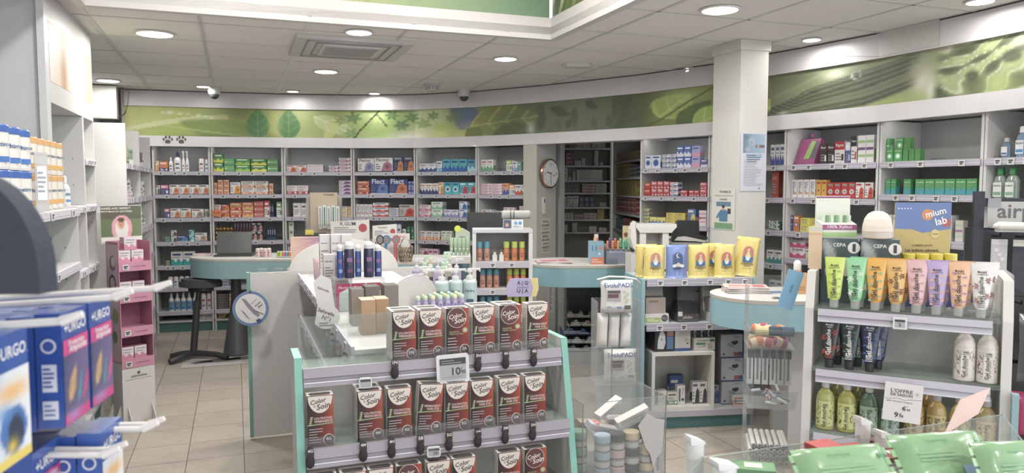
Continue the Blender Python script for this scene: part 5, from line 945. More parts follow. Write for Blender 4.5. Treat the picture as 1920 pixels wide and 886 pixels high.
# left desk
a = math.pi
dc = at(452, 480, 7.3); pts = arc(dc.x-.02, 7.3, .46, a*.5, a*1.5, 26, .36)+[(-1.75, 6.98), (-1.55, 7.14), (-1.55, 7.66)]
t, cx, cy = counter(pts, 'rounded blue-grey service desk with laptop on the left', col='84a9ae')
m = MB(); m.lathe([(.13, 0), (.135, .02), (.10, .22), (.065, .42), (.05, .55), (.05, .79)], '4a4b4e', 'plastic', 28, cx=at(444, 600, 7.3).x-cx, cy=7.3-cy); m.build('cone_pedestal', t)
m = MB(); m.box(-1.72-cx, -1.60-cx, 7.2-cy, 7.6-cy, 0, .79, '7f9aa0', 'laminate'); m.build('side_support', t)
# middle counter behind the gondola
pts = arc(-1.05, 7.05, .45, a*.5, a*1.5, 20, .38)+[(-.45, 6.68), (-.42, 7.42)]
t, cx, cy = counter(pts, 'blue service counter in the middle under the monitor', col='80adb8')
m = MB(); m.box(-.75-cx, -.48-cx, 6.85-cy, 7.25-cy, 0, .79, '8fa6aa', 'laminate'); m.build('side_support', t)
# counter right of the doorway view
c2x = at(1066, 490, 6.75).x
pts = arc(c2x, 6.75, .42, a*.5, a*1.5, 26, .40)+[(c2x+.3, 6.36), (1.02, 6.45), (1.22, 6.60), (1.22, 7.0)]
t, cx, cy = counter(pts, 'light blue counter with pink leaflets before the dispensary doorway', col='86b6c2')
m = MB(); m.box(.86-cx, 1.2-cx, 6.62-cy, 6.98-cy, 0, .79, '6f9ca6', 'laminate'); m.build('side_support', t)
# nearest round counter
c3 = (1.60, 4.70)
pts = arc(c3[0], c3[1], .335, a*.5, a*1.5, 28, .325)+[(1.80, 4.39), (2.0, 4.48), (2.0, 5.02)]
t, cx, cy = counter(pts, 'nearest round light blue counter with pink leaflets and orange box', col='8bb9c6')
m = MB(); m.box(1.74-cx, 1.95-cx, 4.62-cy, 4.95-cy, 0, .79, 'bdbdbb', 'laminate'); m.build('side_support', t)
CT = .9755
# laptop
lp = at(440, 476, 7.25); t = thing('laptop', 'open dark grey laptop seen from behind its screen on the left desk', 'laptop', (lp.x, 7.27, CT), .12)
m = MB(); m.box(-.19, .17, -.06, .18, 0, .016, '3c3e40', 'plastic'); m.box(-.17, .15, -.02, .12, .016, .018, '26282a', 'plastic'); m.build('keyboard_base', t)
m = MB(); m.M = Matrix.Rotation(-.28, 4, 'X'); m.box(-.165, .165, -.004, .004, .01, .225, '474a4c', 'plastic'); m.rect(-.155, .02, .155, .215, -.0045, '5a5f60', 'screen'); o = m.build('laptop_screen', t, loc=(-.01, -.02, .018))
def papers(x, y, Y, w_, d_, h_, rz, label, cols=('d8a0a4', 'e0c4c4'), n=6, z=CT, cat='leaflets'):
    p = at(x, y, Y); t = MB(); r = random.Random(n)
    for i in range(n):
        c = cols[i % len(cols)]; t.M = Matrix.Rotation(r.uniform(-.12, .12), 4, 'Z'); q = h_/n
        t.box(-w_/2, w_/2, -d_/2, d_/2, i*q, (i+.9)*q, 'dcd6d4', top=c)
    t.add([(-w_*.4, -d_*.3, h_+.0004), (w_*.1, -d_*.3, h_+.0004), (w_*.1, d_*.2, h_+.0004), (-w_*.4, d_*.2, h_+.0004)], [(0,1,2,3)], cols[0]); t.add([(w_*.15, -d_*.35, h_+.0004), (w_*.42, -d_*.35, h_+.0004), (w_*.42, d_*.3, h_+.0004), (w_*.15, d_*.3, h_+.0004)], [(0,1,2,3)], 'c86a70')
    return t.build('leaflet_stack', None, label, cat, None, (p.x, Y, z+.0005), rz)
papers(380, 473, 7.3, .16, .14, .02, .3, 'pink folded papers at the left end of the desk')
papers(1037, 490, 6.62, .30, .22, .022, .15, 'pink and white leaflets spread on the doorway counter', ('c86a78', 'd9c8c8'))
papers(1398, 530, 4.78, .27, .18, .04, -.12, 'thick stack of pink brochures on the nearest round counter', ('d48a8a', 'e0c0bc'), 8)
m = MB(); m.box(-.045, .045, -.008, .008, 0, .012, '5a8fb4', 'gloss'); m.box(.03, .05, -.006, .006, .003, .01, 'd8d8d8', 'plastic'); p = at(1452, 532, 4.72); m.build('pen', None, 'blue pen beside the pink brochures on the round counter', 'pen', loc=(p.x, 4.72, CT), rz=.1)
m = MB()
for i in range(5): m.M = Matrix.Rotation(i*.5, 4, 'Z'); m.box(-.05, .05, -.003, .003, 0, .003, '8a8a88', 'metal')
p = at(1460, 545, 4.52); m.build('key_bunch', None, 'flat grey keys near the front of the round counter', 'keys', loc=(p.x, 4.5, CT), rz=.1)
# saddle stool
sp = at(378, 520, 7.0); t = thing('standing_stool', 'black saddle stool on a tilted post with three-legged base', 'stool', (at(376, 640, 7.15).x, 7.1, 0), 0)
m = MB(); m.prism(arc(.04, 0, .2, 0, 2*a, 24, .13), .70, .75, '3a3b3e', 'cloth', smooth=True); m.prism(arc(.04, 0, .185, 0, 2*a, 24, .115), .75, .775, '424347', 'cloth', smooth=True); m.prism(arc(.04, 0, .12, 0, 2*a, 20, .08), .66, .70, '2c2d30', 'plastic'); m.build('seat', t)
m = MB(); m.tube([(-.05, 0, .06), (-.02, 0, .35), (.0, 0, .56)], .032, '323336', 'plastic', 14); m.tube([(.0, 0, .54), (.02, 0, .67)], .022, '55565a', 'metal', 14); m.build('post', t)
for (x1, y1) in ((-.26, -.02), (-.16, -.26), (.30, -.06)):
    m = MB(); m.tube([(-.05, 0, .055), (x1*.6, y1*.6, .05), (x1, y1, .028)], [.032, .028, .026], '2f3033', 'plastic', 12); m.build('leg', t)
# round table-top goods on the left desk
def bot_at(x, y, Y, me, label, cat='bottle', z=CT, name=None, group=None, rz=0): p = at(x, y, Y); return inst(name or me.name.split('.')[0], me, None, label, cat, group, (p.x, Y, z+.0005), rz)
for i, x in enumerate((482, 489, 496, 503)):
    bot_at(x, 470, 7.15+.04*(i % 2), bottle('small_jar', 'dome', .045, .085, 'd8b8b6', 'e0cfcc', 'dcc0be', 'b87a80', '8a5a60'), f'{ORD[i]} small pink bottle right of the laptop', 'bottle', group='small pink bottles by the laptop')
m = MB(); m.box(-.09, .09, 0, .06, 0, .012, 'c9cacc', 'clear')
for i, c in enumerate(('8ab84a', 'd8c83a', 'd86a9a', '5aa0c8', 'd8803a', '9a6ab0')): m.box(-.085+.028*i, -.062+.028*i, .005, .05, .012, .05, c, 'gloss'); m.box(-.082+.028*i, -.065+.028*i, .012, .044, .05, .06, 'e4e4e0', 'plastic')
p = at(535, 470, 7.1); m.build('balm_tray', None, 'clear tray of bright lip balms on the desk right of the laptop', 'tray', loc=(p.x, 7.1, CT+.001))
for i, (x, w_, h_, c_) in enumerate(((555, .11, .1, 'e0cbb8'), (578, .1, .13, 'd8b0a0'), (597, .07, .09, 'e4dccc'), (612, .06, .12, 'c8d4d4'))):
    bot_at(x, 470, 7.35, pack('carton', w_, h_, .06, c_, 'plain', 'b09080', '7a6a60', '', i), f'{["wide beige", "salmon", "cream", "pale blue"][i]} carton on the desk under the brochure stand', 'box', z=CT)
# gradient paper display in front of the desk
gp = Pic(60, 50, [(0, 'd9b8a0'), (30, 'cf9a98'), (60, 'a87aa8')]); gp.mix(np.clip((20-gp.Y)/20, 0, 1)*np.clip(gp.X/60, 0, 1)*.6, '8a6aa8'); gp.mix(np.clip((gp.Y-30)/20, 0, 1)*.5, 'dfc4a0')
for i in range(12): gp.mix((abs(gp.Y-8-i*3.4+gp.X*.06) < .6)*.35, 'e8d0c8')
p = at(546, 508, 6.2); m = MB(); m.grid(gp.fn(), 30, 25, 0, .30, 0, .25, 0); m.box(0, .30, .0015, .09, 0, .25, 'c9a09a'); m.build('gradient_box', None, 'large orange to purple striped carton behind the white gondola end panel', 'box', loc=(p.x, 6.2, .98), rz=.12)
m = MB(); m.box(-.03, .33, -.02, .16, 0, .975, 'b9b7b3', 'laminate'); m.build('small_plinth', None, 'plain grey plinth carrying the orange to purple carton', 'plinth', loc=(p.x, 6.2, 0), rz=.12)
# brochure stand with paper bags
p = at(606, 430, 7.15); t = thing('brochure_stand', 'clear brochure stand with beige card and white toothbrush packs', 'display stand', (p.x, 7.15, CT), .05)
m = MB(); m.box(-.17, .17, .06, .07, .0, .58, 'cfc9bc', 'film'); m.box(-.13, .13, .045, .055, .06, .62, 'b9a68e', 'card'); m.text('PHARMA', .05, .6, .1, .044, '6a5a48'); m.build('back_card', t)
m = MB(); m.box(-.17, .17, .0, .006, .02, .12, 'd8d8d4', 'clear'); m.box(-.15, .16, .0, .006, .25, .32, 'd8d8d4', 'clear'); m.box(-.17, -.164, 0, .07, 0, .52, 'd8d8d4', 'clear'); m.box(.164, .17, 0, .07, 0, .52, 'd8d8d4', 'clear'); m.box(-.17, .17, 0, .08, 0, .012, '8a7a68', 'laminate'); m.build('clear_frame', t)
for i in range(5):
    m = MB(); m.box(-.018, .018, 0, .02, 0, .22, 'd9dcd8', 'gloss'); m.rect(-.006, .02, .006, .2, -.001, '3f7a68' if i % 2 else '8a9a94'); m.build('toothbrush_pack', None, f'{ORD[i]} slim toothbrush pack hanging in the brochure stand', 'pack', 'toothbrush packs in the brochure stand', (p.x-.03+i*.042, 7.162, CT+.27+.01*(i % 2)), .05)
# black tester display in front of it
p = at(583, 435, 6.7); t = thing('tester_display', 'small black display of coloured lip pencils with yellow card', 'display stand', (p.x, 6.72, 1.06), .05)
m = MB(); m.xprism([(0, 0), (.12, 0), (.12, .17), (.10, .17), (.0, .05)], -.11, .11, '2c2b2e', 'gloss'); m.rect(.0, .10, .105, .165, .095, '38363a'); m.text('BIO LIPS', .055, .135, .08, .094, 'c8c0b0'); m.build('black_base', t)
m = MB(); m.box(-.075, .0, .085, .09, .05, .20, 'd8c850'); m.text('SOS', -.037, .15, .05, .084, '5a4a2a'); m.build('yellow_card', t)
m = MB()
for i, c in enumerate(('6a4a44', '5a4a50', 'c84a6a', '3f6ab0', '3f6ab0', '4aa05a', '3a9a48', '4aa05a')): m.tube([(-.09+.025*i, .02, .05), (-.09+.025*i, .05, .11)], .009, c, 'gloss', 10)
m.build('lip_pencils', t)
m = MB(); m.box(-.14, .16, -.02, .14, 0, .083, '8f8880', 'laminate'); m.build('riser_box', None, 'grey brown riser block under the black lip pencil display', 'riser', loc=(p.x, 6.72, CT+.0005), rz=.05)
# nail varnish display cards on the middle counter
def varnish(x0, x1, ytop, ybot, Y, label, title, red=True):
    p0, p1 = at(x0, ybot, Y), at(x1, ybot, Y); w_ = p1.x-p0.x; h_ = at(x0, ytop, Y).z-p0.z
    t = thing('varnish_display', label, 'display stand', ((p0.x+p1.x)/2, Y, 1.06), 0)
    m = MB(); m.yprism([(-w_/2, 0), (w_/2, 0), (w_/2, h_), (-w_/2, h_*.93)], .08, .086, 'dcdad6'); m.text(title, -.02, h_*.86, w_*.4, .079, '55555a'); m.lines(-w_*.42, h_*.55, w_*.2, h_*.76, .079, 3, '8a8a90'); m.disc(w_*.33, h_*.72, w_*.11, .079, 'b84a50'); m.build('header_card', t)
    m = MB(); m.box(-w_/2, w_/2, 0, .08, 0, .025, 'b83a44', 'gloss'); m.box(-w_/2, w_/2, 0.03, .08, .025, .05, 'dad8d6'); m.build('tray', t)
    for i in range(5):
        for j in range(2):
            m = MB(); cc_ = ['8a3038', 'b84048', 'a03040', 'c05058', '6a3038'][i]; zz_ = .0255 if j == 0 else .0505
            m.lathe([(.010, 0), (.0115, .003), (.0115, .026), (.006, .032)], cc_, 'gloss', 10); m.lathe([(.0075, .032), (.0075, .062)], 'dcd9d8', 'plastic', 10)
            m.build('varnish_bottle', None, f'{"front" if j == 0 else "rear"} row {ORD[i]} red varnish bottle, {label.split(",")[1].strip()}', 'bottle', 'nail varnish bottles', ((p0.x+p1.x)/2-w_*.38+w_*.19*i, Y+(.015 if j == 0 else .055), 1.06+zz_))
    m = MB(); m.box(-w_/2-.01, w_/2+.01, -.01, .10, 0, .084, 'c9c7c3', 'laminate'); m.build('riser_box', None, f'white riser block, {label.split(",")[1].strip()}', 'riser', None, ((p0.x+p1.x)/2, Y, CT+.0005))
varnish(617, 690, 411, 468, 6.95, 'white nail varnish display with red tray, left of the two', 'K.GUM')
varnish(696, 742, 418, 468, 6.86, 'white nail varnish display with portrait, right of the two', 'VINCENT')
t = None
for i, (x, c_, nm) in enumerate(((712, '3a3a42', 'black'), (724, '3f7ab0', 'blue'), (742, 'c8505c', 'red'))):
    p = at(x, 474, 6.72); m = MB(); m.tube([(0, 0, 0), (.0, 0, .06), (-.004, 0, .12), (.006, 0, .17)], [.018, .015, .011, .013], c_, 'gloss', 12)
    m.yprism([(.01+.036*math.cos(q), .20+.042*math.sin(q)) for q in np.linspace(0, 2*a, 18, endpoint=False)], -.012, .01, c_, 'gloss'); m.disc(.01, .20, .026, -.0125, '8a8684', rz=.032)
    for u in range(3):
        for v_ in range(4): m.disc(-.004+.014*u, .182+.012*v_, .003, -.013, '4a4440', n=6)
    m.build('massage_brush', None, f'{nm} oval headed massage brush standing on the middle counter', 'brush', 'massage brushes', (p.x, 6.70, CT+.0005))
p = at(735, 470, 6.8); m = MB(); m.box(-.13, .13, 0, .004, 0, .25, 'd9d6d2'); m.text('4en3', -.03, .2, .1, -.001, '4a4a50'); m.text('Promo', .07, .22, .06, -.001, 'b85a5a'); m.lines(-.02, .06, .1, .15, -.001, 4, '9a9694'); m.build('brush_card', None, 'white header card standing behind the three massage brushes', 'card', loc=(p.x+.03, 6.82, CT+.0005))
p = at(760, 470, 6.7); m = MB()
for i in range(16):
    q = i/16*2*a; m.tube([(.05*math.cos(q), .05*math.sin(q), 0), (.065*math.cos(q+.4), .065*math.sin(q+.4), .06), (.06*math.cos(q), .06*math.sin(q), .12)], .004, 'b09a78', 'metal', 6)
for z_ in (.002, .04, .08, .12): m.tube([(.055*math.cos(q)+.0, .055*math.sin(q), z_) for q in np.linspace(0, 2*a, 17)], .004, 'a89272', 'metal', 6)
m.tube([(-.055, 0, .12), (-.03, 0, .19), (0, 0, .22), (.03, 0, .19), (.055, 0, .12)], .005, 'bfae90', 'metal', 6)
m.build('wire_basket', None, 'small gold wire basket with arched handle beside the massage brushes', 'basket', loc=(p.x, 6.72, CT+.005))
# green tube display
p = at(862, 478, 6.6); t = thing('tube_display', 'white cardboard display of pale green tubes in front of the monitor', 'display stand', (p.x, 6.55, CT), .1)
m = MB(); m.xprism([(0, 0), (.14, 0), (.14, .09), (.0, .06)], -.1, .1, 'd8d6d0'); m.build('tray', t)
m = MB(); m.yprism([(-.03, .05), (.1, .05), (.1, .27), (.03, .31), (-.03, .27)], .13, .135, 'b8c4b0'); m.lines(0, .12, .09, .24, .129, 4, '6a8a70'); m.disc(-.01, .30, .03, .128, 'd8e04a'); m.build('header_card', t)
for i in range(5):
    me = bottle('green_tube', 'tube', .034, .15, 'a9c8a4', '8fb48c', '', 'e0e8dc', '4a7a5a'); inst('green_tube', me, None, f'{ORD[i]} pale green tube standing in the white cardboard display', 'tube', 'pale green tubes', (p.x-.07+.036*i, 6.545+.03, CT+.078), .1)
# monitor
p = at(925, 415, 6.95); t = thing('monitor', 'black computer monitor seen from behind above the spray cabinet', 'monitor', (p.x, 7.02, CT), .02)
m = MB(); m.box(-.25, .25, 0, .03, .235, .435, '35363b', 'plastic'); m.box(-.24, .24, -.004, 0, .245, .425, '2f3035', 'plastic'); m.build('screen_back', t); m = MB(); m.box(-.03, .03, .03, .06, .01, .30, '2a2a2d', 'plastic'); m.box(-.12, .12, -.06, .12, 0, .012, '2a2a2d', 'plastic'); m.build('stand', t)
# ---- on the counter by the doorway
p = at(1122, 500, 6.4)
t = thing('refill_box', 'light blue and orange carton with an orange spray tip on top', 'box', (p.x, 6.5, CT), .1)
m = MB(); m.box(-.06, .06, 0, .10, 0, .20, '8ab4cc'); m.rect(-.06, 0, .06, .06, -.001, 'e0805a'); m.lines(-.05, .01, .05, .05, -.0015, 2, 'e8c8b8'); m.text('11', -.025, .14, .04, -.001, '4a6a8a'); m.disc(.035, .14, .016, -.001, 'e08a6a'); m.disc(.02, .09, .012, -.001, 'd8e0e4'); m.build('carton', t)
m = MB(); m.lathe([(.022, .20), (.022, .225), (.018, .23), (.018, .26)], 'e0a080', 'plastic', 12, cy=.05); m.rect(-.016, .23, .016, .26, .03, 'e6d8d0'); m.build('spray_tip', t)
p = at(1168, 502, 6.2); t = thing('stick_display', 'grey acrylic holder with orange, purple and mint sticks', 'display stand', (p.x-.01, 6.52, CT), .1)
m = MB(); m.xprism([(0, 0), (.12, 0), (.12, .17), (.0, .10)], -.09, .13, '8a90a4', 'plastic'); m.xprism([(-.05, .001), (-.002, .001), (-.002, .05), (-.05, .03)], -.09, .0, '8a90a4', 'clear'); m.build('holder', t)
m = MB(); m.box(.08, .14, .105, .11, .17, .33, 'd9c890'); m.disc(.11, .25, .02, .104, '8a4a3a'); m.build('header_card', t)
SC = ['e08a5a', '6a4a84', 'e08a4a', 'd87a5a', 'e89a5a', '7ac8a4', '6fc09a', '7ac8a4', '6fc09a']
for i in range(9):
    m = MB(); m.lathe([(.011, 0), (.011, .07), (.008, .078)], SC[i], 'gloss', 10); m.build('stick', None, f'{ORD[i]} coloured stick in the grey acrylic holder by the doorway', 'stick', 'sticks in the acrylic holder', (p.x-.01-.075+.0235*i, 6.545+(.03 if i % 2 else 0), CT+.125+(.02 if i % 2 else 0)))
m = MB(); m.xprism([(0, .3), (.3, .3), (.3, .32), (0, .32)], -.2, .2, 'b0aea8', 'laminate')
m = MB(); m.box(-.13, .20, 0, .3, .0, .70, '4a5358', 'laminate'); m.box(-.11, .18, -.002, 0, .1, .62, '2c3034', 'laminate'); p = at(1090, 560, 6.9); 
m.build('under_counter_cabinet', None, 'dark open cabinet under the doorway counter', 'cabinet', loc=(p.x, 7.02, 0))
for i, (dx, zz_, w_, c_) in enumerate(((-.05, 0, .36, '6a727c'), (.0, .08, .34, 'a8b0b8'), (-.04, .16, .32, '3f5a94'), (.02, .24, .3, 'a8a090'), (-.02, .32, .26, '8a8478'))):
    m = MB(); r = random.Random(i); n_ = 14
    top = [(-w_/2+w_*q/n_, .035+.03*math.sin(q*1.3+i)+r.uniform(-.006, .006)) for q in range(n_+1)]; m.yprism([(-w_/2, 0), (w_/2, 0)]+top[::-1], 0, .12, c_, 'foil'); m.lines(-w_*.4, .01, w_*.4, .04, -.001, 2, 'd0d4d8')
    m.build('folded_bag', None, f'{["lowest grey", "silver", "dark blue", "beige", "topmost tan"][i]} folded bag in the pile under the doorway counter', 'bag', 'folded bags under the doorway counter', (p.x+dx, 6.86, .12+zz_), 0)
m = MB(); m.box(-.20, .18, 0, .15, 0, .119, '9a9894', 'laminate'); m.build('low_step', None, 'low grey step under the pile of folded bags', 'step', loc=(p.x, 6.85, 0))
# wall clock and notices on the jamb
jn = Vector((.8, -.6)); jr = math.atan2(.8, .6)        # jamb faces right-front: local -y = (.8,-.6)
def on_jamb(x, y, off=0): 
    u = (x-960)/F; tt = (u*cl.y-cl.x)/(cd.x-u*cd.y); q = cl+cd*tt; z = at(x, y, q.y).z; return Vector((q.x+jn.x*off, q.y+jn.y*off, z))
q = on_jamb(1026, 325); t = thing('wall_clock', 'round wall clock with copper rim on the column beside the doorway', 'clock', (q.x, q.y, q.z), jr)
m = MB(); m.M = Matrix.Rotation(math.pi/2, 4, 'X'); m.lathe([(.155, 0.001), (.160, .02), (.158, .045), (.145, .05), (.140, .046)], 'b98f7c', 'metal', 40); m.M = Matrix.Identity(4); m.build('clock_rim', t)
m = MB(); m.disc(0, 0, .142, -.047, 'dddcd6', n=40)
for i in range(12): m.M = Matrix.Rotation(-i*a/6, 4, 'Y'); m.rect(-.003, .112, .003, .132, -.0475, '4a4a4a')
m.M = Matrix.Identity(4); m.text('12', 0, .095, .035, -.0478, '5a5a5a'); m.text('6', 0, -.095, .017, -.0478, '5a5a5a'); m.text('3', .098, 0, .016, -.0478, '5a5a5a'); m.text('9', -.098, 0, .016, -.0478, '5a5a5a'); m.rect(.03, -.03, .085, -.012, -.0478, 'b0b0aa'); m.build('clock_face', t)
for ang_, L_, w_ in ((-1.35, .075, .005), (math.pi, .11, .0035)):
    m = MB(); m.M = Matrix.Rotation(ang_, 4, 'Y'); m.rect(-w_, -.015, w_, L_, -.049, '2a2a2a'); m.build('clock_hand', t)
q = on_jamb(1018, 385); m = MB(); m.box(-.022, .022, -.02, 0, -.09, .09, 'd8d6cf', 'plastic'); m.rect(-.012, .03, .012, .07, -.021, '5a5c58'); m.build('wall_thermostat', None, 'slim white control unit under the round clock', 'control unit', loc=(q.x+jn.x*.001, q.y+jn.y*.001, q.z), rz=jr)
q = on_jamb(1023, 442); m = MB(); m.box(-.085, .085, -.002, 0, -.19, .19, 'c9c7ba'); r = random.Random(4)
for i in range(9): m.text(['Accueil', 'conseil', 'ordonnance', 'ensemble', 'sante', 'ecoute', 'service', 'merci', 'pharmacie'][i], r.uniform(-.01, .01), .16-.04*i, .11+.03*(i % 2), -.003, '55554e')
m.build('wall_notice', None, 'tall beige notice with handwriting under the clock', 'notice', loc=(q.x+jn.x*.001, q.y+jn.y*.001, q.z), rz=jr)
q = on_jamb(1033, 552); m = MB(); m.box(-.05, .05, -.002, 0, -.2, .2, 'cdccc4'); m.lines(-.035, -.17, .035, .17, -.003, 16, '66665f'); m.build('wall_notice', None, 'narrow printed notice low on the clock column', 'notice', loc=(q.x+jn.x*.001, q.y+jn.y*.001, q.z), rz=jr)
p = at(1026, 618, 7.0); m = MB()
for i in range(5): m.box(-.15+.006*i, .14-.004*i, 0, .2, .022*i, .022*i+.02, ['c8c4b8', 'b8b2a4', 'd0ccc0'][i % 3])
m.build('flat_cartons', None, 'flat stack of cartons on the floor below the clock column', 'cartons', loc=(p.x, 7.1, .001), rz=.2)
# printed picture sticker on the floor
C4 = [atz(344, 673, .003), atz(470, 663, .003), atz(470, 680, .003), atz(339, 690, .003)]
m = MB(); m.add([tuple(c) for c in C4], [(0, 3, 2, 1)], 'd6d2cc', 'gloss')
f = lambda u, v: tuple(C4[0].lerp(C4[1], u).lerp(C4[3].lerp(C4[2], u), v)+Vector((0, 0, .0008)))
m.add([f(.10, .55), f(.25, .35), f(.5, .28), f(.8, .22), f(.98, .2), f(.98, .55), f(.6, .62), f(.35, .62), f(.2, .68)], [tuple(range(9))[::-1]], '6a6866')
m.add([f(.18, .52), f(.3, .42), f(.45, .4), f(.42, .55)], [(3,2,1,0)], 'b8b0a4'); m.add([f(.6, .35), f(.85, .3), f(.85, .45), f(.62, .5)], [(3,2,1,0)], 'c9a89a'); m.build('floor_sticker', None, 'white floor sticker with dark printed photo under the desk', 'sticker')
# ================================================================== HAIR COLOUR GONDOLA (centre)
TEAL = '6fb3a2'
def G(a, b, z=0): X, Y = AB(a, b); return Vector((X, Y, z))
# long white gondola behind the end display
t = thing('gondola', 'long white double-sided gondola running back to the round dangler', 'shelf', (*AB(2.62, .66), 0), RA)
m = MB(); m.box(-.02, .02, 0, 2.42, .1, 1.05, 'c6c4c2', 'laminate'); m.build('spine_panel', t)
m = MB(); m.box(-.30, .34, 0, 2.42, 0, .10, '5a8f86', 'laminate'); m.build('plinth', t)
for z, hw in ((.35, .30), (.60, .29), (.82, .28)):
    m = MB(); m.box(-hw, -.02, 0, 2.42, z-.008, z, 'c8d0cc', 'clear'); m.box(.02, hw, 0, 2.42, z-.008, z, 'c8d0cc', 'laminate'); s_ = m.build('glass_shelf', t)
    m = MB(); m.box(-hw-.012, -hw, 0, 2.40, z-.035, z+.008, 'bcb8ca', 'plastic'); m.build('price_rail', s_)
    for i in range(9): inst('price_tag', price_tag_mesh(), s_, loc=(-hw-.017, .12+.25*i, z-.034), rz=-math.pi/2)
m = MB(); m.box(-.28, .33, 0, 2.42, 1.06, 1.078, 'd2d2ce', 'laminate'); s_ = m.build('top_shelf', t)
m = MB(); m.box(-.292, -.28, 0, 2.40, 1.045, 1.09, 'c2bfd0', 'plastic'); m.build('price_rail', s_)
for i in range(9): inst('price_tag', price_tag_mesh(), s_, loc=(-.297, .12+.25*i, 1.048), rz=-math.pi/2)
for y in (.25, .75, 1.3, 1.85, 2.3):
    m = MB(); m.box(-.27, -.02, y, y+.004, 1.079, 1.16, 'dfe3e2', 'clear'); m.build('divider', t)
t = thing('gondola_end', 'large blank white end board with a teal left edge', 'panel', (*AB(5.07, .055), 0), RA)
m = MB(); m.box(.022, 1.15, 0, .03, .02, 1.095, 'cdc9c6', 'laminate'); m.disc(.42, .70, .006, -.0008, '6a6a6a'); m.build('panel_board', t)
m = MB(); m.box(0, .022, -.004, .034, .02, 1.10, '6fa594', 'laminate', top='a9dcc8'); m.build('teal_edge', t)
for x, w_ in ((.07, .055), (.17, .055)):
    m = MB(); m.box(x, x+w_, -.006, .034, 1.098, 1.12, 'dcdad8', 'clear'); m.build('clip', t)
# round dangler hanging from the panel
p = at(472, 577, 4.70); t = thing('round_dangler', 'round blue rimmed sign with a shower head hanging on the white panel', 'sign', (p.x, p.y-.02, p.z), .12)
R_ = .112; a = math.pi
m = MB(); m.yprism([(R_*math.cos(q), R_*math.sin(q)) for q in np.linspace(0, 2*a, 48, endpoint=False)], 0, .004, '6f8ab8', 'gloss', side='c8d0dc')
m.disc(0, 0, R_*.86, -.0006, '3f5a8c', n=44); m.disc(0, 0, R_*.84, -.0012, 'dedcdc', n=44)
m.disc(0, 0, R_*.985, -.0003, '9ab0cc', n=44, a0=a*.9, a1=a*1.6) if False else None
def rotp(pts, ang): c_, s_ = math.cos(ang), math.sin(ang); return [(x*c_-z*s_, x*s_+z*c_) for x, z in pts]
m.flat(rotp([(-.085, .012), (-.06, .026), (-.035, .02), (.01, .012), (.05, .01), (.07, .006), (.07, -.012), (.03, -.014), (-.02, -.006), (-.055, .004)], -.72), -.0018, '8a8a96')
m.flat(rotp([(.02, .008), (.085, .026), (.085, .02), (.02, .002)], -.72), -.0022, '77706c'); m.flat([(.03, -.075), (.055, -.062), (.068, -.082), (.045, -.095)], -.0022, '3a4a7a')
m.text('shower', .045, .03, .05, -.0018, '5a5a66', rot=.75); m.text('filter', .06, .018, .035, -.0018, '4a4a52', rot=.75); m.text('eau douce', .02, .045, .05, -.0018, '8a8a90', rot=.75)
for i in range(4): m.text(['protege', 'la peau et', 'les cheveux', 'calcaire'][i], -.045+.009*i, -.022-.011*i, .035, -.0018, '66666c', rot=-.75)
m.build('sign_disc', t)
m = MB(); m.tube([(0, 0, R_*.95), (-.004, .004, R_+.08), (.0, .01, 1.115-p.z)], .0012, '8a8a8a'); m.tube([(.003, 0, R_*.95), (.03, .006, R_+.09), (.028, .01, 1.115-p.z)], .0008, 'a0a0a0'); m.disc(0, R_*.96, .008, -.003, '55555a'); m.build('string', t)
# end display: frame
BW = .93; B0 = .165
t = thing('end_display', 'slanted end display with teal edged sides full of hair colour boxes', 'shelf', (*AB(2.56, B0), 0), RA)
def fa(z): return -.34+(1.12-z)*-0.0+(.24*(z/1.1))        # front edge offset (local y) at height z
prof = [(-.33, 0), (.06, 0), (.06, 1.10), (-.10, 1.10)]
for x in (0, BW+.005):
    m = MB(); m.xprism(prof, x, x+.022, 'c6c8c4', 'laminate')
    m.add([(x-.001, -.333, 0), (x+.023, -.333, 0), (x+.023, -.103, 1.10), (x-.001, -.103, 1.10)], [(0,1,2,3)], TEAL, 'laminate')
    m.add([(x-.001, -.103, 1.1012), (x+.023, -.103, 1.1012), (x+.023, .06, 1.1012), (x-.001, .06, 1.1012)], [(0,1,2,3)], '8fcdb9', 'laminate')
    for q in range(9): m.disc(x, 0, 0, 0, TEAL) if False else None
    m.build('side_panel', t)
m = MB(); m.box(.022, BW+.005, .04, .055, .0, 1.03, 'bab6b2', 'laminate'); m.build('back_panel', t)
m = MB(); m.box(.022, BW+.005, .030, .034, 1.03, 1.21, 'c9d6d0', 'clear'); m.build('glass_back', t)
SH = [(1.065, -.10), (.825, -.175), (.585, -.235), (.345, -.285)]
for z, yf in SH:
    m = MB(); m.box(.024, BW+.003, yf, .03, z-.008, z, 'b9cfc4', 'clear'); s_ = m.build('glass_shelf', t)
    m = MB(); m.xprism([(yf-.002, z-.062), (yf-.022, z-.058), (yf-.016, z-.032), (yf-.022, z-.028), (yf-.014, z+.002), (yf-.002, z+.002)], .026, BW, '908b94', 'plastic')
    for q in (.012, .03, .047): m.add([(.028, yf-.0215+q*.1, z-.058+q), (BW-.002, yf-.0215+q*.1, z-.058+q), (BW-.002, yf-.0210+q*.1, z-.055+q), (.028, yf-.0210+q*.1, z-.055+q)], [(0,1,2,3)], 'e0dee8', 'gloss')
    m.build('price_rail', s_)
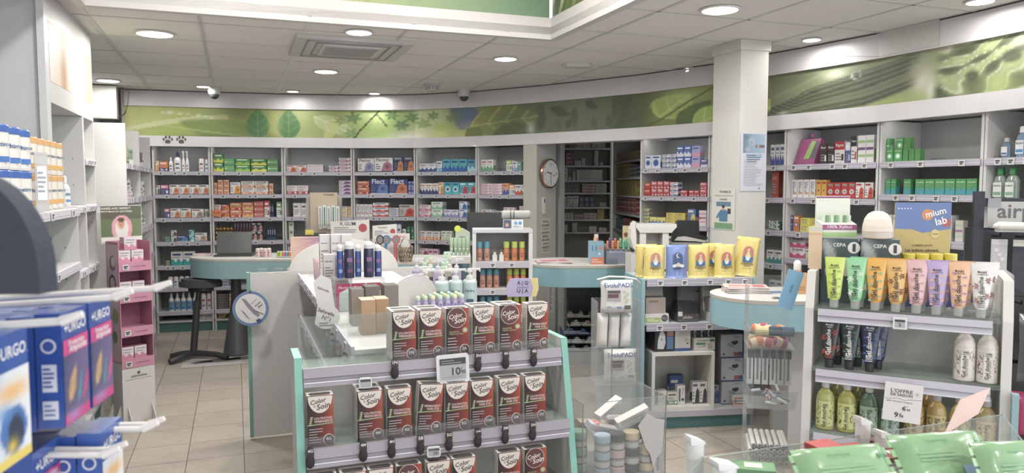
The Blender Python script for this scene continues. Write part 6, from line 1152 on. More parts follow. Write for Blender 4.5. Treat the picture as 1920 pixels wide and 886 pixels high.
# hair colour boxes
BWD = .082; BH = .165; BDp = .052
fr = Pic(24, 48, [(0, '241418'), (7, '3c1a1c'), (14, '6e2a26'), (24, '9a3e2e')]); fr.blob(24, 8, 8, 14, 'c8643c', .8); fr.blob(19, 38, 9, 10, '9c3c34', .7); fr.blob(10, 20, 8, 6, '6a2a2a', .6); fr.blob(3, 40, 6, 14, '2e1c22', .7); fr.blob(21, 22, 5, 5, 'b8503a', .6); fr.a = fr.a**1.25
def dye(style, shade):
    key = ('dye', style, shade)
    if key in MC: return MC[key]
    m = MB(); w_, h_ = BWD, BH; W2 = w_/2
    m.box(-W2, W2, 0, BDp, 0, h_, 'cfcac4', 'card', top='d4cfc9')
    m.grid(fr.fn(), 12, 24, -W2, W2, 0, h_, -.0005)
    # top flap: dark half disc with the shade
    m.add([(-W2+.012, .002, h_+.0004), (W2-.012, .002, h_+.0004), (W2-.006, .02, h_+.0004), (W2-.012, .034, h_+.0004), (-W2+.012, .034, h_+.0004), (-W2+.006, .02, h_+.0004)], [tuple(range(6))], '4a4444')
    sh = 'd9cfc4'
    if style != 'round':
        m.disc(0, h_*.985, W2*.93, -.0009, sh, n=26, rz=h_*.33, a0=math.pi, a1=2*math.pi); m.text('Color', -.006, h_*.89, w_*.60, -.0013, '3a2a2a', rot=.17, slant=.22); m.text('Soin', .010, h_*.79, w_*.50, -.0013, '3a2a2a', rot=.17, slant=.22); m.text('&', -.017, h_*.795, w_*.09, -.0013, '9a8a80')
        T1, T2 = (('COLORATION', 'PERMANENTE') if style == 'fr' else ('PERMANENT', 'HAIR DYE'))
        m.text(T1, .008, h_*.55, w_*.68, -.0009, 'd8c4bc', h=.0075); m.text(T2, .010, h_*.49, w_*.68 if style == 'fr' else w_*.5, -.0009, 'd8c4bc', h=.0075)
        m.flat([(-W2+.001, h_*.435), (W2-.001, h_*.455), (W2-.001, h_*.435), (-W2+.001, h_*.415)], -.0009, '93a878')
        for i in range(5): m.flat([(-W2+.009+.0012*i, h_*(.42+.035*i)), (-W2+.004+.001*i, h_*(.44+.035*i)), (-W2+.0105+.001*i, h_*(.45+.035*i)), (-W2+.015+.001*i, h_*(.455+.033*i))], -.0012, 'a8c08a')
        m.lines(-W2+.006, h_*.06, W2*.2, h_*.37, -.0009, 6, 'b8a098', hash(style) % 5 if False else 2, .3)
    else:
        m.disc(-.002, h_*.80, W2*.84, -.0009, 'd8cac0', n=30, rz=h_*.215); m.disc(-.002, h_*.80, W2*.80, -.0012, '5a3030', n=30, rz=h_*.205); m.text('Color', -.006, h_*.84, w_*.60, -.0016, 'e6dcd4', rot=.17, slant=.22); m.text('Soin', .010, h_*.75, w_*.50, -.0016, 'e6dcd4', rot=.17, slant=.22); m.text('&', -.017, h_*.755, w_*.09, -.0016, 'b8a090')
        m.text('RICHE EN', -.012, h_*.50, w_*.42, -.0009, 'a9a070'); m.text('PIGMENTS NATURELS', -.004, h_*.455, w_*.62, -.0009, 'a9a070', h=.005); m.disc(W2*.66, h_*.53, .0095, -.0011, '8f9c70', n=14); m.disc(W2*.66, h_*.53, .006, -.0014, 'b9b890', n=12); m.lines(-W2+.006, h_*.08, W2*.2, h_*.40, -.0009, 5, 'b8a098', 3, .3)
    m.disc(W2*.60, h_*.12, W2*.42, -.0013, 'd8cac0', n=20, rz=W2*.46); m.disc(W2*.62, h_*.115, W2*.38, -.0017, '3a2a2c', n=20, rz=W2*.42); m.text(shade, W2*.6, h_*.14, w_*.20+.006*(len(shade) > 2), -.0021, 'e8dcd6')
    m.M = Matrix.Rotation(-math.pi/2, 4, 'Z'); m.lines(-BDp*.9, h_*.1, -BDp*.1, h_*.9, -W2-.0008, 14, 'b3ada8', 5, .25); m.M = Matrix.Identity(4)
    MC[key] = m.mesh('hair_dye_box'); return MC[key]
DL = Vector(AB(2.56, B0))
def disp(x, y): return (DL.x+BX[0]*x+AX[0]*y, DL.y+BX[1]*x+AX[1]*y)
def xon(px, yf, py):          # local x along the display for a picture column on the line local y = yf
    r = ray(px, py); k_ = r[0]/r[1]; o = Vector(disp(0, yf)); return (k_*o.y-o.x)/(BX[0]-k_*BX[1])
lean = {}
def dye_row(z, yf, py, items, rn, grp):
    for px, style, shade, deep in items:
        x = xon(px, yf+.012, py)
        for k_ in range(deep):
            X, Y = disp(x, yf+.012+k_*(BDp+.002)); rr = (0, .08 if shade == '5B' else 0, RA) if k_ == 0 else RA
            if shade == '5B': z_ = z+.0035
            else: z_ = z
            L = f'hair dye box, shade {shade} {"with round emblem" if style == "round" else ""}, {rn}'.replace(' ,', ',')
            if k_: L = f'hair dye box {["", "directly", "two places"][k_]} behind the {shade} {"round emblem " if style == "round" else ""}box, {rn}'
            inst('hair_dye_box', dye(style, shade), None, L, 'box', grp, (X, Y, z_+.0008), rr)
dye_row(1.065, -.10, 660, [(758, 'fr', '1N', 2), (808, 'fr', '2A', 2), (858, 'round', '2A', 1), (907, 'fr', '3N', 2), (957, 'round', '4A', 2), (1008, 'en', '4B', 1)], 'top row', 'hair dye boxes in the top row')
dye_row(.825, -.175, 800, [(601, 'fr', '4G', 1), (694, 'fr', '4M', 2), (749, 'fr', '4N', 1), (803, 'en', '5B', 1), (857, 'fr', '5G', 1), (904, 'en', '5GM', 1), (955, 'en', '5M', 1), (1003, 'fr', '5N', 1)], 'middle row', 'hair dye boxes in the middle row')
dye_row(.585, -.235, 860, [(606, 'round', '6A', 1), (662, 'fr', '6N', 1), (714, 'fr', '6G', 1), (767, 'round', '6D', 1), (822, 'fr', '7N', 1), (870, 'fr', '7G', 1), (955, 'fr', '8G', 1), (1004, 'round', '8A', 1)], 'bottom row', 'hair dye boxes in the bottom row')
# clear stoppers, hair swatches
for z, yf, py, xs_, rn in ((1.065, -.10, 675, [(738, '1N'), (838, '2A'), (893, '3N'), (945, '4A'), (997, '4B')], 'top'), (.825, -.175, 815, [(580, '4G'), (679, '4M'), (732, '4N'), (786, '5B'), (839, '5G'), (893, '5GM'), (944, '5M'), (995, '5N')], 'middle')):
    for px, sh in xs_:
        x = xon(px, yf-.012, py); X, Y = disp(x, yf-.030); t = thing('hair_swatch', f'black hair swatch tagged {sh} hanging before the {rn} row of dye boxes', 'hair swatch', (X, Y, z), RA, 'hair swatches on the end display')
        m = MB(); m.lathe([(.003, -.052), (.011, -.046), (.014, -.034), (.012, -.018), (.007, -.006)], '2c2426', 'cloth', 12, sy=.6); m.yprism([(-.012, -.01), (.012, -.012), (.010, .012), (-.010, .014)], -.004, .004, '2a2628', 'plastic'); m.build('hair_tuft', t)
        m = MB(); m.rect(-.010, -.003, .010, .012, -.0048, '34302f'); m.text(sh, 0, .005, .016, -.0054, 'e6e2de'); m.build('shade_tag', t)
    for px0, px1 in (((722, 875), (880, 1030)) if rn == 'top' else ((570, 630), (675, 775), (780, 930), (935, 1040))):
        xa, xb = xon(px0, yf-.005, py), xon(px1, yf-.005, py); X, Y = disp((xa+xb)/2, yf+.006); w_ = (xb-xa)/2; m = MB()
        m.box(-w_, w_, -.002, 0, 0.001, .034, 'd2d4d6', 'clear'); m.text('Color&Soin' if w_ > .05 else 'Color', w_*.4, .016, min(.06, w_*.8), -.003, '6a6668', slant=.2, rot=.05); m.build('shelf_stopper', None, f'clear stopper strip before the dye boxes shaded {dict(((722, "1N and 2A"), (880, "3N to 4B"), (570, "4G"), (675, "4M and 4N"), (780, "5B and 5G"), (935, "5M and 5N")))[px0]}', 'stopper strip', 'clear stopper strips', (X, Y, z), RA)
# price displays on the rails
def esl(px, py, yf, z, w_, h_, txt, label, tilt=0):
    x = xon(px, yf-.045, py); X, Y = disp(x, yf-.048); t = thing('price_display', label, 'price tag', (X, Y, z), (0, 0, 0), None); t.rotation_euler = (0, tilt, RA-.1)
    m = MB(); rr = .008; pts = []
    for (cx_, cz_, q0) in ((w_/2-rr, h_-rr, 0), (-w_/2+rr, h_-rr, 1), (-w_/2+rr, rr, 2), (w_/2-rr, rr, 3)): pts += [(cx_+rr*math.cos((q0+q/4)*math.pi/2), cz_+rr*math.sin((q0+q/4)*math.pi/2)) for q in range(5)]
    m.yprism(pts, 0, .011, 'd9dadc', 'plastic'); m.build('tag_frame', t)
    m = MB(); m.rect(-w_*.40, h_*.13, w_*.40, h_*.88, -.0008, 'a9aaac'); m.rect(-w_*.40, h_*.66, w_*.40, h_*.88, -.0014, '3a3a3e')
    if txt: m.text('10', w_*.10, h_*.42, w_*.26, -.0014, '2e2e32'); m.text('90', w_*.31, h_*.38, w_*.14, -.0014, '2e2e32'); m.text('€', w_*.27, h_*.50, w_*.04, -.0014, '2e2e32'); m.lines(-w_*.36, h_*.68, w_*.3, h_*.84, -.002, 2, '8a8a8e'); m.rect(-w_*.3, h_*.22, w_*.3, h_*.24, -.0014, '8f9092'); m.rect(-w_*.12, h_*.05, w_*.12, h_*.075, -.0008, '8a8a8c')
    m.build('tag_screen', t)
esl(850, 700, -.10, .985, .112, .098, 1, 'large white framed electronic price tag reading 10.90', -.04)
esl(813, 827, -.175, .765, .045, .034, 1, 'small electronic price tag reading 10 on the middle rail')
esl(685, 710, -.10, .995, .042, .034, 0, 'small blank electronic tag on the left of the top rail')
# ---- goods standing on the gondola's top shelf
TZ = 1.0785
def on_top(me, name, x, y, Y, label, cat, group=None, z=TZ, rz=RA): p = at(x, y, Y); return inst(name, me, None, label, cat, group, (p.x, Y, z+.0006), rz)
saf = pack('intimate_care_box', .050, .165, .045, 'ded9d8', 'plain', 'c9a8b4', '55454f', 'Saforelle', 0); safl = pack('intimate_care_box', .054, .125, .045, 'dfdad9', 'plain', 'c9a8b4', '55454f', 'Saforelle', 1)
for i, x in enumerate((611, 632, 652)):
    for lv, z in (('lower', TZ), ('upper', TZ+.1665)):
        on_top(saf, 'intimate_care_box', x, 560, 3.75, f'white intimate care box, {ORD[i]} of the back row, {lv} tier', 'box', 'white boxes in the back row', z)
for i, x in enumerate((619, 643)):
    for lv, z in (('lower', TZ), ('upper', TZ+.1265)):
        on_top(safl, 'intimate_care_box', x, 560, 3.52, f'white intimate care box, {ORD[i]} of the front row, {lv} tier', 'box', 'white boxes in the front row', z)
for i in range(5):
    me = bottle('pink_tube', 'tube', .04, .16, 'd9b8c0', 'e4dede', '', 'c07a90', 'b06a80'); X, Y = AB(3.97+.115*i, .435); inst('pink_tube', me, None, f'{ORD[i]} pale pink tube along the left rail of the gondola top', 'tube', 'pale pink tubes on the left rail', (X, Y, TZ+.0006), RA)
for sh, (z, n_) in enumerate(((.82, 9), (.60, 8))):
    for i in range(n_):
        cc_ = [('d9a8b4', 'e6e0e2'), ('dcdcde', '8a9ac8'), ('c890a4', 'dedede'), ('d6d8dc', 'b0607c')][(i+sh) % 4]
        me = bottle('care_bottle', ['tube', 'spray'][i % 2], .045, .16, cc_[0], cc_[1], 'e2dede', cc_[1], '8a5a6a'); X, Y = AB(2.75+.24*i, .46+.0*i); inst('care_bottle', me, None, f'{ORD[i]} pink and white care bottle, gondola left side, {"upper" if not sh else "lower"} glass shelf', 'bottle', 'care bottles on the left side of the gondola', (X, Y, z+.001), RA-.5)
# tilted white shelf card
p = at(612, 590, 3.05); m = MB(); m.yprism([(.055*math.cos(q)*(1 if True else 1), .075+.05*math.sin(q)) for q in np.linspace(-2.6, .9, 14)]+[(.02, .23), (-.02, .25), (-.05, .22), (-.035, .12)], 0, .002, 'dad7d6'); m.text('Saforelle', 0, .095, .07, -.001, '5a4a54', rot=-.4); m.text('N°1', .0, .07, .035, -.001, '3a3a44', rot=-.4); m.lines(-.03, .035, .03, .055, -.001, 2, '6a6a70'); m.text('Saforelle', -.01, .19, .05, -.001, '7a6a74', rot=-.4)
m.build('shelf_card', None, 'tilted white shelf card reading N°1 at the left front of the gondola', 'card', loc=(p.x, p.y, 1.04), rz=RA-.15)
# acrylic riser with blue bottles over pink pouches
p = at(676, 560, 3.42); t = thing('acrylic_riser', 'clear acrylic riser carrying dark blue bottles over pink packs', 'riser', (p.x, 3.42, TZ), RA)
m = MB(); m.box(-.115, .115, -.01, .12, .145, .152, 'd9d9dc', 'clear'); m.box(-.115, -.110, -.01, .12, 0, .145, 'd9d9dc', 'clear'); m.box(.110, .115, -.01, .12, 0, .145, 'd9d9dc', 'clear'); m.box(-.11, .11, .116, .12, 0, .145, 'd9d9dc', 'clear'); m.build('acrylic_shell', t)
pR = p
def riser(x, y): return (pR.x+BX[0]*x+AX[0]*y, 3.42+BX[1]*x+AX[1]*y)
for i, (x, w_, h_, c_, y) in enumerate(((-.085, .032, .155, '2f4f9c', .05), (-.045, .048, .168, '2c2c4e', .03), (.0, .03, .15, '3a5aa8', .07), (.045, .048, .168, '2c2c4e', .03), (.09, .035, .15, '2f4486', .05))):
    me = bottle('lubricant_bottle', 'dome', w_, h_, c_, 'd6d4d8', c_, '6a3a6a' if c_ == '2c2c4e' else '8aa0d0', '8a5a94'); X, Y = riser(x, y-.024); inst('lubricant_bottle', me, None, f'{["slim blue", "left large dark", "hidden small blue", "right large dark", "short navy"][i]} bottle with white domed cap on the clear riser', 'bottle', 'domed bottles on the riser', (X, Y, TZ+.1526), RA)
for i in range(3):
    X, Y = riser(-.075+.07*i, .012); m = MB(); m.yprism([(-.032, 0), (.032, 0), (.032, .125), (-.032, .125)], 0, .02, 'c2456c', 'gloss'); m.rect(-.02, .0, .032, .085, -.001, 'b8c8c8'); m.flat([(-.02, .085), (.032, .085), (.018, .105), (-.01, .09)], -.0014, 'cfdada'); m.text('Manix', 0, .11, .045, -.0014, 'e6b8c8'); m.build('pink_pack', None, f'{["left", "middle", "right"][i]} magenta pack under the clear riser', 'pack', 'magenta packs under the riser', (X, Y, TZ+.0006), RA)
# half-round shelf dividers
for i, y in enumerate((3.31, 3.38)):
    p = at(772+8*i, 600, y); m = MB(); m.yprism([(.135*math.cos(q), .175*math.sin(q)) for q in np.linspace(0, a, 26)], 0, .012, 'cac6c4', 'laminate', side='dad7d4'); m.build('round_divider', None, f'{["front", "rear"][i]} white half-round divider board behind the hair dye boxes', 'divider', 'half-round dividers', (p.x, y, TZ+.0006), RA+.35)
X, Y = AB(5.077, .68); m = MB(); m.yprism([(.36*math.cos(q), .205*math.sin(q)) for q in np.linspace(0, a, 36)], 0, .02, 'd0ccc6', 'laminate'); m.build('round_header', None, 'large white half-round header board at the far end of the gondola top', 'header board', loc=(X, Y, 1.0955), rz=RA)
# kraft and grey cartons right behind the dye boxes
for i, (x, w_, h_, c_, t_, y) in enumerate(((692, .055, .135, 'b08a66', 'cdb08c', 2.86), (718, .05, .135, 'a8825e', 'c9ac88', 2.89), (672, .05, .15, '8a8078', '55524e', 3.05), (700, .06, .155, '6a645e', '4a4744', 3.10), (735, .06, .155, '77706a', '55514c', 3.14))):
    me = pack('carton', w_, h_, .09, c_, '', '', '', '', i, top=t_); on_top(me, 'carton', x, 640, y, f'{["kraft brown", "second kraft", "grey brown", "dark topped", "rear dark topped"][i]} carton left behind the top row of dye boxes', 'box', None)
# pump bottles and small tubes on the right
pm = bottle('pump_bottle', 'pump', .068, .185, 'c9d8d8', 'dcdad8', 'b4cccc', '3f5a74', '4a6a7c', 'Hydra')
for i, (x, Y) in enumerate(((797, 3.45), (828, 3.45), (854, 3.48), (881, 3.50), (790, 3.58))):
    on_top(pm, 'pump_bottle', x, 560, Y, f'{["first", "second", "third", "fourth", "rear left"][i]} white and pale teal pump bottle on the gondola top', 'bottle', 'white and teal pump bottles', rz=RA-.3)
for i, (x, Y, c_, cc_) in enumerate(((782, 3.85, 'a89ac0', 'd4d0d8'), (797, 4.0, 'a4cca8', 'b8d8b8'), (808, 3.9, 'cfc6b4', 'd6cfc0'), (822, 3.82, 'b0a4c8', 'd8d4dc'), (834, 4.0, 'a4cca8', 'b8d8b8'), (844, 3.92, 'cfc6b4', 'd6cfc0'), (857, 3.84, 'a89ac0', 'd8d4dc'), (836, 4.25, '9ac0b0', 'b8dcc8'))):
    on_top(bottle('pump_bottle', 'pump', .05, .20, c_, cc_, c_, 'e0dede', '5a5a6a'), 'pump_bottle', x, 545, Y, f'{ORD[i]} pastel pump bottle behind the white and teal ones', 'bottle', 'pastel pump bottles', rz=RA-.2)
for j in range(3):
    for i in range(7):
        me = bottle('cream_stick', 'dome', .022, .088, 'a8a0c8', ['b8d8b8', 'b8d4b4', 'd8d89a'][(i+j) % 3], 'b4acd0', 'e0e0e6', '7a6aa0'); X, Y = AB(3.22+.05*j, .75+.034*i); inst('cream_stick', me, None, f'{ORD[i]} lilac stick in the {["front", "middle", "back"][j]} row before the pump bottles', 'tube', 'lilac sticks on the gondola top', (X, Y, TZ+.0006+.0*j), RA)
p = at(980, 571, 3.0); X, Y = p.x, 3.0; m = MB(); m.box(-.002, .002, .0045, .0065, -.125, .03, 'c8ccd0', 'clear'); m.box(-.03, .03, -.01, .02, -.1275, -.125, 'c8ccd0', 'clear'); m.yprism([(-.062, 0), (.055, 0), (.065, .03), (.062, .075), (-.05, .075), (-.065, .045)], 0, .004, 'a9a0c4'); m.yprism([(.035, 0), (.055, 0), (.065, .03), (.062, .075), (.03, .075), (.042, .04)], -.001, 0, 'd6c078')
m.text('A | Q', 0, .055, .045, -.002, '3a3444'); m.text('U | A', 0, .022, .045, -.002, '3a3444'); m.rect(-.025, .037, .025, .039, -.002, '5a5464'); m.build('aqua_card', None, 'lilac and yellow card lettered A Q U A behind the dye boxes', 'card', loc=(X, Y, TZ+.1282), rz=RA-.25)
# ---- spray cabinet
p0 = at(886, 560, 5.85); t = thing('spray_cabinet', 'white open cabinet with orange, blue and lime capped sprays', 'cabinet', (p0.x, 5.85, 0), .05)
W_c = .475
m = MB(); m.box(0, .03, 0, .3, 0, 1.29, 'd0cecc', 'laminate'); m.box(W_c-.03, W_c, 0, .3, 0, 1.29, 'd0cecc', 'laminate'); m.build('side_panels', t)
m = MB(); m.box(.03, W_c-.03, .28, .295, 0, 1.27, 'b9bab8', 'laminate'); m.build('back_panel', t)
m = MB(); m.box(0, W_c, -.004, .3, 1.29, 1.315, 'c6c4cc', 'plastic'); m.build('top_rail', t)
SZ = [1.062, .848, .63, .40]
for z in SZ:
    m = MB(); m.box(.03, W_c-.03, .0, .28, z-.012, z, 'cfd0d0', 'laminate'); s_ = m.build('shelf', t); m = MB(); m.box(.03, W_c-.03, -.008, 0, z-.05, z-.002, 'b6b3c0', 'plastic'); m.build('price_rail', s_)
    for q in (.16, .31): inst('price_tag', price_tag_mesh(), s_, loc=(q, -.014, z-.046))
def spray(body, cap):
    key = ('spr', body, cap)
    if key not in MC:
        m = MB(); m.lathe([(.021, 0), (.023, .004), (.023, .098), (.018, .104)], body, 'gloss', 16, cy=.023); m.text('SUN', 0, .06, .026, -.0015, '7a4a34'); m.rect(-.012, .03, .012, .045, -.001, '8a5a44'); m.lathe([(.0235, .104), (.0235, .150), (.021, .153)], cap, 'plastic', 16, cy=.023); MC[key] = m.mesh('spray_can')
    return MC[key]
def incab(x, z, me, l, g): X = p0.x+x*math.cos(.05)-.04*math.sin(.05); Y = 5.85+x*math.sin(.05)+.04*math.cos(.05); inst('spray_can', me, None, l, 'spray can', g, (X, Y, z+.0008), .05)
for r_, z in enumerate(SZ[:3]):
    for i, x in enumerate(((.055, .115) if r_ == 0 else (.08, .135, .19))): incab(x, z, spray('c08a78', '5a9ab4'), f'{ORD[i]} blue capped spray on the {["top", "middle", "bottom"][r_]} shelf of the white cabinet', 'blue capped sprays')
    for i, x in enumerate((.27, .335, .395) if r_ == 0 else (.295, .35, .405)): incab(x, z, spray('cf7a4c', 'b8c85a'), f'{ORD[i]} lime capped orange spray on the {["top", "middle", "bottom"][r_]} shelf of the white cabinet', 'lime capped sprays')
for i, x in enumerate((.175, .228)):
    m = MB(); m.box(-.018, .018, 0, .03, 0, .05, 'd6d0c8', 'card'); m.lathe([(.012, .05), (.010, .066), (.005, .07)], 'd8d4d0', 'plastic', 10, cy=.015); m.tube([(-.004, .015, .07), (-.005, .015, .092), (.005, .015, .092), (.004, .015, .07)], .0018, '9a5a44'); X = p0.x+x; m.build('small_flask', None, f'{["left", "right"][i]} small white flask with brown loop between the sprays', 'bottle', 'small flasks in the white cabinet', (X, 5.90, SZ[0]+.0008), .05)
p = at(967, 425, 5.95); t = thing('bracelet_display', 'picture card with a grey padded roll on top of the spray cabinet', 'display stand', (p.x, 5.97, 1.3155), .05)
m = MB(); m.box(-.10, .06, 0, .05, 0, .075, 'd4d6da'); m.rect(-.098, .004, -.035, .072, -.001, '4a5468'); m.disc(-.07, .03, .015, -.0015, 'b09080'); m.disc(.0, .045, .014, -.001, '6a9ac8'); m.disc(.035, .045, .014, -.001, '5a8ac0'); m.lines(-.02, .01, .05, .025, -.001, 2, '7a8090'); m.build('card_box', t)
m = MB(); m.M = Matrix.Translation((0, .03, .112)) @ Matrix.Rotation(a/2, 4, 'Y'); m.lathe([(.028, -.11), (.034, -.10), (.034, .11), (.028, .12)], 'a3a69f', 'cloth', 18); m.lathe([(.0355, -.045), (.0355, -.035)], '4a4a4a', 'plastic', 18); m.lathe([(.0355, -.02), (.0355, -.01)], '4a4a4a', 'plastic', 18); m.M = Matrix.Identity(4); m.build('padded_roll', t)
# ================================================================== CENTRE RIGHT DISPLAY UNIT
a = math.pi
uO = Vector((at(1209, 600, 5.0).x, 5.0)); uR = .13; UW = .765
def uu(x, y): return (uO.x+x*math.cos(uR)-y*math.sin(uR), uO.y+x*math.sin(uR)+y*math.cos(uR))
t = thing('display_unit', 'open display unit with teal sides, yellow pouches on top and white cube inside', 'shelf', (uO.x, uO.y, 0), uR)
m = MB(); m.box(-.022, 0, 0, .42, 0, 1.03, '86aeb6', 'laminate'); m.build('side_panel', t); m = MB(); m.box(UW, UW+.022, 0, .42, 0, 1.03, '86aeb6', 'laminate'); m.build('side_panel', t)
m = MB(); m.box(0, UW, .40, .42, .12, 1.03, 'a9a8a4', 'laminate'); m.build('back_panel', t)
m = MB(); m.box(-.0, UW, .0, .40, 0, .11, '48797a', 'laminate'); m.box(0, UW+.0, -.02, .40, .1105, .125, 'cfcdd0', 'laminate'); m.box(0, UW, -.03, -.0205, .085, .125, 'b0adba', 'plastic'); m.build('plinth', t)
for z in (1.03, .725):
    m = MB(); m.box(0, UW, 0.005, .395, z-.012, z, 'b8bcbe', 'laminate'); s_ = m.build('shelf', t); m = MB(); m.box(.01, UW-.01, -.012, .004, z-.05, z-.002, 'a4a1b0', 'plastic'); m.rect(.01, z-.03, UW-.01, z-.026, -.0125, 'cfcdd8'); m.build('price_rail', s_)
    for q in (.10, .27, .45, .58, .70): inst('price_tag', price_tag_mesh(), s_, loc=(q, -.018, z-.046))
def onu(me, name, px, py, yoff, z, label, cat, group=None, rot=0):
    r = ray(px, py); k_ = r[0]/r[1]; o = Vector(uu(0, yoff)); x = (k_*o.y-o.x)/(math.cos(uR)-k_*math.sin(uR)); X, Y = uu(x, yoff); return inst(name, me, None, label, cat, group, (X, Y, z+.0006), rot if isinstance(rot, tuple) else uR+rot)
def pouch(c, blue=False):
    key = ('pouch', c)
    if key in MC: return MC[key]
    m = MB(); w_, h_ = .15, .225; nx, nz = 8, 12; V = []
    def th(u, v): return .034*(1-v)**.6*max(0.02, 1-abs(2*u-1)**3)+.0025
    for sgn in (-1, 1):
        for j in range(nz+1):
            for i in range(nx+1):
                u, v = i/nx, j/nz; pin = 1-.06*math.sin(v*a)*0.6; V.append(((u-.5)*w_*pin, sgn*th(u, v)+.03, v*h_))
    N_ = (nx+1)*(nz+1); fs = []
    for j in range(nz):
        for i in range(nx):
            q = j*(nx+1)+i; fs.append((q, q+1, q+nx+2, q+nx+1)); fs.append((N_+q+1, N_+q, N_+q+nx+1, N_+q+nx+2))
    for j in range(nz): q = j*(nx+1); fs.append((N_+q, q, q+nx+1, N_+q+nx+1)); fs.append((q+nx, N_+q+nx, N_+q+2*nx+1, q+2*nx+1))
    for i in range(nx): fs.append((N_+i, N_+i+1, i+1, i)[::-1]); q = nz*(nx+1)+i; fs.append((q, q+1, N_+q+1, N_+q))
    m.add(V, fs, c, 'gloss', True)
    def pr(pts, col, lift): m.add([(x, .03-th(x/w_+.5, z/h_)-lift, z) for x, z in pts], [tuple(range(len(pts)))], col, 'gloss')
    dk = '2a3566' if blue else '3a3428'; n = 12
    m.add([(-w_*.5, .0245, h_*.90), (w_*.5, .0255, h_*.90), (w_*.5, .0255, h_*.908), (-w_*.5, .0255, h_*.908)], [(0,1,2,3)], dk)
    base = [(-.033, h_*.36), (.033, h_*.36)]; archp = base+[(.033*math.cos(q), h_*.62+.035*math.sin(q)) for q in np.linspace(0, a, n)]
    yy = .03-.034
    def fl(pts, col, k_): m.flat(pts, yy-.001-.0007*k_, col, 'gloss')
    fl(archp, '24407c' if blue else 'c07068', 0)
    if blue:
        fl([(.013*math.cos(q), h_*.68+.015*math.sin(q)) for q in np.linspace(a*.4, a*1.75, 12)]+[(.004+.011*math.cos(q), h_*.685+.011*math.sin(q)) for q in np.linspace(a*1.6, a*.5, 10)], 'e6dca0', 1)
        for i in range(7): m.disc(-.03+.01*i, h_*(.37+.02*math.sin(i*.52)), .011, yy-.0024-.0003*i, 'd6dae4', n=10)
        m.disc(0, h_*.42, .012, yy-.006, 'e0c0a8', n=12)
    else:
        fl([(-.033, h_*.36), (.033, h_*.36), (.033, h_*.50), (.010, h_*.51), (-.02, h_*.50), (-.033, h_*.52)], '3a6a9c', 1); fl([(-.016, h_*.50), (.016, h_*.50), (.009, h_*.42), (0, h_*.40), (-.010, h_*.42)], 'd8dce0', 2)
        fl([(-.018, h_*.50), (.018, h_*.50), (.008, h_*.60), (.005, h_*.67), (-.005, h_*.67), (-.008, h_*.60)], 'c9cc98', 2); m.disc(0, h_*.68, .008, yy-.0036, 'e0c090', n=12)
    m.text('BONIFOOD', 0, h_*.315, .078, yy-.002, dk, h=.012); m.text('boisson', 0, h_*.275, .04, yy-.002, dk); m.text('plantes et fruits', 0, h_*.20, .06, yy-.002, dk, h=.005)
    MC[key] = m.mesh('pouch'); return MC[key]
YP, BP = pouch('d9c468'), pouch('6d84c4', True)
for px, me, y_, lb in ((1214, YP, .10, 'yellow pouch half hidden at the far left, behind another'), (1229, YP, .02, 'yellow stand-up pouch at the left front'), (1271, BP, .02, 'blue stand-up pouch with a crescent moon'), (1313, YP, .02, 'yellow stand-up pouch right of the blue one'),
                       (1338, YP, .13, 'yellow pouch peeking from behind between two others'), (1362, YP, .02, 'yellow stand-up pouch fourth from the left in front')):
    onu(me, 'pouch', px, 500, y_, 1.0305, lb, 'pouch', 'stand-up pouches on the unit')
o_ = onu(YP, 'pouch', 1398, 500, .05, 1.033, 'yellow pouch leaning tilted at the right end, taller than the rest', 'pouch', 'stand-up pouches on the unit', (0, .10, uR-.25)); o_.scale = (1.05, 1, 1.2)
# second shelf: insole display boxes
def pil(px, w_, h_, c, label, circ=True, ttl='PILEJEX'):
    m = MB(); m.xprism([(0, 0), (.16, 0), (.16, h_), (.145, h_), (.10, .06), (0, .06)], -w_/2, w_/2, 'd0cecb'); m.rect(-w_/2+.003, .003, w_*.15, .035, -.001, '9ab05c'); m.lines(-w_*.42, .008, w_*.1, .03, -.0015, 2, 'd8e0c0')
    if circ: m.disc(w_*.32, .03, .024, -.0015, '4a4650'); m.lines(w_*.2, .02, w_*.44, .04, -.002, 3, '8a8690')
    m.box(-w_*.42, w_*.42, .03, .13, .061, h_*.62, 'b4a49e' if circ else '8a8a88'); m.rect(-w_*.42, h_*.64, w_*.42, h_*.98, .144, 'd4d2d0'); m.text(ttl, 0, h_*.8, w_*.6, .143, '6a5a5c'); m.rect(-w_*.3, h_*.5, w_*.1, h_*.55, .029, '9a7a6a'); m.blob = None
    mm = m.mesh('insole_display'); return onu(mm, 'insole_display', px, 590, .03, .726, label, 'box', None)
pil(1232, .165, .27, 'c', 'white cardboard display with green foot and dark round badge, left on the second shelf')
m = MB(); m.box(-.075, .075, 0, .13, 0, .055, '4a4648'); m.text('pilulier', .0, .03, .07, -.001, 'c8c4c4'); m.rect(-.07, .01, .07, .013, -.001, '8a8688'); m.box(-.07, .07, .01, .12, .056, .13, '2e2c2f', 'gloss'); m.box(-.07, -.04, -.002, .01, .04, .07, 'd8d6d4'); me = m.mesh('pill_box_display'); onu(me, 'pill_box_display', 1290, 590, .03, .726, 'low black display tray of dark pill boxes between two white displays', 'box')
pil(1346, .13, .25, 'c', 'white cardboard display with green foot, half hidden by the round counter', True, 'PILULIER')
m = MB(); m.box(-.12, .12, 0, .03, 0, .24, 'a3a5a3', 'plastic'); m.rect(-.10, .12, .10, .22, -.001, 'b4b6b4'); m.disc(.03, .18, .018, -.002, '5a5a5a', rz=.006); me = m.mesh('scale_box'); onu(me, 'scale_box', 1300, 580, .25, .726, 'grey bathroom scale box standing behind the dark pill boxes', 'box')
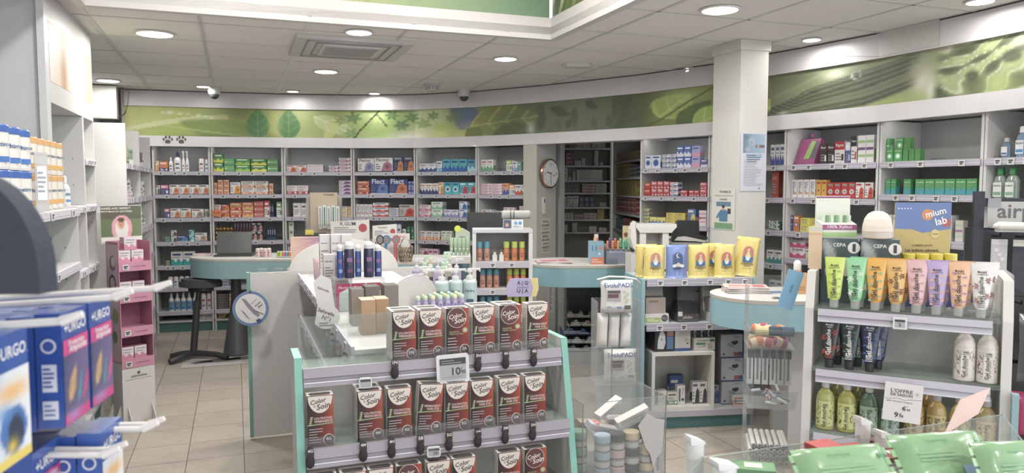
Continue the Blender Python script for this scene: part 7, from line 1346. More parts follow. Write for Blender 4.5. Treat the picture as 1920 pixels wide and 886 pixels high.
# white cube with thermometers
CB = .445; cO = .05
t = thing('cube_shelf', 'white open cube shelf standing inside the display unit', 'shelf', (*uu(cO, -.012), .1258), uR)
CH = .40
for nm, bx in (('top_board', (0, CB, 0, .33, CH-.022, CH)), ('bottom_board', (0, CB, 0, .33, 0, .022)), ('side_board', (0, .022, 0, .33, .022, CH-.022)), ('side_board', (CB-.022, CB, 0, .33, .022, CH-.022)), ('back_board', (.022, CB-.022, .315, .33, .022, CH-.022))):
    m = MB(); m.box(*bx, 'd3d1c9', 'laminate'); m.build(nm, t)
CZ = .1258+CH+.0006
def devbox(w_, h_, d_, c, kind):
    m = MB(); m.box(-w_/2, w_/2, 0, d_, 0, h_, c, 'card'); W2 = w_/2
    if kind == 'ear':
        m.text('BRAUN', -W2*.3, h_*.88, w_*.32, -.001, 'd8d8dc'); m.flat([(-W2*.75, h_*.1), (-W2*.1, h_*.08), (W2*.12, h_*.3), (W2*.05, h_*.62), (-W2*.25, h_*.80), (-W2*.5, h_*.7), (-W2*.7, h_*.4)], -.001, 'd6d8da'); m.disc(-W2*.3, h_*.45, w_*.06, -.0016, '9aa0a4'); m.rect(W2*.25, h_*.08, W2*.92, h_*.55, -.001, '5f84b8'); m.rect(W2*.25, h_*.57, W2*.92, h_*.80, -.001, 'b8907a')
        m.M = Matrix.Rotation(-a/2, 4, 'Z'); m.grid(lambda u, v: (.35+.2*math.sin(u*9+v*5), .28+.12*math.sin(u*7), .3+.1*v), 8, 8, -d_, 0, 0, h_*.9, -W2-.0006); m.M = Matrix.Identity(4)
    if kind == 'gun':
        m.rect(-W2, 0, W2, h_*.1, -.001, '3a62b0'); m.text('Thermometre', -W2*.1, h_*.92, w_*.66, -.001, 'b0604a'); m.rect(-W2*.9, h_*.80, W2*.5, h_*.85, -.001, '4a74b8'); m.flat([(-W2*.5, h_*.2), (-W2*.2, h_*.2), (-W2*.1, h_*.5), (W2*.35, h_*.58), (W2*.35, h_*.72), (-W2*.4, h_*.74), (-W2*.62, h_*.55)], -.001, 'cfcdca'); m.disc(W2*.62, h_*.28, w_*.06, -.001, '5a5a60'); m.lines(W2*.2, h_*.35, W2*.8, h_*.5, -.001, 3, '9a9a9e')
    if kind == 'bp':
        m.box(-W2, W2, -.0006, 0, h_*.97, h_, '4a5a84'); m.box(-W2, W2, -.0006, 0, 0, h_*.03, '4a5a84'); m.rect(W2*.2, h_*.05, W2*.6, h_*.22, -.001, 'b8604a'); m.rect(W2*.6, h_*.05, W2*.97, h_*.22, -.001, '4a5a94'); m.flat([(-W2*.4, h_*.55), (W2*.1, h_*.42), (W2*.3, h_*.47), (-W2*.2, h_*.62)], -.001, '9a9ca0'); m.flat([(-W2*.05, h_*.68), (W2*.5, h_*.72), (W2*.6, h_*.62), (W2*.3, h_*.52), (W2*.0, h_*.58)], -.0014, '3f4046'); m.disc(-W2*.72, h_*.14, w_*.05, -.001, '4a4c58'); m.lines(W2*.2, h_*.84, W2*.85, h_*.92, -.001, 2, '6a7aa8')
    if kind == 'pens':
        m.rect(W2*.5, h_*.70, W2*.95, h_*.9, -.001, '3f7a4a'); m.text('Thermometre', -W2*.15, h_*.8, w_*.55, -.001, '3a3a3a'); m.rect(-W2*.8, h_*.45, W2*.1, h_*.62, -.001, '4a8a54'); m.lines(W2*.3, h_*.1, W2*.8, h_*.55, -.001, 3, '8a8a8a'); m.flat([(-W2*.7, h_*.22), (W2*.1, h_*.32), (W2*.1, h_*.38), (-W2*.3, h_*.3)], -.001, '3a3a3a')
    return m.mesh('device_box')
onu(devbox(.135, .185, .16, '26262e', 'ear'), 'device_box', 1246, 640, .03, CZ, 'black boxed ear thermometer with blue panel on the white cube', 'box')
onu(devbox(.11, .18, .12, 'd6d3cf', 'gun'), 'device_box', 1280, 640, .035, CZ, 'white and blue boxed forehead thermometer in the middle of the white cube top', 'box')
onu(devbox(.15, .085, .09, 'd3d1ca', 'pens'), 'device_box', 1321, 640, .03, CZ, 'white carton of pen thermometers with green labels on the cube', 'box')
for i in range(6):
    m = MB(); m.lathe([(.009, 0), (.009, .04), (.005, .05)], ['d0d4da', '5a6070'][i % 2], 'gloss', 10); m.rect(-.004, .012, .004, .035, -.0095, '3a4a6a'); X = onu(m.mesh('pen_thermometer'), 'pen_thermometer', 1303+6.3*i, 640, .075, CZ+.086, f'{ORD[i]} pen thermometer standing above the white carton', 'thermometer', 'pen thermometers')
for i, z in enumerate((.1258, .1258+.1665, .1258+.333)):
    onu(devbox(.16, .165, .15, 'c0c2ca', 'bp'), 'device_box', 1371+1.5*(2-i), 700, .08, z+.0003*i, f'white and navy blood pressure monitor box, {["bottom", "middle", "top"][i]} of the stack of three', 'box', 'stacked blood pressure monitor boxes')
me = pack('device_carton', .07, .13, .06, 'b4b8c6', 'pic', '6a7ab0', '5a6a9c', '', 1); onu(me, 'device_carton', 1340, 730, .12, .1258, 'blue grey carton between the cube and the monitor boxes', 'box')
me = pack('device_carton', .10, .075, .03, 'd4d0cc', 'stripe', 'c86a60', '8a8a90', '', 2); onu(me, 'device_carton', 1388, 755, .02, .1258, 'small white and red carton before the monitor boxes', 'box')
zi = .1258+.0226
for i, (px, w_, h_, c_, c2, lb, st) in enumerate(((1242, .06, .10, 'd2d0ca', '4a4a4a', 'white carton at the left inside the cube', 'plain'), (1261, .075, .085, 'cfd0c4', '6a8a5a', 'pale green low carton inside the cube', 'band'), (1277, .055, .13, 'd6d4d0', '3a4a7a', 'tall white thermometer pack in the cube centre', 'side'), (1305, .052, .15, 'd4d2cc', '3a3a40', 'white thermometer carton, left of the pair in the cube', 'pic'), (1319, .052, .15, 'd4d2cc', '3a3a40', 'white thermometer carton, right of the pair in the cube', 'pic'))):
    me = pack('thermometer_box', w_, h_, .05, c_, st, c2, '5a5a60', '', i); onu(me, 'thermometer_box', px, 740, .05, zi, lb, 'box')
onu(pack('thermometer_box', .10, .17, .05, '3a5a94', 'plain', 'd0d0d8', 'd8d8dc', '', 3), 'thermometer_box', 1268, 735, .18, zi, 'dark blue carton at the back of the cube', 'box')
# hanging clear dispenser of incontinence pads at the unit's left
eO = at(1162, 600, 4.72); eR = .10
t = thing('pad_dispenser', 'clear acrylic dispenser full of white pads beside the teal panel', 'dispenser', (eO.x, 4.72, 0), eR)
m = MB()
for bx in ((-.145, -.14, 0, .2, .38, .92), (.14, .145, 0, .2, .38, .92), (-.14, .14, .196, .2, .38, .92), (-.14, .14, 0, .2, .38, .385), (-.14, .14, 0, .004, .38, .62)): m.box(*bx, 'd4d6d8', 'clear')
m.build('acrylic_case', t)
m = MB(); m.box(-.12, .12, .14, .16, 0, .38, 'b8bcbe', 'laminate'); m.box(-.14, .14, .05, .22, 0, .02, 'b8bcbe', 'laminate'); m.build('foot', t)
def pillow(w_, d_, h_, col, n=10, mat='gloss', amp=.004, seed=0):
    m = MB(); r = random.Random(seed); V = []; fs = []
    for k_, sg in enumerate((-1, 1)):
        for j in range(n+1):
            for i in range(n+1):
                u, v = 2*i/n-1, 2*j/n-1; e = (1-abs(u)**4)**.45*(1-abs(v)**6)**.5; V.append((u*w_/2*(1-.04*(1-abs(v))), sg*(d_/2*e+.001)+r.uniform(-amp, amp)*e*.5, h_/2+v*h_/2))
    N_ = (n+1)**2
    for j in range(n):
        for i in range(n): q = j*(n+1)+i; fs.append((q, q+1, q+n+2, q+n+1)); fs.append((N_+q+1, N_+q, N_+q+n+1, N_+q+n+2))
    m.add(V, fs, col, mat, True); return m
def pad_pack(seed):
    m = pillow(.215, .10, .215, 'd9d8d5', 12, seed=seed); y = -.0535
    m.rect(-.08, .045, .08, .17, y+.002, 'dcdbd8'); m.text('EvoluPADS', 0, .187, .185, y+.0, '3a5aa0'); m.rect(-.075, .085, .015, .155, y-.001, 'a8a4a8'); m.rect(-.07, .105, .0, .13, y-.0016, '6a4a54'); m.rect(-.07, .135, .01, .15, y-.0016, '4a4a50')
    for i in range(6): m.disc(.05+.012*math.sin(i*2.1), .08+.013*i, .008, y-.001, 'b4ccb0', n=8)
    m.rect(.04, .03, .08, .055, y, '5a5a5a'); m.rect(-.01, .035, .02, .048, y, '6a84b8'); m.lines(-.075, .03, -.03, .055, y, 2, '9ab0c8')
    return m
def ev(x, y): return (eO.x+x*math.cos(eR)-y*math.sin(eR), 4.72+x*math.sin(eR)+y*math.cos(eR))
X, Y = ev(0, .09); pad_pack(1).build('pad_pack', None, 'upper white pad pack with blue title in the clear dispenser', 'pack', 'white pad packs', (X, Y, .835), eR)
X, Y = ev(.02, .066); pad_pack(2).build('pad_pack', None, 'lower white pad pack with blue title and green ring in the dispenser', 'pack', 'white pad packs', (X, Y, .387), eR)
for i, x in enumerate((-.095, -.018, .062)):
    X, Y = ev(x, .10); pillow(.075, .08, .225, 'd6d5d2', 8, seed=i+5).build('loose_pad', None, f'{["left", "middle", "right"][i]} folded white pad between the two titled packs', 'pad', 'folded pads in the dispenser', (X, Y, .605), (-.12, .06, eR))
m = MB(); m.tube([(-.13, 0, 0), (-.05, -.005, .02), (.05, 0, .015), (.13, 0, 0)], .006, 'dcdad8'); m.tube([(.13, 0, 0), (.16, .02, -.03), (.15, .05, -.06)], .005, 'dcdad8'); X, Y = ev(0, .09); m.build('pack_string', None, 'white plastic handle strap over the upper pad pack', 'strap', loc=(X, Y, 1.052), rz=eR)
# white device and black device behind the pouches
p = at(1231, 440, 5.85); t = thing('measuring_kiosk', 'white plastic kiosk head with side wing behind the yellow pouches', 'kiosk', (p.x, 5.85, 0), .05)
m = MB(); m.box(-.17, .16, 0, .2, 1.33, 1.36, 'd6d4cf', 'plastic'); m.yprism([(-.16, 1.33), (.155, 1.33), (.12, 1.29), (-.13, 1.29)], .0, .2, 'cfcdc7', 'plastic'); m.box(-.13, -.08, .01, .2, 1.0, 1.29, 'd2d0ca', 'plastic'); m.box(.05, .10, .01, .2, 1.0, 1.29, 'd2d0ca', 'plastic'); m.box(-.08, .05, .12, .2, 1.0, 1.29, 'bdbbb5', 'plastic'); m.build('kiosk_head', t)
m = MB(); m.yprism([(-.175, 1.37), (-.165, 1.38), (-.16, 1.18), (-.10, 1.14), (-.12, 1.12), (-.18, 1.17), (-.205, 1.25), (-.2, 1.32)], .0, .12, 'd8d6d1', 'plastic'); m.build('side_wing', t)
m = MB(); m.box(-.2, -.05, .0, .22, .0, 1.12, 'd0ceca', 'plastic'); m.box(-.05, .14, .05, .22, .0, 1.0, 'c0beba', 'plastic'); m.box(-.17, -.1, -.002, 0, .5, 1.0, '9aa6ac', 'plastic'); m.build('kiosk_body', t)
p = at(1300, 432, 5.9); t = thing('card_terminal', 'black padded terminal hood with a white paper strip behind the blue pouch', 'terminal', (p.x, 6.05, 0), -.1)
m = MB(); m.yprism([(-.13, 1.20), (-.12, 1.30), (-.08, 1.375), (.08, 1.375), (.085, 1.26), (.15, 1.245), (.15, 1.225), (.06, 1.20)], 0, .14, '303034', 'cloth'); m.build('hood', t)
m = MB(); m.yprism([(-.115, 1.215), (-.09, 1.245), (-.03, 1.25), (.14, 1.215), (.13, 1.20), (.05, 1.21)], -.012, -.0, 'd6d4d2', 'card'); m.build('paper_strip', t)
m = MB(); m.box(-.14, .16, 0, .15, 0, 1.2, 'a8a7a3', 'laminate'); m.build('pedestal', t)
# cardboard box on the floor
p = at(1447, 787, 5.2); m = MB(); m.box(-.15, .12, 0, .26, 0, .22, '8a7562', 'card', top='6a5848'); m.add([(-.15, 0, .22), (.12, 0, .22), (.13, -.06, .25), (-.16, -.05, .24)], [(3,2,1,0), (0,1,2,3)], '97826d'); m.add([(-.15, .26, .22), (.12, .26, .22), (.13, .30, .27), (-.16, .30, .27)], [(0,1,2,3), (3,2,1,0)], '8a7562')
m.build('cardboard_box', None, 'open brown cardboard box on the floor behind the round counter', 'box', loc=(p.x, 5.3, .001), rz=-.25)
# posters on the pillar
PL = Vector((Ppl.x, Ppl.y))
def pil_front(u, off): q = PL+Vector(BX)*u-Vector(AX)*off; return q
m = MB(); m.box(-.115, .115, -.001, 0, -.215, .215, 'cfd0dc', 'gloss'); pc = Pic(40, 30, [(0, '6a7f94'), (20, '8aa4bc'), (40, 'a4b8cc')]); pc.blob(16, 12, 4, 5, 'c8ccd4', .9); pc.blob(16, 13, 1.5, 2, '4a4a5a', .8); pc.blob(10, 24, 5, 4, 'bcb4bc', .8); pc.blob(5, 6, 6, 3, '5a6a80', .7)
m.grid(pc.fn(), 20, 15, -.095, .100, .065, .205, -.0016); m.rect(.015, .105, .095, .125, -.0020, '6a6470'); m.rect(.03, .107, .05, .123, -.0024, 'd89a70'); m.rect(-.07, .03, .075, .058, -.0016, '9ab0c8'); m.lines(-.06, -.005, .07, .055, -.002, 4, '5a6a84'); m.lines(-.085, -.18, .085, .02, -.0016, 17, '8a8c98', 4, .3); m.disc(.055, -.195, .006, -.0016, '4a4a50')
q = pil_front(.125, .004); m.build('pillar_poster', None, 'white printed notice with blue photo head on the right face of the pillar', 'poster', loc=(q.x, q.y, zat(303, 5.5)), rz=RA)
qL = PL+Vector(AX)*.17
m = MB(); m.box(-.14, .14, -.001, 0, -.15, .165, 'd6d3cb', 'card'); m.text('PHARMACIE', .02, .135, .14, -.0016, '4a4a48'); m.text('GUIDE DE CONTRIBUTION', 0, .105, .22, -.0016, '6a6a66', h=.009); m.text('conseils', 0, .08, .09, -.0016, '6a6a66'); m.rect(-.11, -.145, .115, -.10, -.0016, '6a9a70'); m.rect(-.09, .025, .09, .06, -.0016, '5a7f9c')
m.flat([(-.05, -.09), (.05, -.09), (.055, -.02), (.03, .0), (-.03, .0), (-.055, -.02)], -.0016, '4a7aa4'); m.disc(0, .013, .018, -.002, 'c9a088', rz=.02); m.disc(0, .024, .018, -.0024, '3a2e28', rz=.012); m.rect(.05, -.03, .09, .01, -.002, '3a3a44'); m.flat([(-.055, -.02), (-.09, -.06), (-.075, -.07), (-.04, -.04)], -.002, '4a7aa4')
m.build('pillar_poster', None, 'white and green pharmacist flyer on the left face of the pillar', 'poster', loc=(qL.x-BX[0]*.003, qL.y-BX[1]*.003, zat(393, 5.62)), rz=RA-a/2)
# ================================================================== RIGHT GONDOLA (shower gels)
gP = Vector((1.135, 2.765)); gD = Vector((.876, -.483)).normalized(); gN = Vector((-gD.y, gD.x)); gR = math.atan2(gD.y, gD.x); GW = .66
def gg(x, y): v = gP+gD*x+gN*y; return (v.x, v.y)
def xg(px, py, y): r = ray(px, py); k_ = r[0]/r[1]; o = Vector(gg(0, y)); return (k_*o.y-o.x)/(gD.x-k_*gD.y)
GW = xg(1879, 650, -.03)
t = thing('gel_gondola', 'white display gondola of shower gels with glass shelves, right foreground', 'shelf', (gP.x, gP.y, 0), gR)
prof = [(-.10, 0), (.40, 0), (.40, 1.335), (.02, 1.335), (-.02, 1.20)]
for i, x in enumerate((-.035, GW)):
    m = MB(); m.xprism(prof, x, x+.03, 'cccac6', 'laminate'); s_ = m.build('side_panel', t)
    if i: m = MB(); m.xprism([(-.11, 0), (-.07, 0), (-.035, .97), (-.07, .97)], x+.031, x+.05, '82a8b0', 'laminate'); m.build('blue_edge', s_)
m = MB(); m.box(-.005, GW, .20, .215, .05, 1.20, 'b9bab6', 'laminate'); m.build('back_panel', t)
m = MB(); m.box(-.005, GW, -.08, .38, 0, .08, '6f9aa0', 'laminate'); m.build('plinth', t)
GS = [(1.205, -.03), (.985, -.05), (.752, -.07), (.50, -.085), (.26, -.09)]
for i, (z, yf) in enumerate(GS):
    m = MB(); m.box(-.003, GW-.002, yf, .195 if i else .39, z-.01, z, 'b4c8be', 'clear'); s_ = m.build('glass_shelf', t)
    m = MB(); m.xprism([(yf-.002, z-.05), (yf-.018, z-.048), (yf-.013, z-.028), (yf-.018, z-.024), (yf-.012, z-.002), (yf-.002, z-.002)], .012, GW-.03, 'aeabb8', 'plastic'); m.add([(.014, yf-.0185, z-.046), (GW-.032, yf-.0185, z-.046), (GW-.032, yf-.0182, z-.043), (.014, yf-.0182, z-.043)], [(0,1,2,3)], 'dddbe4', 'gloss'); m.build('price_rail', s_)
x = xg(1688, 592, -.05); X, Y = gg(x, -.055); t = thing('price_display', 'small electronic price tag under the top row of gel tubes', 'price tag', (X, Y, 1.155), gR); m = MB(); m.box(-.022, .022, -.006, .004, 0, .040, 'dcdcde', 'plastic'); m.build('tag_frame', t); m = MB(); m.rect(-.016, .006, .016, .034, -.0068, 'a8aaa8'); m.rect(-.016, .026, .016, .034, -.0074, '3a3a3e'); m.text('2', 0, .016, .007, -.0074, '2e2e32'); m.build('tag_screen', t)
def gel_tube(c, c2, style, men=False):
    key = ('gel', c, c2, style, men)
    m = MB(); w_, h_ = .070, .188; n = 20; z0 = .028
    prof = [(0, .36, .36), (.03, .56, .40), (.12, .66, .38), (.6, .85, .24), (.93, 1.0, .05), (1.0, 1.03, .03)]; rings = []
    for (t_, a_, b_) in prof: rings.append([(w_/2*a_*math.cos(2*a*k/n), .02+w_/2*b_*math.sin(2*a*k/n), z0+(h_-z0)*t_) for k in range(n)])
    V = [q for R_ in rings for q in R_]; m.add(V, [(j*n+k, j*n+(k+1)%n, (j+1)*n+(k+1)%n, (j+1)*n+k) for j in range(5) for k in range(n)], c, 'gloss', True); m.add(rings[-1], [tuple(range(n))], c, 'gloss'); m.add(rings[0], [tuple(range(n))[::-1]], c, 'gloss')
    fg = 'e4e2e0' if men else '3a3430'
    def Yf(z): tt = (z-z0)/(h_-z0); return .02-w_/2*float(np.interp(tt, [q[0] for q in prof], [q[2] for q in prof]))-.0012
    def sl(pts, col, lift=0): m.add([(x, Yf(z)-.0006-lift, z) for x, z in pts], [tuple(range(len(pts)))], col, 'gloss')
    r = random.Random(hash(c2) % 7 if False else len(c2)+ord(c2[0]))
    if style == 'floral':
        for (cx_, cz_) in ((.016, .075), (-.016, .06), (.018, .13), (-.018, .11)):
            for k in range(6):
                q = k*1.05+r.uniform(-.2, .2); L_ = r.uniform(.009, .014); x1, z1 = cx_+L_*math.cos(q), cz_+L_*1.2*math.sin(q); px_, pz_ = -math.sin(q)*.0022, math.cos(q)*.0022
                sl([(cx_+px_*.4, cz_+pz_*.4), ((cx_+x1)/2+px_, (cz_+z1)/2+pz_), (x1, z1), ((cx_+x1)/2-px_, (cz_+z1)/2-pz_)], c2, .0002*k)
    else:
        for k in range(9):
            z1 = .035+.014*k; sg = 1 if k % 2 else -1; xx = w_*.30; sl([(sg*xx, z1), (sg*(xx-.016), z1+.003), (sg*xx, z1+.008)][::sg], c2, .0002)
    zc = .095
    P_, F_, hh = text_polys('Gel douche'); Lh = .085
    for dx, s_, tx, col in ((.0, .094, 'Gel douche', fg), (.0085, .05, 'ENERGISANT' if men else 'A LA FLEUR', fg)):
        vs, fs, hh = text_polys(tx); yb = .02-w_/2*.40
        m.add([(-.004+dx-b*s_, Yf(zc+aa*s_ - (.012 if dx else 0))-.0010, zc+aa*s_-(.012 if dx else 0)) for aa, b in vs], fs, col, 'gloss')
    m.text('mkl', .003, .158, .018, Yf(.158)-.001, fg); m.disc(-.011, .158, .0035, Yf(.158)-.001, fg, n=8); m.text('MEN' if men else 'COSMETHIK', 0, .149, .017 if men else .034, Yf(.150)-.001, fg, h=.0038)
    for k in range(4): sl([(-.013, .038+.006*k), (.010, .038+.006*k), (.010, .040+.006*k), (-.013, .040+.006*k)], 'c84a3a' if men and c2 == 'a83a34' else fg, .0003)
    bm = m.mesh('tube_body'); m = MB(); m.lathe([(.0135, 0), (.0145, .002), (.016, .030)], '2a2a2c' if men else 'cfd2cc', 'plastic' if men else 'film', 18, cy=.02); cm = m.mesh('cap'); return bm, cm
def put_tube(mm, px, py, yoff, z, label, group, rot=0, sc=1.0):
    x = xg(px, py, yoff+.02); X, Y = gg(x, yoff); t = thing('shower_gel_tube', label, 'tube', (X, Y, z+.0008), gR+rot, group); t.scale = (sc, sc, sc)
    inst('tube_body', mm[0], t); inst('cap', mm[1], t)
TB = [('c9df62', 'a0c040', 'plain', 'lime green', 1564), ('90d49c', 'e0ecd8', 'floral', 'mint green', 1603), ('eaac4a', '7ab8a0', 'plain', 'orange', 1640), ('e3ad5a', '6a3a24', 'floral', 'amber with brown flowers', 1680), ('dfb0b0', 'c890a0', 'plain', 'rose', 1718), ('b29cca', 'e0a870', 'plain', 'lilac', 1756), ('e9b48c', 'a884b8', 'plain', 'peach', 1797), ('dedbd5', '8a4a44', 'floral', 'white floral', 1840)]
for i, (c, c2, st, nm, px) in enumerate(TB):
    mm = gel_tube(c, c2, st); put_tube(mm, px, 570, -.022, 1.206, f'{nm} shower gel tube in the front row on the top glass shelf', 'front row of shower gel tubes', rnd.uniform(-.06, .06), .99)
    if i != 0: put_tube(mm, px+9, 570, .032, 1.206, f'{nm} shower gel tube standing behind its twin in front', 'second row of shower gel tubes', .05, .99)
TM = [('2c2c2e', 'a83a34', 'red', 1554), ('23302f', '2f6a64', 'teal', 1592), ('20284a', '3a5a9c', 'blue', 1630)]
for c, c2, nm, px in TM:
    mm = gel_tube(c, c2, 'floral' if nm == 'red' else 'plain', True); put_tube(mm, px, 690, -.038, .986, f'black men shower gel tube with {nm} pattern, front row of the second shelf', 'men shower gel tubes', 0, 1.0); put_tube(mm, px+16, 688, .02, .986, f'black men shower gel tube with {nm} pattern, behind its twin', 'men shower gel tubes in the rear', .05, 1.0)
def gel_bottle(liq, lab, c2, cap, label, px, py, yoff, z, group, h_=.20, liqfull=True):
    x = xg(px, py, yoff+.032); X, Y = gg(x, yoff); t = thing('shower_gel_bottle', label, 'bottle', (X, Y, z+.0008), gR, group); r_ = .033
    m = MB(); m.lathe([(r_*.9, 0), (r_, .004), (r_, h_*.50), (r_*.97, h_*.60), (r_*.8, h_*.70), (r_*.5, h_*.77), (r_*.36, h_*.80), (r_*.36, h_*.83)], liq, 'gloss' if liqfull else 'liquid', 24, cy=.032, sy=.8); m.build('bottle_body', t)
    m = MB(); yf = .032-r_*.8-.0012; r = random.Random(int(px))
    n_ = 8; V = []
    for k in range(n_+1): q = -a/2-1.05+2.1*k/n_; V += [((r_+.0006)*math.cos(q), .032+(r_*.8+.0006)*math.sin(q), .015), ((r_+.0006)*math.cos(q), .032+(r_*.8+.0006)*math.sin(q), h_*.56)]
    m.add(V, [(2*k, 2*k+2, 2*k+3, 2*k+1) for k in range(n_)], lab, 'gloss', True)
    for k in range(26):
        q = -a/2+r.choice((-1, 1))*r.uniform(.45, 1.0); z1 = r.uniform(.02, h_*.5); dz = r.uniform(.006, .014); dq = r.uniform(-.25, .25)
        pt = lambda qq, zz: ((r_+.0014)*math.cos(qq), .032+(r_*.8+.0014)*math.sin(qq), zz)
        m.add([pt(q, z1), pt(q+.07, z1+dz*.4), pt(q+dq, z1+dz), pt(q-.03, z1+dz*.5)], [(0,1,2,3), (3,2,1,0)], c2, 'gloss')
    m.rect(-.012, .02, .012, h_*.5, yf-.0012, lab); vs, fs, hh = text_polys('Gel douche'); m.add([(-.002-b*.075, yf-.002, h_*.26+aa*.075) for aa, b in vs], fs, '3a3834', 'gloss'); m.text('mkl', .003, h_*.50, .016, yf-.002, '3a3834'); m.text('COSMETHIK', 0, h_*.462, .024, yf-.002, '3a3834', h=.003); m.lines(.004, .02, .011, h_*.4, yf-.002, 12, '6a6a60', 3, .4); m.build('label_wrap', t)
    m = MB(); m.lathe([(r_*.42, h_*.82), (r_*.42, h_*.93), (r_*.36, h_*.95), (r_*.30, h_)], cap, 'film' if cap == 'd6d8d6' else 'plastic', 16, cy=.032); m.build('cap', t)
for i, (px, liq, lab, c2, nm, cap) in enumerate(((1546, 'a9ac5e', 'c9d088', '6a6e30', 'olive green', 'c9cbc6'), (1586, 'a3a24e', 'ccd184', '5c5a2a', 'yellow olive', 'c9cbc6'), (1628, '52705a', '9cb89c', '3a4a3c', 'dark green', 'c9cbc6'), (1668, '4a6858', '9cb8a4', '34483c', 'second dark green', 'c9cbc6'), (1712, 'a8813a', 'b8a468', '6a5428', 'amber', 'd6d8d6'), (1754, 'a88a48', 'c0ac70', '6a5a30', 'second amber', 'd6d8d6'), (1798, 'a89a5c', 'b8b078', '6a6038', 'pale amber', 'd6d8d6'), (1847, 'a08c58', 'c8ae74', '8a6a3a', 'rightmost amber', 'd6d8d6'))):
    gel_bottle(liq, lab, c2, cap, f'{nm} shower gel bottle on the third shelf of the gel gondola', px, 810+2.5*i, -.045, .753, 'patterned gel bottles on the third shelf', .19)
for i, (px, liq, nm) in enumerate(((1571, '8a8a4a', 'olive'), (1610, '7a7a42', 'brown olive'), (1694, 'a8813a', 'amber'), (1740, 'a07a3a', 'deep amber'))):
    gel_bottle(liq, 'b0b070', '5a5a30', 'c9cbc6', f'{nm} gel bottle in the rear row of the third shelf', px, 800, .055, .753, 'rear gel bottles on the third shelf', .19)
for px, c2, nm in ((1806, '8a8478', 'plain white'), (1849, 'b03a54', 'white and crimson flowered')):
    gel_bottle('d3cbc0', 'd8d2c8', c2, 'd6d8d6', f'{nm} shower gel bottle on the right of the second shelf', px, 728, -.03, .986, 'white gel bottles on the second shelf', .205)
# season offer card
x = xg(1690, 750, -.10); X, Y = gg(x, -.095); m = MB(); m.M = Matrix.Rotation(.06, 4, 'Y'); w_, h_ = .118, .135
m.box(-w_/2, w_/2, 0, .002, 0, h_, 'd8d6d5', 'card'); m.text("L'OFFRE", -.006, h_*.80, .068, -.001, '4a4a4c', h=.013); m.text('DE SAISON', -.006, h_*.70, .068, -.001, '4a4a4c', h=.010)
m.flat([(-w_*.48, h_*.565), (-.01, h_*.60), (.005, h_*.565), (.02, h_*.60), (w_*.48, h_*.62), (w_*.48, h_*.628), (.02, h_*.608), (.005, h_*.573), (-.01, h_*.608), (-w_*.48, h_*.573)], -.001, '4a4a4c'); m.text('gels douche surgras', -.01, h_*.52, .08, -.001, '5a5a5c', h=.0055)
m.text('6', .006, h_*.36, .011, -.001, '2e2e30', h=.016); m.text('99', .02, h_*.33, .011, -.001, '4a4a4c'); m.flat([(.0, h_*.37), (.018, h_*.42), (.018, h_*.43), (.0, h_*.38)], -.0016, '2e2e30'); m.text('9', -.016, h_*.17, .013, -.001, '2e2e30', h=.019); m.text('99', .0, h_*.145, .013, -.001, '3a3a3c'); m.text('€', -.003, h_*.20, .006, -.001, '3a3a3c')
for k in range(3): q = k*a/3; m.flat([(.042+.012*math.cos(q), h_*.76+.012*math.sin(q)), (.042-.0008*math.sin(q), h_*.76+.0008*math.cos(q)), (.042-.012*math.cos(q), h_*.76-.012*math.sin(q)), (.042+.0008*math.sin(q), h_*.76-.0008*math.cos(q))], -.001, 'a8a8b4')
m.M = Matrix.Identity(4); m.build('offer_card', None, "white season offer card reading L'OFFRE DE SAISON on the gel gondola rail", 'card', loc=(X, Y, .838), rz=gR+.12)
# ---- goods on the gondola top behind the tubes
def gtop(px, py, yoff): x = xg(px, py, yoff); return gg(x, yoff)
def diffuser_box(label, px):
    X, Y = gtop(px+(0 if px < 1600 else 5), 470, .13); t = MB(); w_, h_ = .130, .248
    pc = Pic(48, 84, [(0, '46565a'), (24, '36464a'), (48, '425256')]); pc.leaf(2, 0, 50, 8, 1.1, 'c8ccc8', k=.6); pc.blob(10, 10, 10, 10, 'b8bcb8', .5); pc.blob(38, 60, 12, 24, '3a4a4a', .6)
    t.box(-w_/2, w_/2, 0, .10, 0, h_, '5a6668', 'card', top='8a9490'); t.grid(pc.fn(), 16, 24, -w_/2, w_/2, 0, h_, -.0006)
    t.text('CEPA', 0, h_*.90, .045, -.0014, 'e2e2de'); t.disc(.05, h_*.86, .022, -.0014, 'e0e0dc'); t.rect(.045, h_*.80, .056, h_*.92, -.002, '3a3a3e'); t.flat([(-.046, h_*.42), (.046, h_*.42), (.05, h_*.50), (.04, h_*.66), (.02, h_*.71), (-.02, h_*.71), (-.04, h_*.66), (-.05, h_*.50)], -.0014, 'c9b8b4')
    return t.build('diffuser_box', None, label, 'box', 'diffuser boxes', (X, Y, 1.2058), gR+.12)
diffuser_box('dark diffuser box, left of the two, under the green xylitol display', 1574); diffuser_box('dark diffuser box, right of the two, with the beige diffuser on it', 1645)
ZB = 1.2058+.2485
X, Y = gtop(1645, 430, .17); t = thing('aroma_diffuser', 'beige rounded aroma diffuser standing on the right diffuser box', 'diffuser', (X, Y, ZB), gR)
m = MB(); m.lathe([(.045, 0), (.052, .004), (.053, .028)], 'c9bcae', 'plastic', 32); m.build('diffuser_base', t)
m = MB(); m.lathe([(.053, .0285), (.0515, .05), (.046, .075), (.034, .094), (.018, .103), (.003, .105)], 'ddd2c4', 'matte', 32); m.build('diffuser_dome', t)
X, Y = gtop(1574, 430, .17); t = thing('xylitol_display', 'green and white chewing gum display standing on the left diffuser box', 'display stand', (X, Y, ZB), gR+.42)
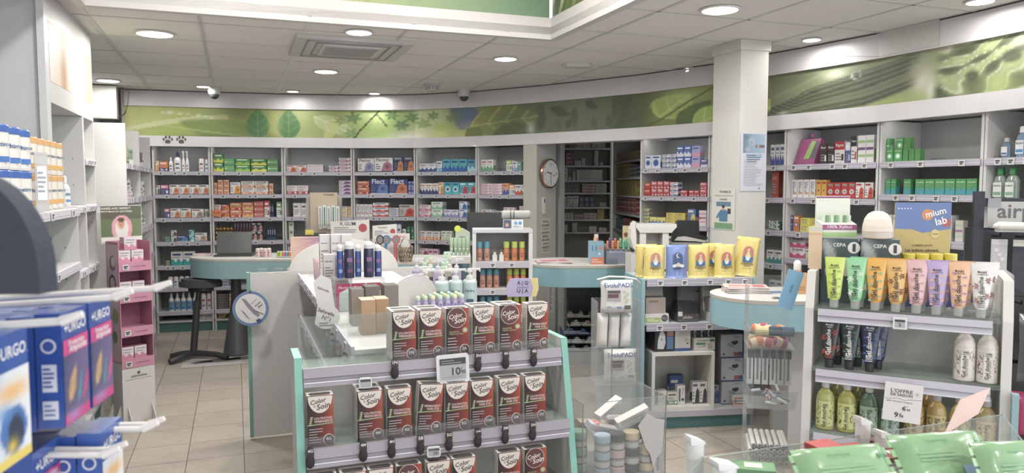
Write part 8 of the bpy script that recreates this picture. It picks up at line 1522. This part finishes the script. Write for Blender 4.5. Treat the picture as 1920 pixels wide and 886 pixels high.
m = MB(); w_ = .13; m.xprism([(0, 0), (.09, 0), (.09, .16), (.08, .16), (.075, .065), (0, .05)], -w_/2, w_/2, 'd8dcd0'); m.rect(-w_/2, .03, w_/2, .05, -.001, '9c4a78'); m.text('100% Xylitol', 0, .04, .09, -.0016, 'e8dce4'); m.rect(-w_/2, .004, w_/2, .02, -.001, '9ac07a'); m.leaf = None
m.rect(-w_/2, .145, w_/2, .158, .0795, '8a4a70'); m.text('Xylitol', -.02, .13, .07, .079, '4a6a4a'); m.lines(-.055, .075, .03, .115, .079, 3, 'a0aca0'); m.disc(.045, .115, .016, .079, '9ac08a', rz=.008); m.disc(.04, .1, .012, .0785, '7aa86a', rz=.006); m.build('display_body', t)
m = MB()
for k in range(7): m.lathe([(.007, .05), (.007, .085)], ['c8dcc0', '6a9a6a'][k % 2], 'gloss', 8, cx=-.05+.0165*k, cy=.04)
m.build('gum_tubes', t)
X, Y = gtop(1752, 440, .19); t = thing('gummies_display', 'blue and gold cardboard gummies display with four jar niches', 'display stand', (X, Y, 1.2058), gR+.42)
w_, h_ = .205, .385
m = MB(); m.box(-w_/2, w_/2, 0, .10, 0, .10, '3a4f8c'); m.box(-w_/2, w_/2, .095, .10, .10, h_, 'b8a25a')
m.flat([(-w_/2, h_*.74), (-w_*.2, h_*.735), (0, h_*.70), (w_*.2, h_*.715), (w_/2, h_*.74), (w_/2, h_), (-w_/2, h_)], .0945, '5a74ac'); m.disc(w_*.08, h_*.88, .022, .094, 'c8804a'); m.disc(w_*.42, h_*.80, .017, .094, 'a0504a'); m.text('mium', w_*.22, h_*.90, .075, .0932, 'e8e4e0', rot=.25); m.text('lab', w_*.32, h_*.82, .042, .0932, 'e8e4e0', rot=.25); m.disc(w_*.22, h_*.69, .017, .0935, 'c8b46a'); m.text('+3 ANS', w_*.22, h_*.69, .024, .093, '5a4a3a')
for k in range(5): m.disc(-w_*.44+.011*k, h_*.94, .003, .094, 'd8dce8', n=5)
m.text('GUMMIES SANTE', -.0, h_*.575, .075, .094, '6a5a34'); m.text('Les enfants adorent,', 0, h_*.525, .125, .094, '3a342a'); m.text("les parents sont d'accord", 0, h_*.48, .155, .094, '3a342a'); m.lines(-.08, h_*.38, -.02, h_*.42, .094, 2, '7a6c40'); m.lines(.02, h_*.38, .08, h_*.42, .094, 2, '7a6c40'); m.rect(-.09, h_*.445, .09, h_*.447, .094, '8a7a4a'); m.rect(.02, h_*.325, .07, h_*.345, .094, '4a4a64'); m.lines(-.06, h_*.33, .015, h_*.34, .094, 1, '7a6c40'); m.build('display_card', t)
for k, (c, nm) in enumerate((('3a4a9c', 'blue labelled'), ('b8845a', 'tan labelled'), ('c05a48', 'red labelled'), ('4a3f84', 'violet labelled'))):
    xx = -.075+.05*k; X2 = X+xx*math.cos(gR+.42)-.025*math.sin(gR+.42)*1; Y2 = Y+xx*math.sin(gR+.42)+.012*math.cos(gR+.42)
    inst('gummies_jar', bottle('gummies_jar', 'jar', .046, .095, c, 'd9c83e', c, 'e0d8d0', 'd8c8b8', 'mium'), None, f'{nm} gummies jar with yellow lid on the blue and gold display', 'jar', 'gummies jars', (X2+.0, Y2, 1.2058+.1006), gR+.42)
# ---- hanging accessories at the gondola's left side
hX, hY = 1.05, 3.0
t = thing('accessory_rack', 'clear acrylic wall rack with baskets left of the gel gondola', 'rack', (hX, hY, 0), -.2)
m = MB(); m.box(-.09, .09, .12, .125, .42, 1.28, 'd6d9da', 'clear'); m.box(-.09, -.086, 0, .12, .55, 1.25, 'd6d9da', 'clear'); m.box(.02, .08, .06, .12, 0, .42, 'c4c2be', 'laminate'); m.box(-.09, .09, -.02, .125, .0, .02, 'c4c2be', 'laminate'); m.build('acrylic_back', t)
for z, fx in ((1.005, .0), (.765, -.0), (.52, 0)):
    m = MB(); m.xprism([(.118, z), (-.06, z), (-.13, z+.09), (-.135, z+.09), (-.063, z-.005), (.118, z-.005)], -.09, .09, 'd4d8da', 'clear'); m.xprism([(.118, z), (-.06, z), (-.13, z+.09), (.118, z+.09)], -.092, -.090, 'd4d8da', 'clear'); m.build('basket', t)
def hh(x, y): return (hX+x*math.cos(-.2)-y*math.sin(-.2), hY+x*math.sin(-.2)+y*math.cos(-.2))
RC = ['d87a4a', 'c8506a', 'a04a84', 'e0a06a', 'c88a50', 'b04a4a', 'd9704a', '9a5a7a']
k_ = 0
for (x, y, z) in ((-.06, -.05, 1.03), (-.02, -.05, 1.03), (.03, -.05, 1.03), (-.06, 0, 1.03), (-.01, 0, 1.03), (.04, 0, 1.03), (-.05, -.02, 1.075), (0, -.02, 1.075), (.04, -.02, 1.075), (-.03, .04, 1.07), (.02, .05, 1.06)):
    m = MB(); m.M = Matrix.Rotation(rnd.uniform(-.7, .7), 4, 'Z') @ Matrix.Rotation(a/2+rnd.uniform(-.4, .4), 4, 'Y'); c = RC[k_ % 8]; m.lathe([(.006, -.03), (.018, -.024), (.020, 0), (.018, .024), (.006, .03)], c, 'cloth', 12, cols=[c, 'e0c8a8', c, 'd8b090'])
    m.M = Matrix.Identity(4); X, Y = hh(x, y); m.build('hair_tie_roll', None, f'{ORD[k_]} colourful rolled hair tie in the upper clear basket', 'hair tie', 'rolled hair ties in the basket', (X, Y, z)); k_ += 1
for k, (c, nm, x) in enumerate((('cfc08a', 'cream', -.045), ('3a4f5a', 'dark blue', .005), ('5a6f8c', 'slate', .05))):
    X, Y = hh(x, -.1); m = MB(); m.M = Matrix.Rotation(a/2, 4, 'Y'); m.lathe([(.012, -.025), (.019, -.022), (.019, .022), (.012, .025)], c, 'cloth', 14); m.M = Matrix.Identity(4); m.build('band_roll', None, f'{nm} rolled band at the front of the upper basket', 'band', 'rolled bands', (X, Y, 1.085), -.2)
for k in range(6):
    X, Y = hh(-.075+.03*k, .02); m = MB(); m.box(-.012, .012, 0, .008, 0, .16, 'd2d4d6', 'card'); m.rect(-.004, .02, .004, .11, -.001, '8a8c90'); m.box(-.011, .011, -.003, 0, .11, .15, '9aa4a8', 'film'); m.build('file_pack', None, f'{ORD[k]} slim white carded file hanging in the clear rack', 'pack', 'carded files in the rack', (X, Y, .84), -.2)
for k in range(16):
    X, Y = hh(rnd.uniform(-.075, .075), rnd.uniform(-.08, .06)); m = MB(); m.M = Matrix.Rotation(rnd.uniform(0, 3), 4, 'Z') @ Matrix.Rotation(a/2+rnd.uniform(-.5, .5), 4, 'Y'); m.lathe([(.005, -.022), (.006, -.01), (.006, .018), (.003, .022)], ['c8ccd4', '8a9ab8', 'd0d0d0', 'b87a74'][k % 4], 'gloss', 8); m.M = Matrix.Identity(4); m.build('mini_vial', None, f'{ORD[k]} tiny wrapped stick heaped in the middle clear basket', 'stick', 'tiny sticks heaped in the basket', (X, Y, .79+.012*(k//4)))
k_ = 0
for j in range(4):
    for i in range(7):
        X, Y = hh(-.072+.023*i+(.0115 if j % 2 and i < 6 else 0), .03); m = MB(); m.M = Matrix.Rotation(-a/2+.12, 4, 'X'); m.lathe([(.010, -.07), (.0108, -.068), (.0108, .07), (.010, .071)], 'd2d2cf', 'plastic', 12); m.lathe([(.007, .0712), (.002, .0716)], '8a8a88', 'plastic', 12); m.lathe([(.007, -.0712), (.002, -.0716)], '8a8a88', 'plastic', 12)
        m.M = Matrix.Identity(4); m.build('white_roll', None, f'{ORD[i]} slim white roll, {["lowest", "second", "third", "top"][j]} layer in the lowest clear basket', 'roll', 'slim white rolls in the basket', (X, Y, .543+.0225*j), -.2); k_ += 1
# items on the round counter's right end and the rack
p = at(1500, 550, 4.68); m = MB(); m.box(-.045, .045, 0, .05, 0, .13, 'c89a6a', 'card'); m.rect(-.03, .02, .03, .05, -.001, 'b8804a'); m.build('orange_carton', None, 'orange brown carton at the right end of the round counter', 'box', loc=(p.x, 4.68, CT+.0006), rz=-.1)
inst('white_bottle', bottle('white_bottle', 'dome', .05, .205, 'd8d8da', 'e2e2e2', 'd9a080', 'c87a5a', 'b86a4a'), None, 'white capped bottle behind the orange brown carton', 'bottle', None, (p.x+.02, 4.76, CT+.0006), 0)
X, Y = gg(-.105, .03); m = MB(); m.M = Matrix.Rotation(.28, 4, 'Y'); m.box(-.028, .028, 0, .012, 0, .15, '6a9ec0', 'card'); m.text('SOIN', 0, .08, .03, -.001, '3a6a8c', rot=a/2); m.M = Matrix.Identity(4); m.build('blue_leaflet_box', None, 'light blue slanted leaflet box at the top of the clear rack', 'box', loc=(X-.01, Y, 1.185), rz=-.1)
X, Y = gg(-.02, .10)
for k in range(5): m = MB(); m.box(-.024, .024, .008*k, .008*k+.004, 0, .13+.008*k, ['d8b898', 'c8a888', 'e0c8a8', 'b8c8c0', 'd8c0a8'][k], 'card'); m.build('brochure', None, f'{ORD[k]} beige brochure standing on the left side panel of the gel gondola', 'brochure', 'beige brochures', (X, Y, 1.3356), gR+.1)
# ================================================================== RIGHT EDGE: sock spinner
sX = at(1836, 400, 3.35).x
t = thing('sock_rack', 'black metal rack with a grey lettered sign and hanging hooks, right edge', 'rack', (sX, 3.35, 0), -.35)
m = MB(); m.box(-.02, .02, 0, .04, 0, 1.63, '2f3033', 'metal'); m.box(-.02, .62, .16, .18, 0, 1.46, '3c3d41', 'laminate'); m.box(-.02, .62, 0, .16, 0, .05, '2f3033', 'laminate'); m.box(.02, .60, .0, .02, 1.56, 1.60, '2f3033', 'metal')
for z in (1.44, 1.15, .86): m.box(.02, .60, .02, .04, z, z+.012, '2f3033', 'metal')
m.build('rack_frame', t)
m = MB(); m.box(.03, .36, -.008, -.001, 1.475, 1.585, 'b4b2b0', 'plastic'); m.text('airp', .135, 1.532, .135, -.0090, '5a5a5e'); m.box(.03, .08, -.012, -.0085, 1.56, 1.60, 'c8c6cc', 'film'); m.build('sign_board', t)
for z in (1.43, 1.14):
    for k in range(6): m = MB(); m.tube([(.06+.09*k, .02, z), (.06+.09*k, -.10, z+.005), (.06+.09*k, -.11, z+.02)], .004, '2f3033', 'metal'); m.build('hook', t)
def sr(x, y): return (sX+x*math.cos(-.35)-y*math.sin(-.35), 3.35+x*math.sin(-.35)+y*math.cos(-.35))
X, Y = sr(.17, -.05); m = MB(); m.box(-.11, .11, 0, .04, 0, .035, 'd8d8d2'); m.text('Fluocaril', -.02, .018, .1, -.001, '3f7a50'); m.build('toothpaste_box', None, 'white toothpaste box with green title under the grey sign', 'box', loc=(X, Y, 1.4525), rz=-.35)
X, Y = sr(.16, -.08); m = MB(); m.M = Matrix.Rotation(a/2, 4, 'Y'); m.lathe([(.008, -.14), (.020, -.12), (.018, 0), (.022, .08), (.010, .13)], 'cdcac4', 'cloth', 14, sy=1.3); m.M = Matrix.Identity(4); m.build('white_slipper', None, 'white cloth slipper pack lying below the toothpaste box', 'slipper', loc=(X, Y-.03, 1.480), rz=-.3)
def sock(x, z, c, c2, lab, L_=.24, pat=None, w_=.06):
    X, Y = sr(x, -.06); m = MB(); m.yprism([(-w_/2, 0), (-w_/2, -L_*.6), (-w_*.4, -L_*.85), (w_*.4, -L_), (w_*1.0, -L_*.95), (w_*1.0, -L_*.82), (w_*.5, -L_*.7), (w_/2, 0)], 0, .012, c, 'cloth'); m.rect(-w_/2, -L_*.12, w_/2, 0, -.001, c2, 'cloth')
    if pat: 
        for k in range(5): m.disc(-w_*.2+w_*.2*(k % 3), -L_*(.25+.1*k), w_*.14, -.001, pat, n=10)
    m.build('sock_pair', None, lab, 'socks', 'novelty socks on the black rack', (X, Y, z), -.35)
sock(.07, 1.42, 'b8b4b8', 'c8c4c8', 'grey socks in a clear bag, leftmost on the black rack', .19, 'd0ccd0'); sock(.15, 1.42, '3a3c44', 'd0ccc4', 'dark socks with pale top on the black rack'); sock(.20, 1.42, '7a9ab0', 'c8ccd0', 'light blue narrow socks on the black rack', .22, None, .035); sock(.25, 1.42, 'd4cec8', 'b83a44', 'white socks with red pattern on the black rack', .22, 'b83a44'); sock(.33, 1.42, 'd0ccc4', '5a7a6a', 'white sock bag with a black and white bird pattern', .24, '2c2c30', .10)
X, Y = sr(.28, -.08); t = thing('quilted_bag', 'silver grey quilted pack with a winter photo card, right edge', 'pack', (X, Y, .80), -.35)
m = pillow(.26, .12, .30, '7c8088', 12, 'foil', .012, 3); m.build('quilted_pack', t); m = MB(); m.rect(-.06, .08, .05, .22, -.068, 'c8c4c0'); m.disc(-.01, .17, .028, -.069, 'c9a48c'); m.disc(-.01, .192, .03, -.0695, 'd8d4d0', rz=.016); m.rect(-.04, .085, .03, .135, -.069, '6a6f7a'); m.build('photo_card', t)
X, Y = sr(.24, -.05); pillow(.22, .10, .20, 'a8345c', 10, 'gloss', .006, 4).build('pink_hot_bag', None, 'deep pink shiny pack low on the black rack', 'pack', None, (X, Y, .55), -.35)
X, Y = sr(.24, -.05); pillow(.26, .12, .22, '3a4a84', 10, 'cloth', .006, 6).build('blue_pack', None, 'dark blue pack at the bottom of the black rack', 'pack', None, (X, Y, .30), -.35)
# ================================================================== CENTRE ACRYLIC BIN WITH JARS
before_bin = set(bpy.data.objects)
bO = atz(1093, 758, .95); bR = RA-.02
t = thing('jar_bin', 'clear acrylic bin of small lidded jars right of the dye display', 'bin', (bO.x, bO.y, 0), bR)
BW2 = .305
m = MB(); cl_ = 'cfd3d2'
for bx in ((0, .004, 0, .40, .66, .95), (BW2-.004, BW2, 0, .40, .66, .95), (.004, BW2-.004, 0, .004, .66, .95), (.004, BW2-.004, .196, .200, .66, .98), (.004, BW2-.004, .396, .40, .66, 1.04), (.004, BW2-.004, .004, .396, .66, .666)): m.box(*bx, cl_, 'clear')
for x, y, h_ in ((0, 0, .95), (BW2, 0, .95), (0, .2, .98), (BW2, .2, .98), (0, .4, 1.04), (BW2, .4, 1.04)): m.box(x-.0015, x+.0015, y-.0015, y+.0015, .66, h_, '7a7a7a', 'gloss')
for y0, y1, x0, x1, z_ in ((0, 0, 0, BW2, .95), (0, .4, 0, 0, .95), (0, .4, BW2, BW2, .95), (.2, .2, 0, BW2, .98)): m.box(x0-.001, x1+.001, y0-.001, y1+.001, z_, z_+.002, '8a8a88', 'gloss')
m.build('acrylic_walls', t)
m = MB(); m.flat([(.20, .86), (.235, .90), (.262, .88), (.30, .87), (.295, .80), (.29, .76), (.27, .74), (.26, .71), (.245, .76), (.23, .78), (.215, .82)], -.0016, 'b4b2b0', 'card'); m.build('torn_sticker', t)
def bb(x, y): return (bO.x+x*math.cos(bR)-y*math.sin(bR), bO.y+x*math.sin(bR)+y*math.cos(bR))
def cream_jar(lid, glass='9a9a94'):
    key = ('cj', lid, glass)
    if key not in MC:
        m = MB(); m.lathe([(.024, 0), (.026, .003), (.026, .026), (.022, .030)], glass, 'gloss', 22); m.lathe([(.0262, .006), (.0262, .022)], 'c4c0bc' if glass == '9a9a94' else '55565a', 'card', 22); MC[key+('b',)] = m.mesh('jar_body'); m = MB(); m.lathe([(.0265, .030), (.0275, .031), (.0275, .052), (.026, .0545), (.003, .0545)], lid, 'matte', 26); MC[key] = m.mesh('lid')
    return MC[key+('b',)], MC[key]
JS = [('8fb8a0', 'green', 1079, 3, 'a'), ('a4b8c8', 'blue', 1104, 3, 'b'), ('3a3a3c', 'black', 1131, 3, 'c'), ('d8c49a', 'cream', 1160, 3, 'd'), ('d8c49a', 'second cream', 1188, 2, 'e')]
LID2 = {0: None, 1: 'a4b8c8', 2: 'cfb4b0', 3: '3a3a3c', 4: 'd8c49a'}
for i, (lid, nm, px, n_, _) in enumerate(JS):
    xx = .033+.054*i
    for j in range(n_):
        L_ = lid if (j == n_-1 or not LID2[i]) else LID2[i]; jb, jl = cream_jar(L_); X, Y = bb(xx, .035 if i else .12)
        if i == 0: X, Y = bb(.033, .10)
        t = thing('cream_jar', f'small jar, {["bottom", "middle", "top"][j+3-n_]} of the stack topped by a {nm} lid, in the bin', 'jar', (X, Y, .6668+.0552*j), bR, 'stacked cream jars in the bin'); inst('jar_body', jb, t); inst('lid', jl, t)
jb, jl = cream_jar('2e2e30', '55565a'); X, Y = bb(.235, .10); t = thing('cream_jar', 'black jar with silver lettering tilted on its side on top of the jars', 'jar', (X, Y, .80), (.5, .35, 0)); t.rotation_euler = (1.1, .3, bR); inst('jar_body', jb, t); inst('lid', jl, t)
X, Y = bb(.235, .10); m = MB(); m.box(-.03, .03, -.03, .03, 0, .10, 'b8b4ae'); m.build('carton', None, 'plain grey carton under the tilted black jar', 'box', loc=(X, Y, .6668), rz=bR)
for i, (x, y, h_) in enumerate(((.2835, .012, .125), (.2835, .06, .13))):
    X, Y = bb(x, y); m = MB(); m.box(-.0145, .0145, 0, .035, 0, h_, 'cfcbc8'); m.text('serum', .0, h_*.4, h_*.35, -.001, '7a7a78', rot=a/2); m.build('slim_carton', None, f'{["nearer", "farther"][i]} slim white carton in the right corner of the bin', 'box', 'slim cartons in the bin', (X, Y, .6668), bR)
for i, (x, y, z, r1, r2, c, nm) in enumerate(((.11, .09, .835, .35, .3, 'd0ccd0', 'white carton lying tilted'), (.15, .12, .89, -.35, .8, 'd4d0cc', 'white folded leaflet pointing up'), (.21, .06, .875, -.4, -.2, 'd8d6d2', 'white tube leaning'), (.10, .15, .83, .2, .3, 'c9b098', 'beige card lying'), (.22, .16, .83, .1, .1, 'c4c0ba', 'grey carton lying'))):
    X, Y = bb(x, y); m = MB(); m.box(-.06, .06, -.014, .014, -.012, .012, c); m.lines(-.05, -.008, .05, .008, -.0148, 3, '9a9aa8'); m.build('loose_carton', None, f'{nm} on top of the jars in the bin', 'box', 'loose cartons on the jars', (X, Y, z), (.3, r1, bR+r2*.5))
m = MB(); m.lathe([(.012, 0), (.014, .004), (.014, .022), (.008, .028)], 'd8787a', 'gloss', 14); X, Y = bb(.09, .04); m.build('pink_cap_vial', None, 'small coral pink vial on top of the jars', 'bottle', loc=(*bb(.085, .085), .835))
KB = 1.13; nB = atz(1093, 758, .86)
for o in set(bpy.data.objects)-before_bin:
    if o.parent: continue
    q = Vector(o.location)
    o.location = (nB.x+(q.x-bO.x)*KB, nB.y+(q.y-bO.y)*KB, .86+(q.z-.95)*KB); o.scale = (KB, KB, KB)
zf_ = .86+(.66-.95)*KB
bt = [o for o in bpy.data.objects if o.name == 'jar_bin'][0]
m = MB(); q = KB; m.box(.05, .25, .06, .34, (.0-(.86-.95*KB))/KB+.02, .66, 'c8c6c2', 'laminate'); m.box(0, .3, 0, .4, (.0-(.86-.95*KB))/KB, (.0-(.86-.95*KB))/KB+.02, 'b8b6b2', 'laminate'); m.build('pedestal', bt)
# ================================================================== BOTTOM RIGHT ACRYLIC TRAY
rz_ = 1.10
c0, c1, c2_, c3_ = atz(1293, 886, rz_), atz(1317, 858, rz_), atz(1880, 777, rz_), atz(1925, 835, rz_)
cn = [Vector((.30, 1.18, rz_)), c0, c1, c2_, c3_, Vector((1.02, 1.18, rz_))]
ctr = sum(cn, Vector())/6
t = thing('acrylic_tray', 'large clear acrylic tray with green wipes and red boxes, bottom right corner', 'tray', (ctr.x, ctr.y, 0), 0)
m = MB(); P2 = [(q.x-ctr.x, q.y-ctr.y) for q in cn]
for i in range(6):
    pa, pb = Vector(P2[i]), Vector(P2[(i+1) % 6]); d_ = (pb-pa).normalized(); n_ = Vector((-d_.y, d_.x))*.003
    m.prism([tuple(pa), tuple(pb), tuple(pb-n_), tuple(pa-n_)], 1.0, rz_, 'c4ccc8', 'clear'); m.prism([tuple(pa), tuple(pb), tuple(pb-n_), tuple(pa-n_)], rz_, rz_+.0015, '7f8f88', 'gloss')
m.build('tray_walls', t)
m = MB(); m.prism(P2, .99, 1.0, 'c4ccc8', 'clear'); m.build('tray_floor', t)
m = MB(); m.box(.52-ctr.x, .98-ctr.x, 1.19-ctr.y, 1.42-ctr.y, 0, .989, 'c9c7c4', 'laminate'); m.build('pedestal', t)
TF = 1.0006
def wipes(px, py, Y, label, rz, w_=.20, tilt=.9, seed=0, z=None):
    p = at(px, py, Y); m = pillow(w_, .055, .11, '80ab7b', 12, 'gloss', .005, seed); e = .0285
    m.text('lingettes', -.02, .082, w_*.24, -e-.002, '5f9a68', h=.006); m.lines(-w_*.35, .04, w_*.25, .062, -e-.002, 3, '7fae80', seed+1, .4); m.rect(.01, .012, .055, .030, -e-.002, '7fa4c8'); m.text('bio', w_*.35, .075, .02, -e-.001, '3a7a4a'); m.rect(w_*.28, .02, w_*.42, .04, -e, 'd6dcd0')
    for sg in (-1, 1):
        for k in range(5): m.box(sg*w_*.5-.006, sg*w_*.5+.006, -.001, .0015, .005+.02*k, .020+.02*k, '8fb888', 'gloss')
    return m.build('wipes_pack', None, label, 'wipes pack', 'green wipes packs in the tray', (p.x, Y, z or TF), (-tilt, 0, rz))
wipes(1612, 886, 1.36, 'light green wipes pack, left of the three in the tray', .22, .20, .75, 1, 1.062); wipes(1795, 886, 1.41, 'light green wipes pack in the middle of the three, tray right', .16, .20, .75, 2, 1.072); wipes(1946, 886, 1.33, 'light green wipes pack cut by the right frame edge', .1, .18, .6, 3, 1.078)
def rbox(px, py, Y, w_, d_, h_, c, label, rz=0, z=TF, tag_=True, tilt=0):
    p = at(px, py, Y); m = MB(); m.box(-w_/2, w_/2, 0, d_, 0, h_, 'd2cfcd', top=c); m.lines(-w_*.45, h_*.1, w_*.4, h_*.9, -.001, 6, '9a9aa0'); m.box(-w_/2-.0004, w_/2+.0004, -.0004, d_+.0004, h_*.88, h_+.0003, c)
    if tag_: m.add([(-w_*.25, d_*.3, h_+.001), (w_*.2, d_*.3, h_+.001), (w_*.2, d_*.7, h_+.001), (-w_*.25, d_*.7, h_+.001)], [(0,1,2,3)], 'd4cfcc')
    return m.build('red_carton', None, label, 'box', 'red topped cartons in the tray', (p.x, Y, z), (0, tilt, rz))
rbox(1700, 840, 1.53, .085, .06, .085, '8a3434', 'dark red carton with white square, front left of the group of four', .2); rbox(1795, 840, 1.56, .085, .06, .085, '7f3030', 'dark red carton with white square, front right of the group of four', .2)
rbox(1690, 825, 1.60, .085, .06, .085, '8a3434', 'dark red carton, rear left of the group of four', .2); rbox(1780, 825, 1.63, .085, .06, .085, '84302f', 'dark red carton, rear right of the group of four', .2)
rbox(1568, 870, 1.52, .06, .06, .105, 'b84440', 'bright red carton beside the white tube caps', .35, tag_=False); rbox(1622, 880, 1.54, .06, .06, .09, 'b84440', 'bright red carton right of its twin, lower', .35, tag_=False)
p = at(1535, 880, 1.40); m = MB(); m.box(-.05, .05, 0, .03, 0, .075, '8a3a3c'); m.box(-.045, .045, -.002, 0, .01, .04, 'd0c8c4'); m.build('red_carton', None, 'dark red open carton leaning at the left of the green wipes', 'box', None, (p.x+.03, 1.45, 1.03), (0, -.45, .5))
def wtube(px, py, Y, label, h_=.13, r_=.018):
    p = at(px, py, Y); m = MB(); m.lathe([(r_*.9, 0), (r_, .005), (r_, h_*.7)], 'd8dada', 'plastic', 20); m.lathe([(r_*1.05, h_*.7), (r_*1.06, h_*.9)], 'e2e2e2', 'plastic', 20); m.prism([(r_*1.05*math.cos(q), r_*1.05*math.sin(q)) for q in np.linspace(0, 2*a, 20, endpoint=False)], h_*.9, h_*.93, 'e2e2e2', 'plastic')
    m.yprism([(-r_, h_*.93), (r_, h_*.93), (r_*.9, h_*.97), (-r_*.2, h_*1.03), (-r_*1.1, h_*1.06), (-r_*1.1, h_*1.0)], -r_*.8, r_*.8, 'e4e4e4', 'plastic'); return m.build('white_tube', None, label, 'bottle', 'white flip-top bottles in the tray', (p.x, Y, TF), .3)
wtube(1303, 880, 1.50, 'white flip-top bottle at the far left corner of the tray', .135, .0165) ; wtube(1358, 886, 1.42, 'white flip-top bottle, second from the left corner', .115, .022); wtube(1616, 860, 1.63, 'white flip-top bottle between the red cartons', .135, .015); wtube(1654, 870, 1.60, 'white flip-top bottle right of the red cartons', .115, .016)
p = at(1385, 880, 1.55); m = MB(); m.box(-.045, .045, 0, .05, 0, .085, '5f9460', 'card'); m.add([(-.015, .012, .0856), (.02, .012, .0856), (.02, .04, .0856), (-.015, .04, .0856)], [(0,1,2,3)], 'c0c8bc'); m.build('green_carton', None, 'green carton with pale square at the left of the tray', 'box', loc=(p.x, 1.46, TF), rz=-.25)
p = at(1790, 790, 1.78); m = MB(); m.add([(-.10, -.13, -.0165), (.03, -.06, .010), (.10, 0, .055), (-.01, -.05, .042)], [(0,1,2,3)], 'c9aaa0', 'card'); m.add([(-.10, -.1288, -.0170), (.03, -.0588, .009), (.10, .0012, .054), (-.01, -.0488, .041)], [(3,2,1,0)], 'd8b4a8', 'card'); m.build('peach_leaflet', None, 'peach leaflet sticking up obliquely behind the red cartons', 'leaflet', loc=(p.x, 1.80, 1.103), rz=.05)
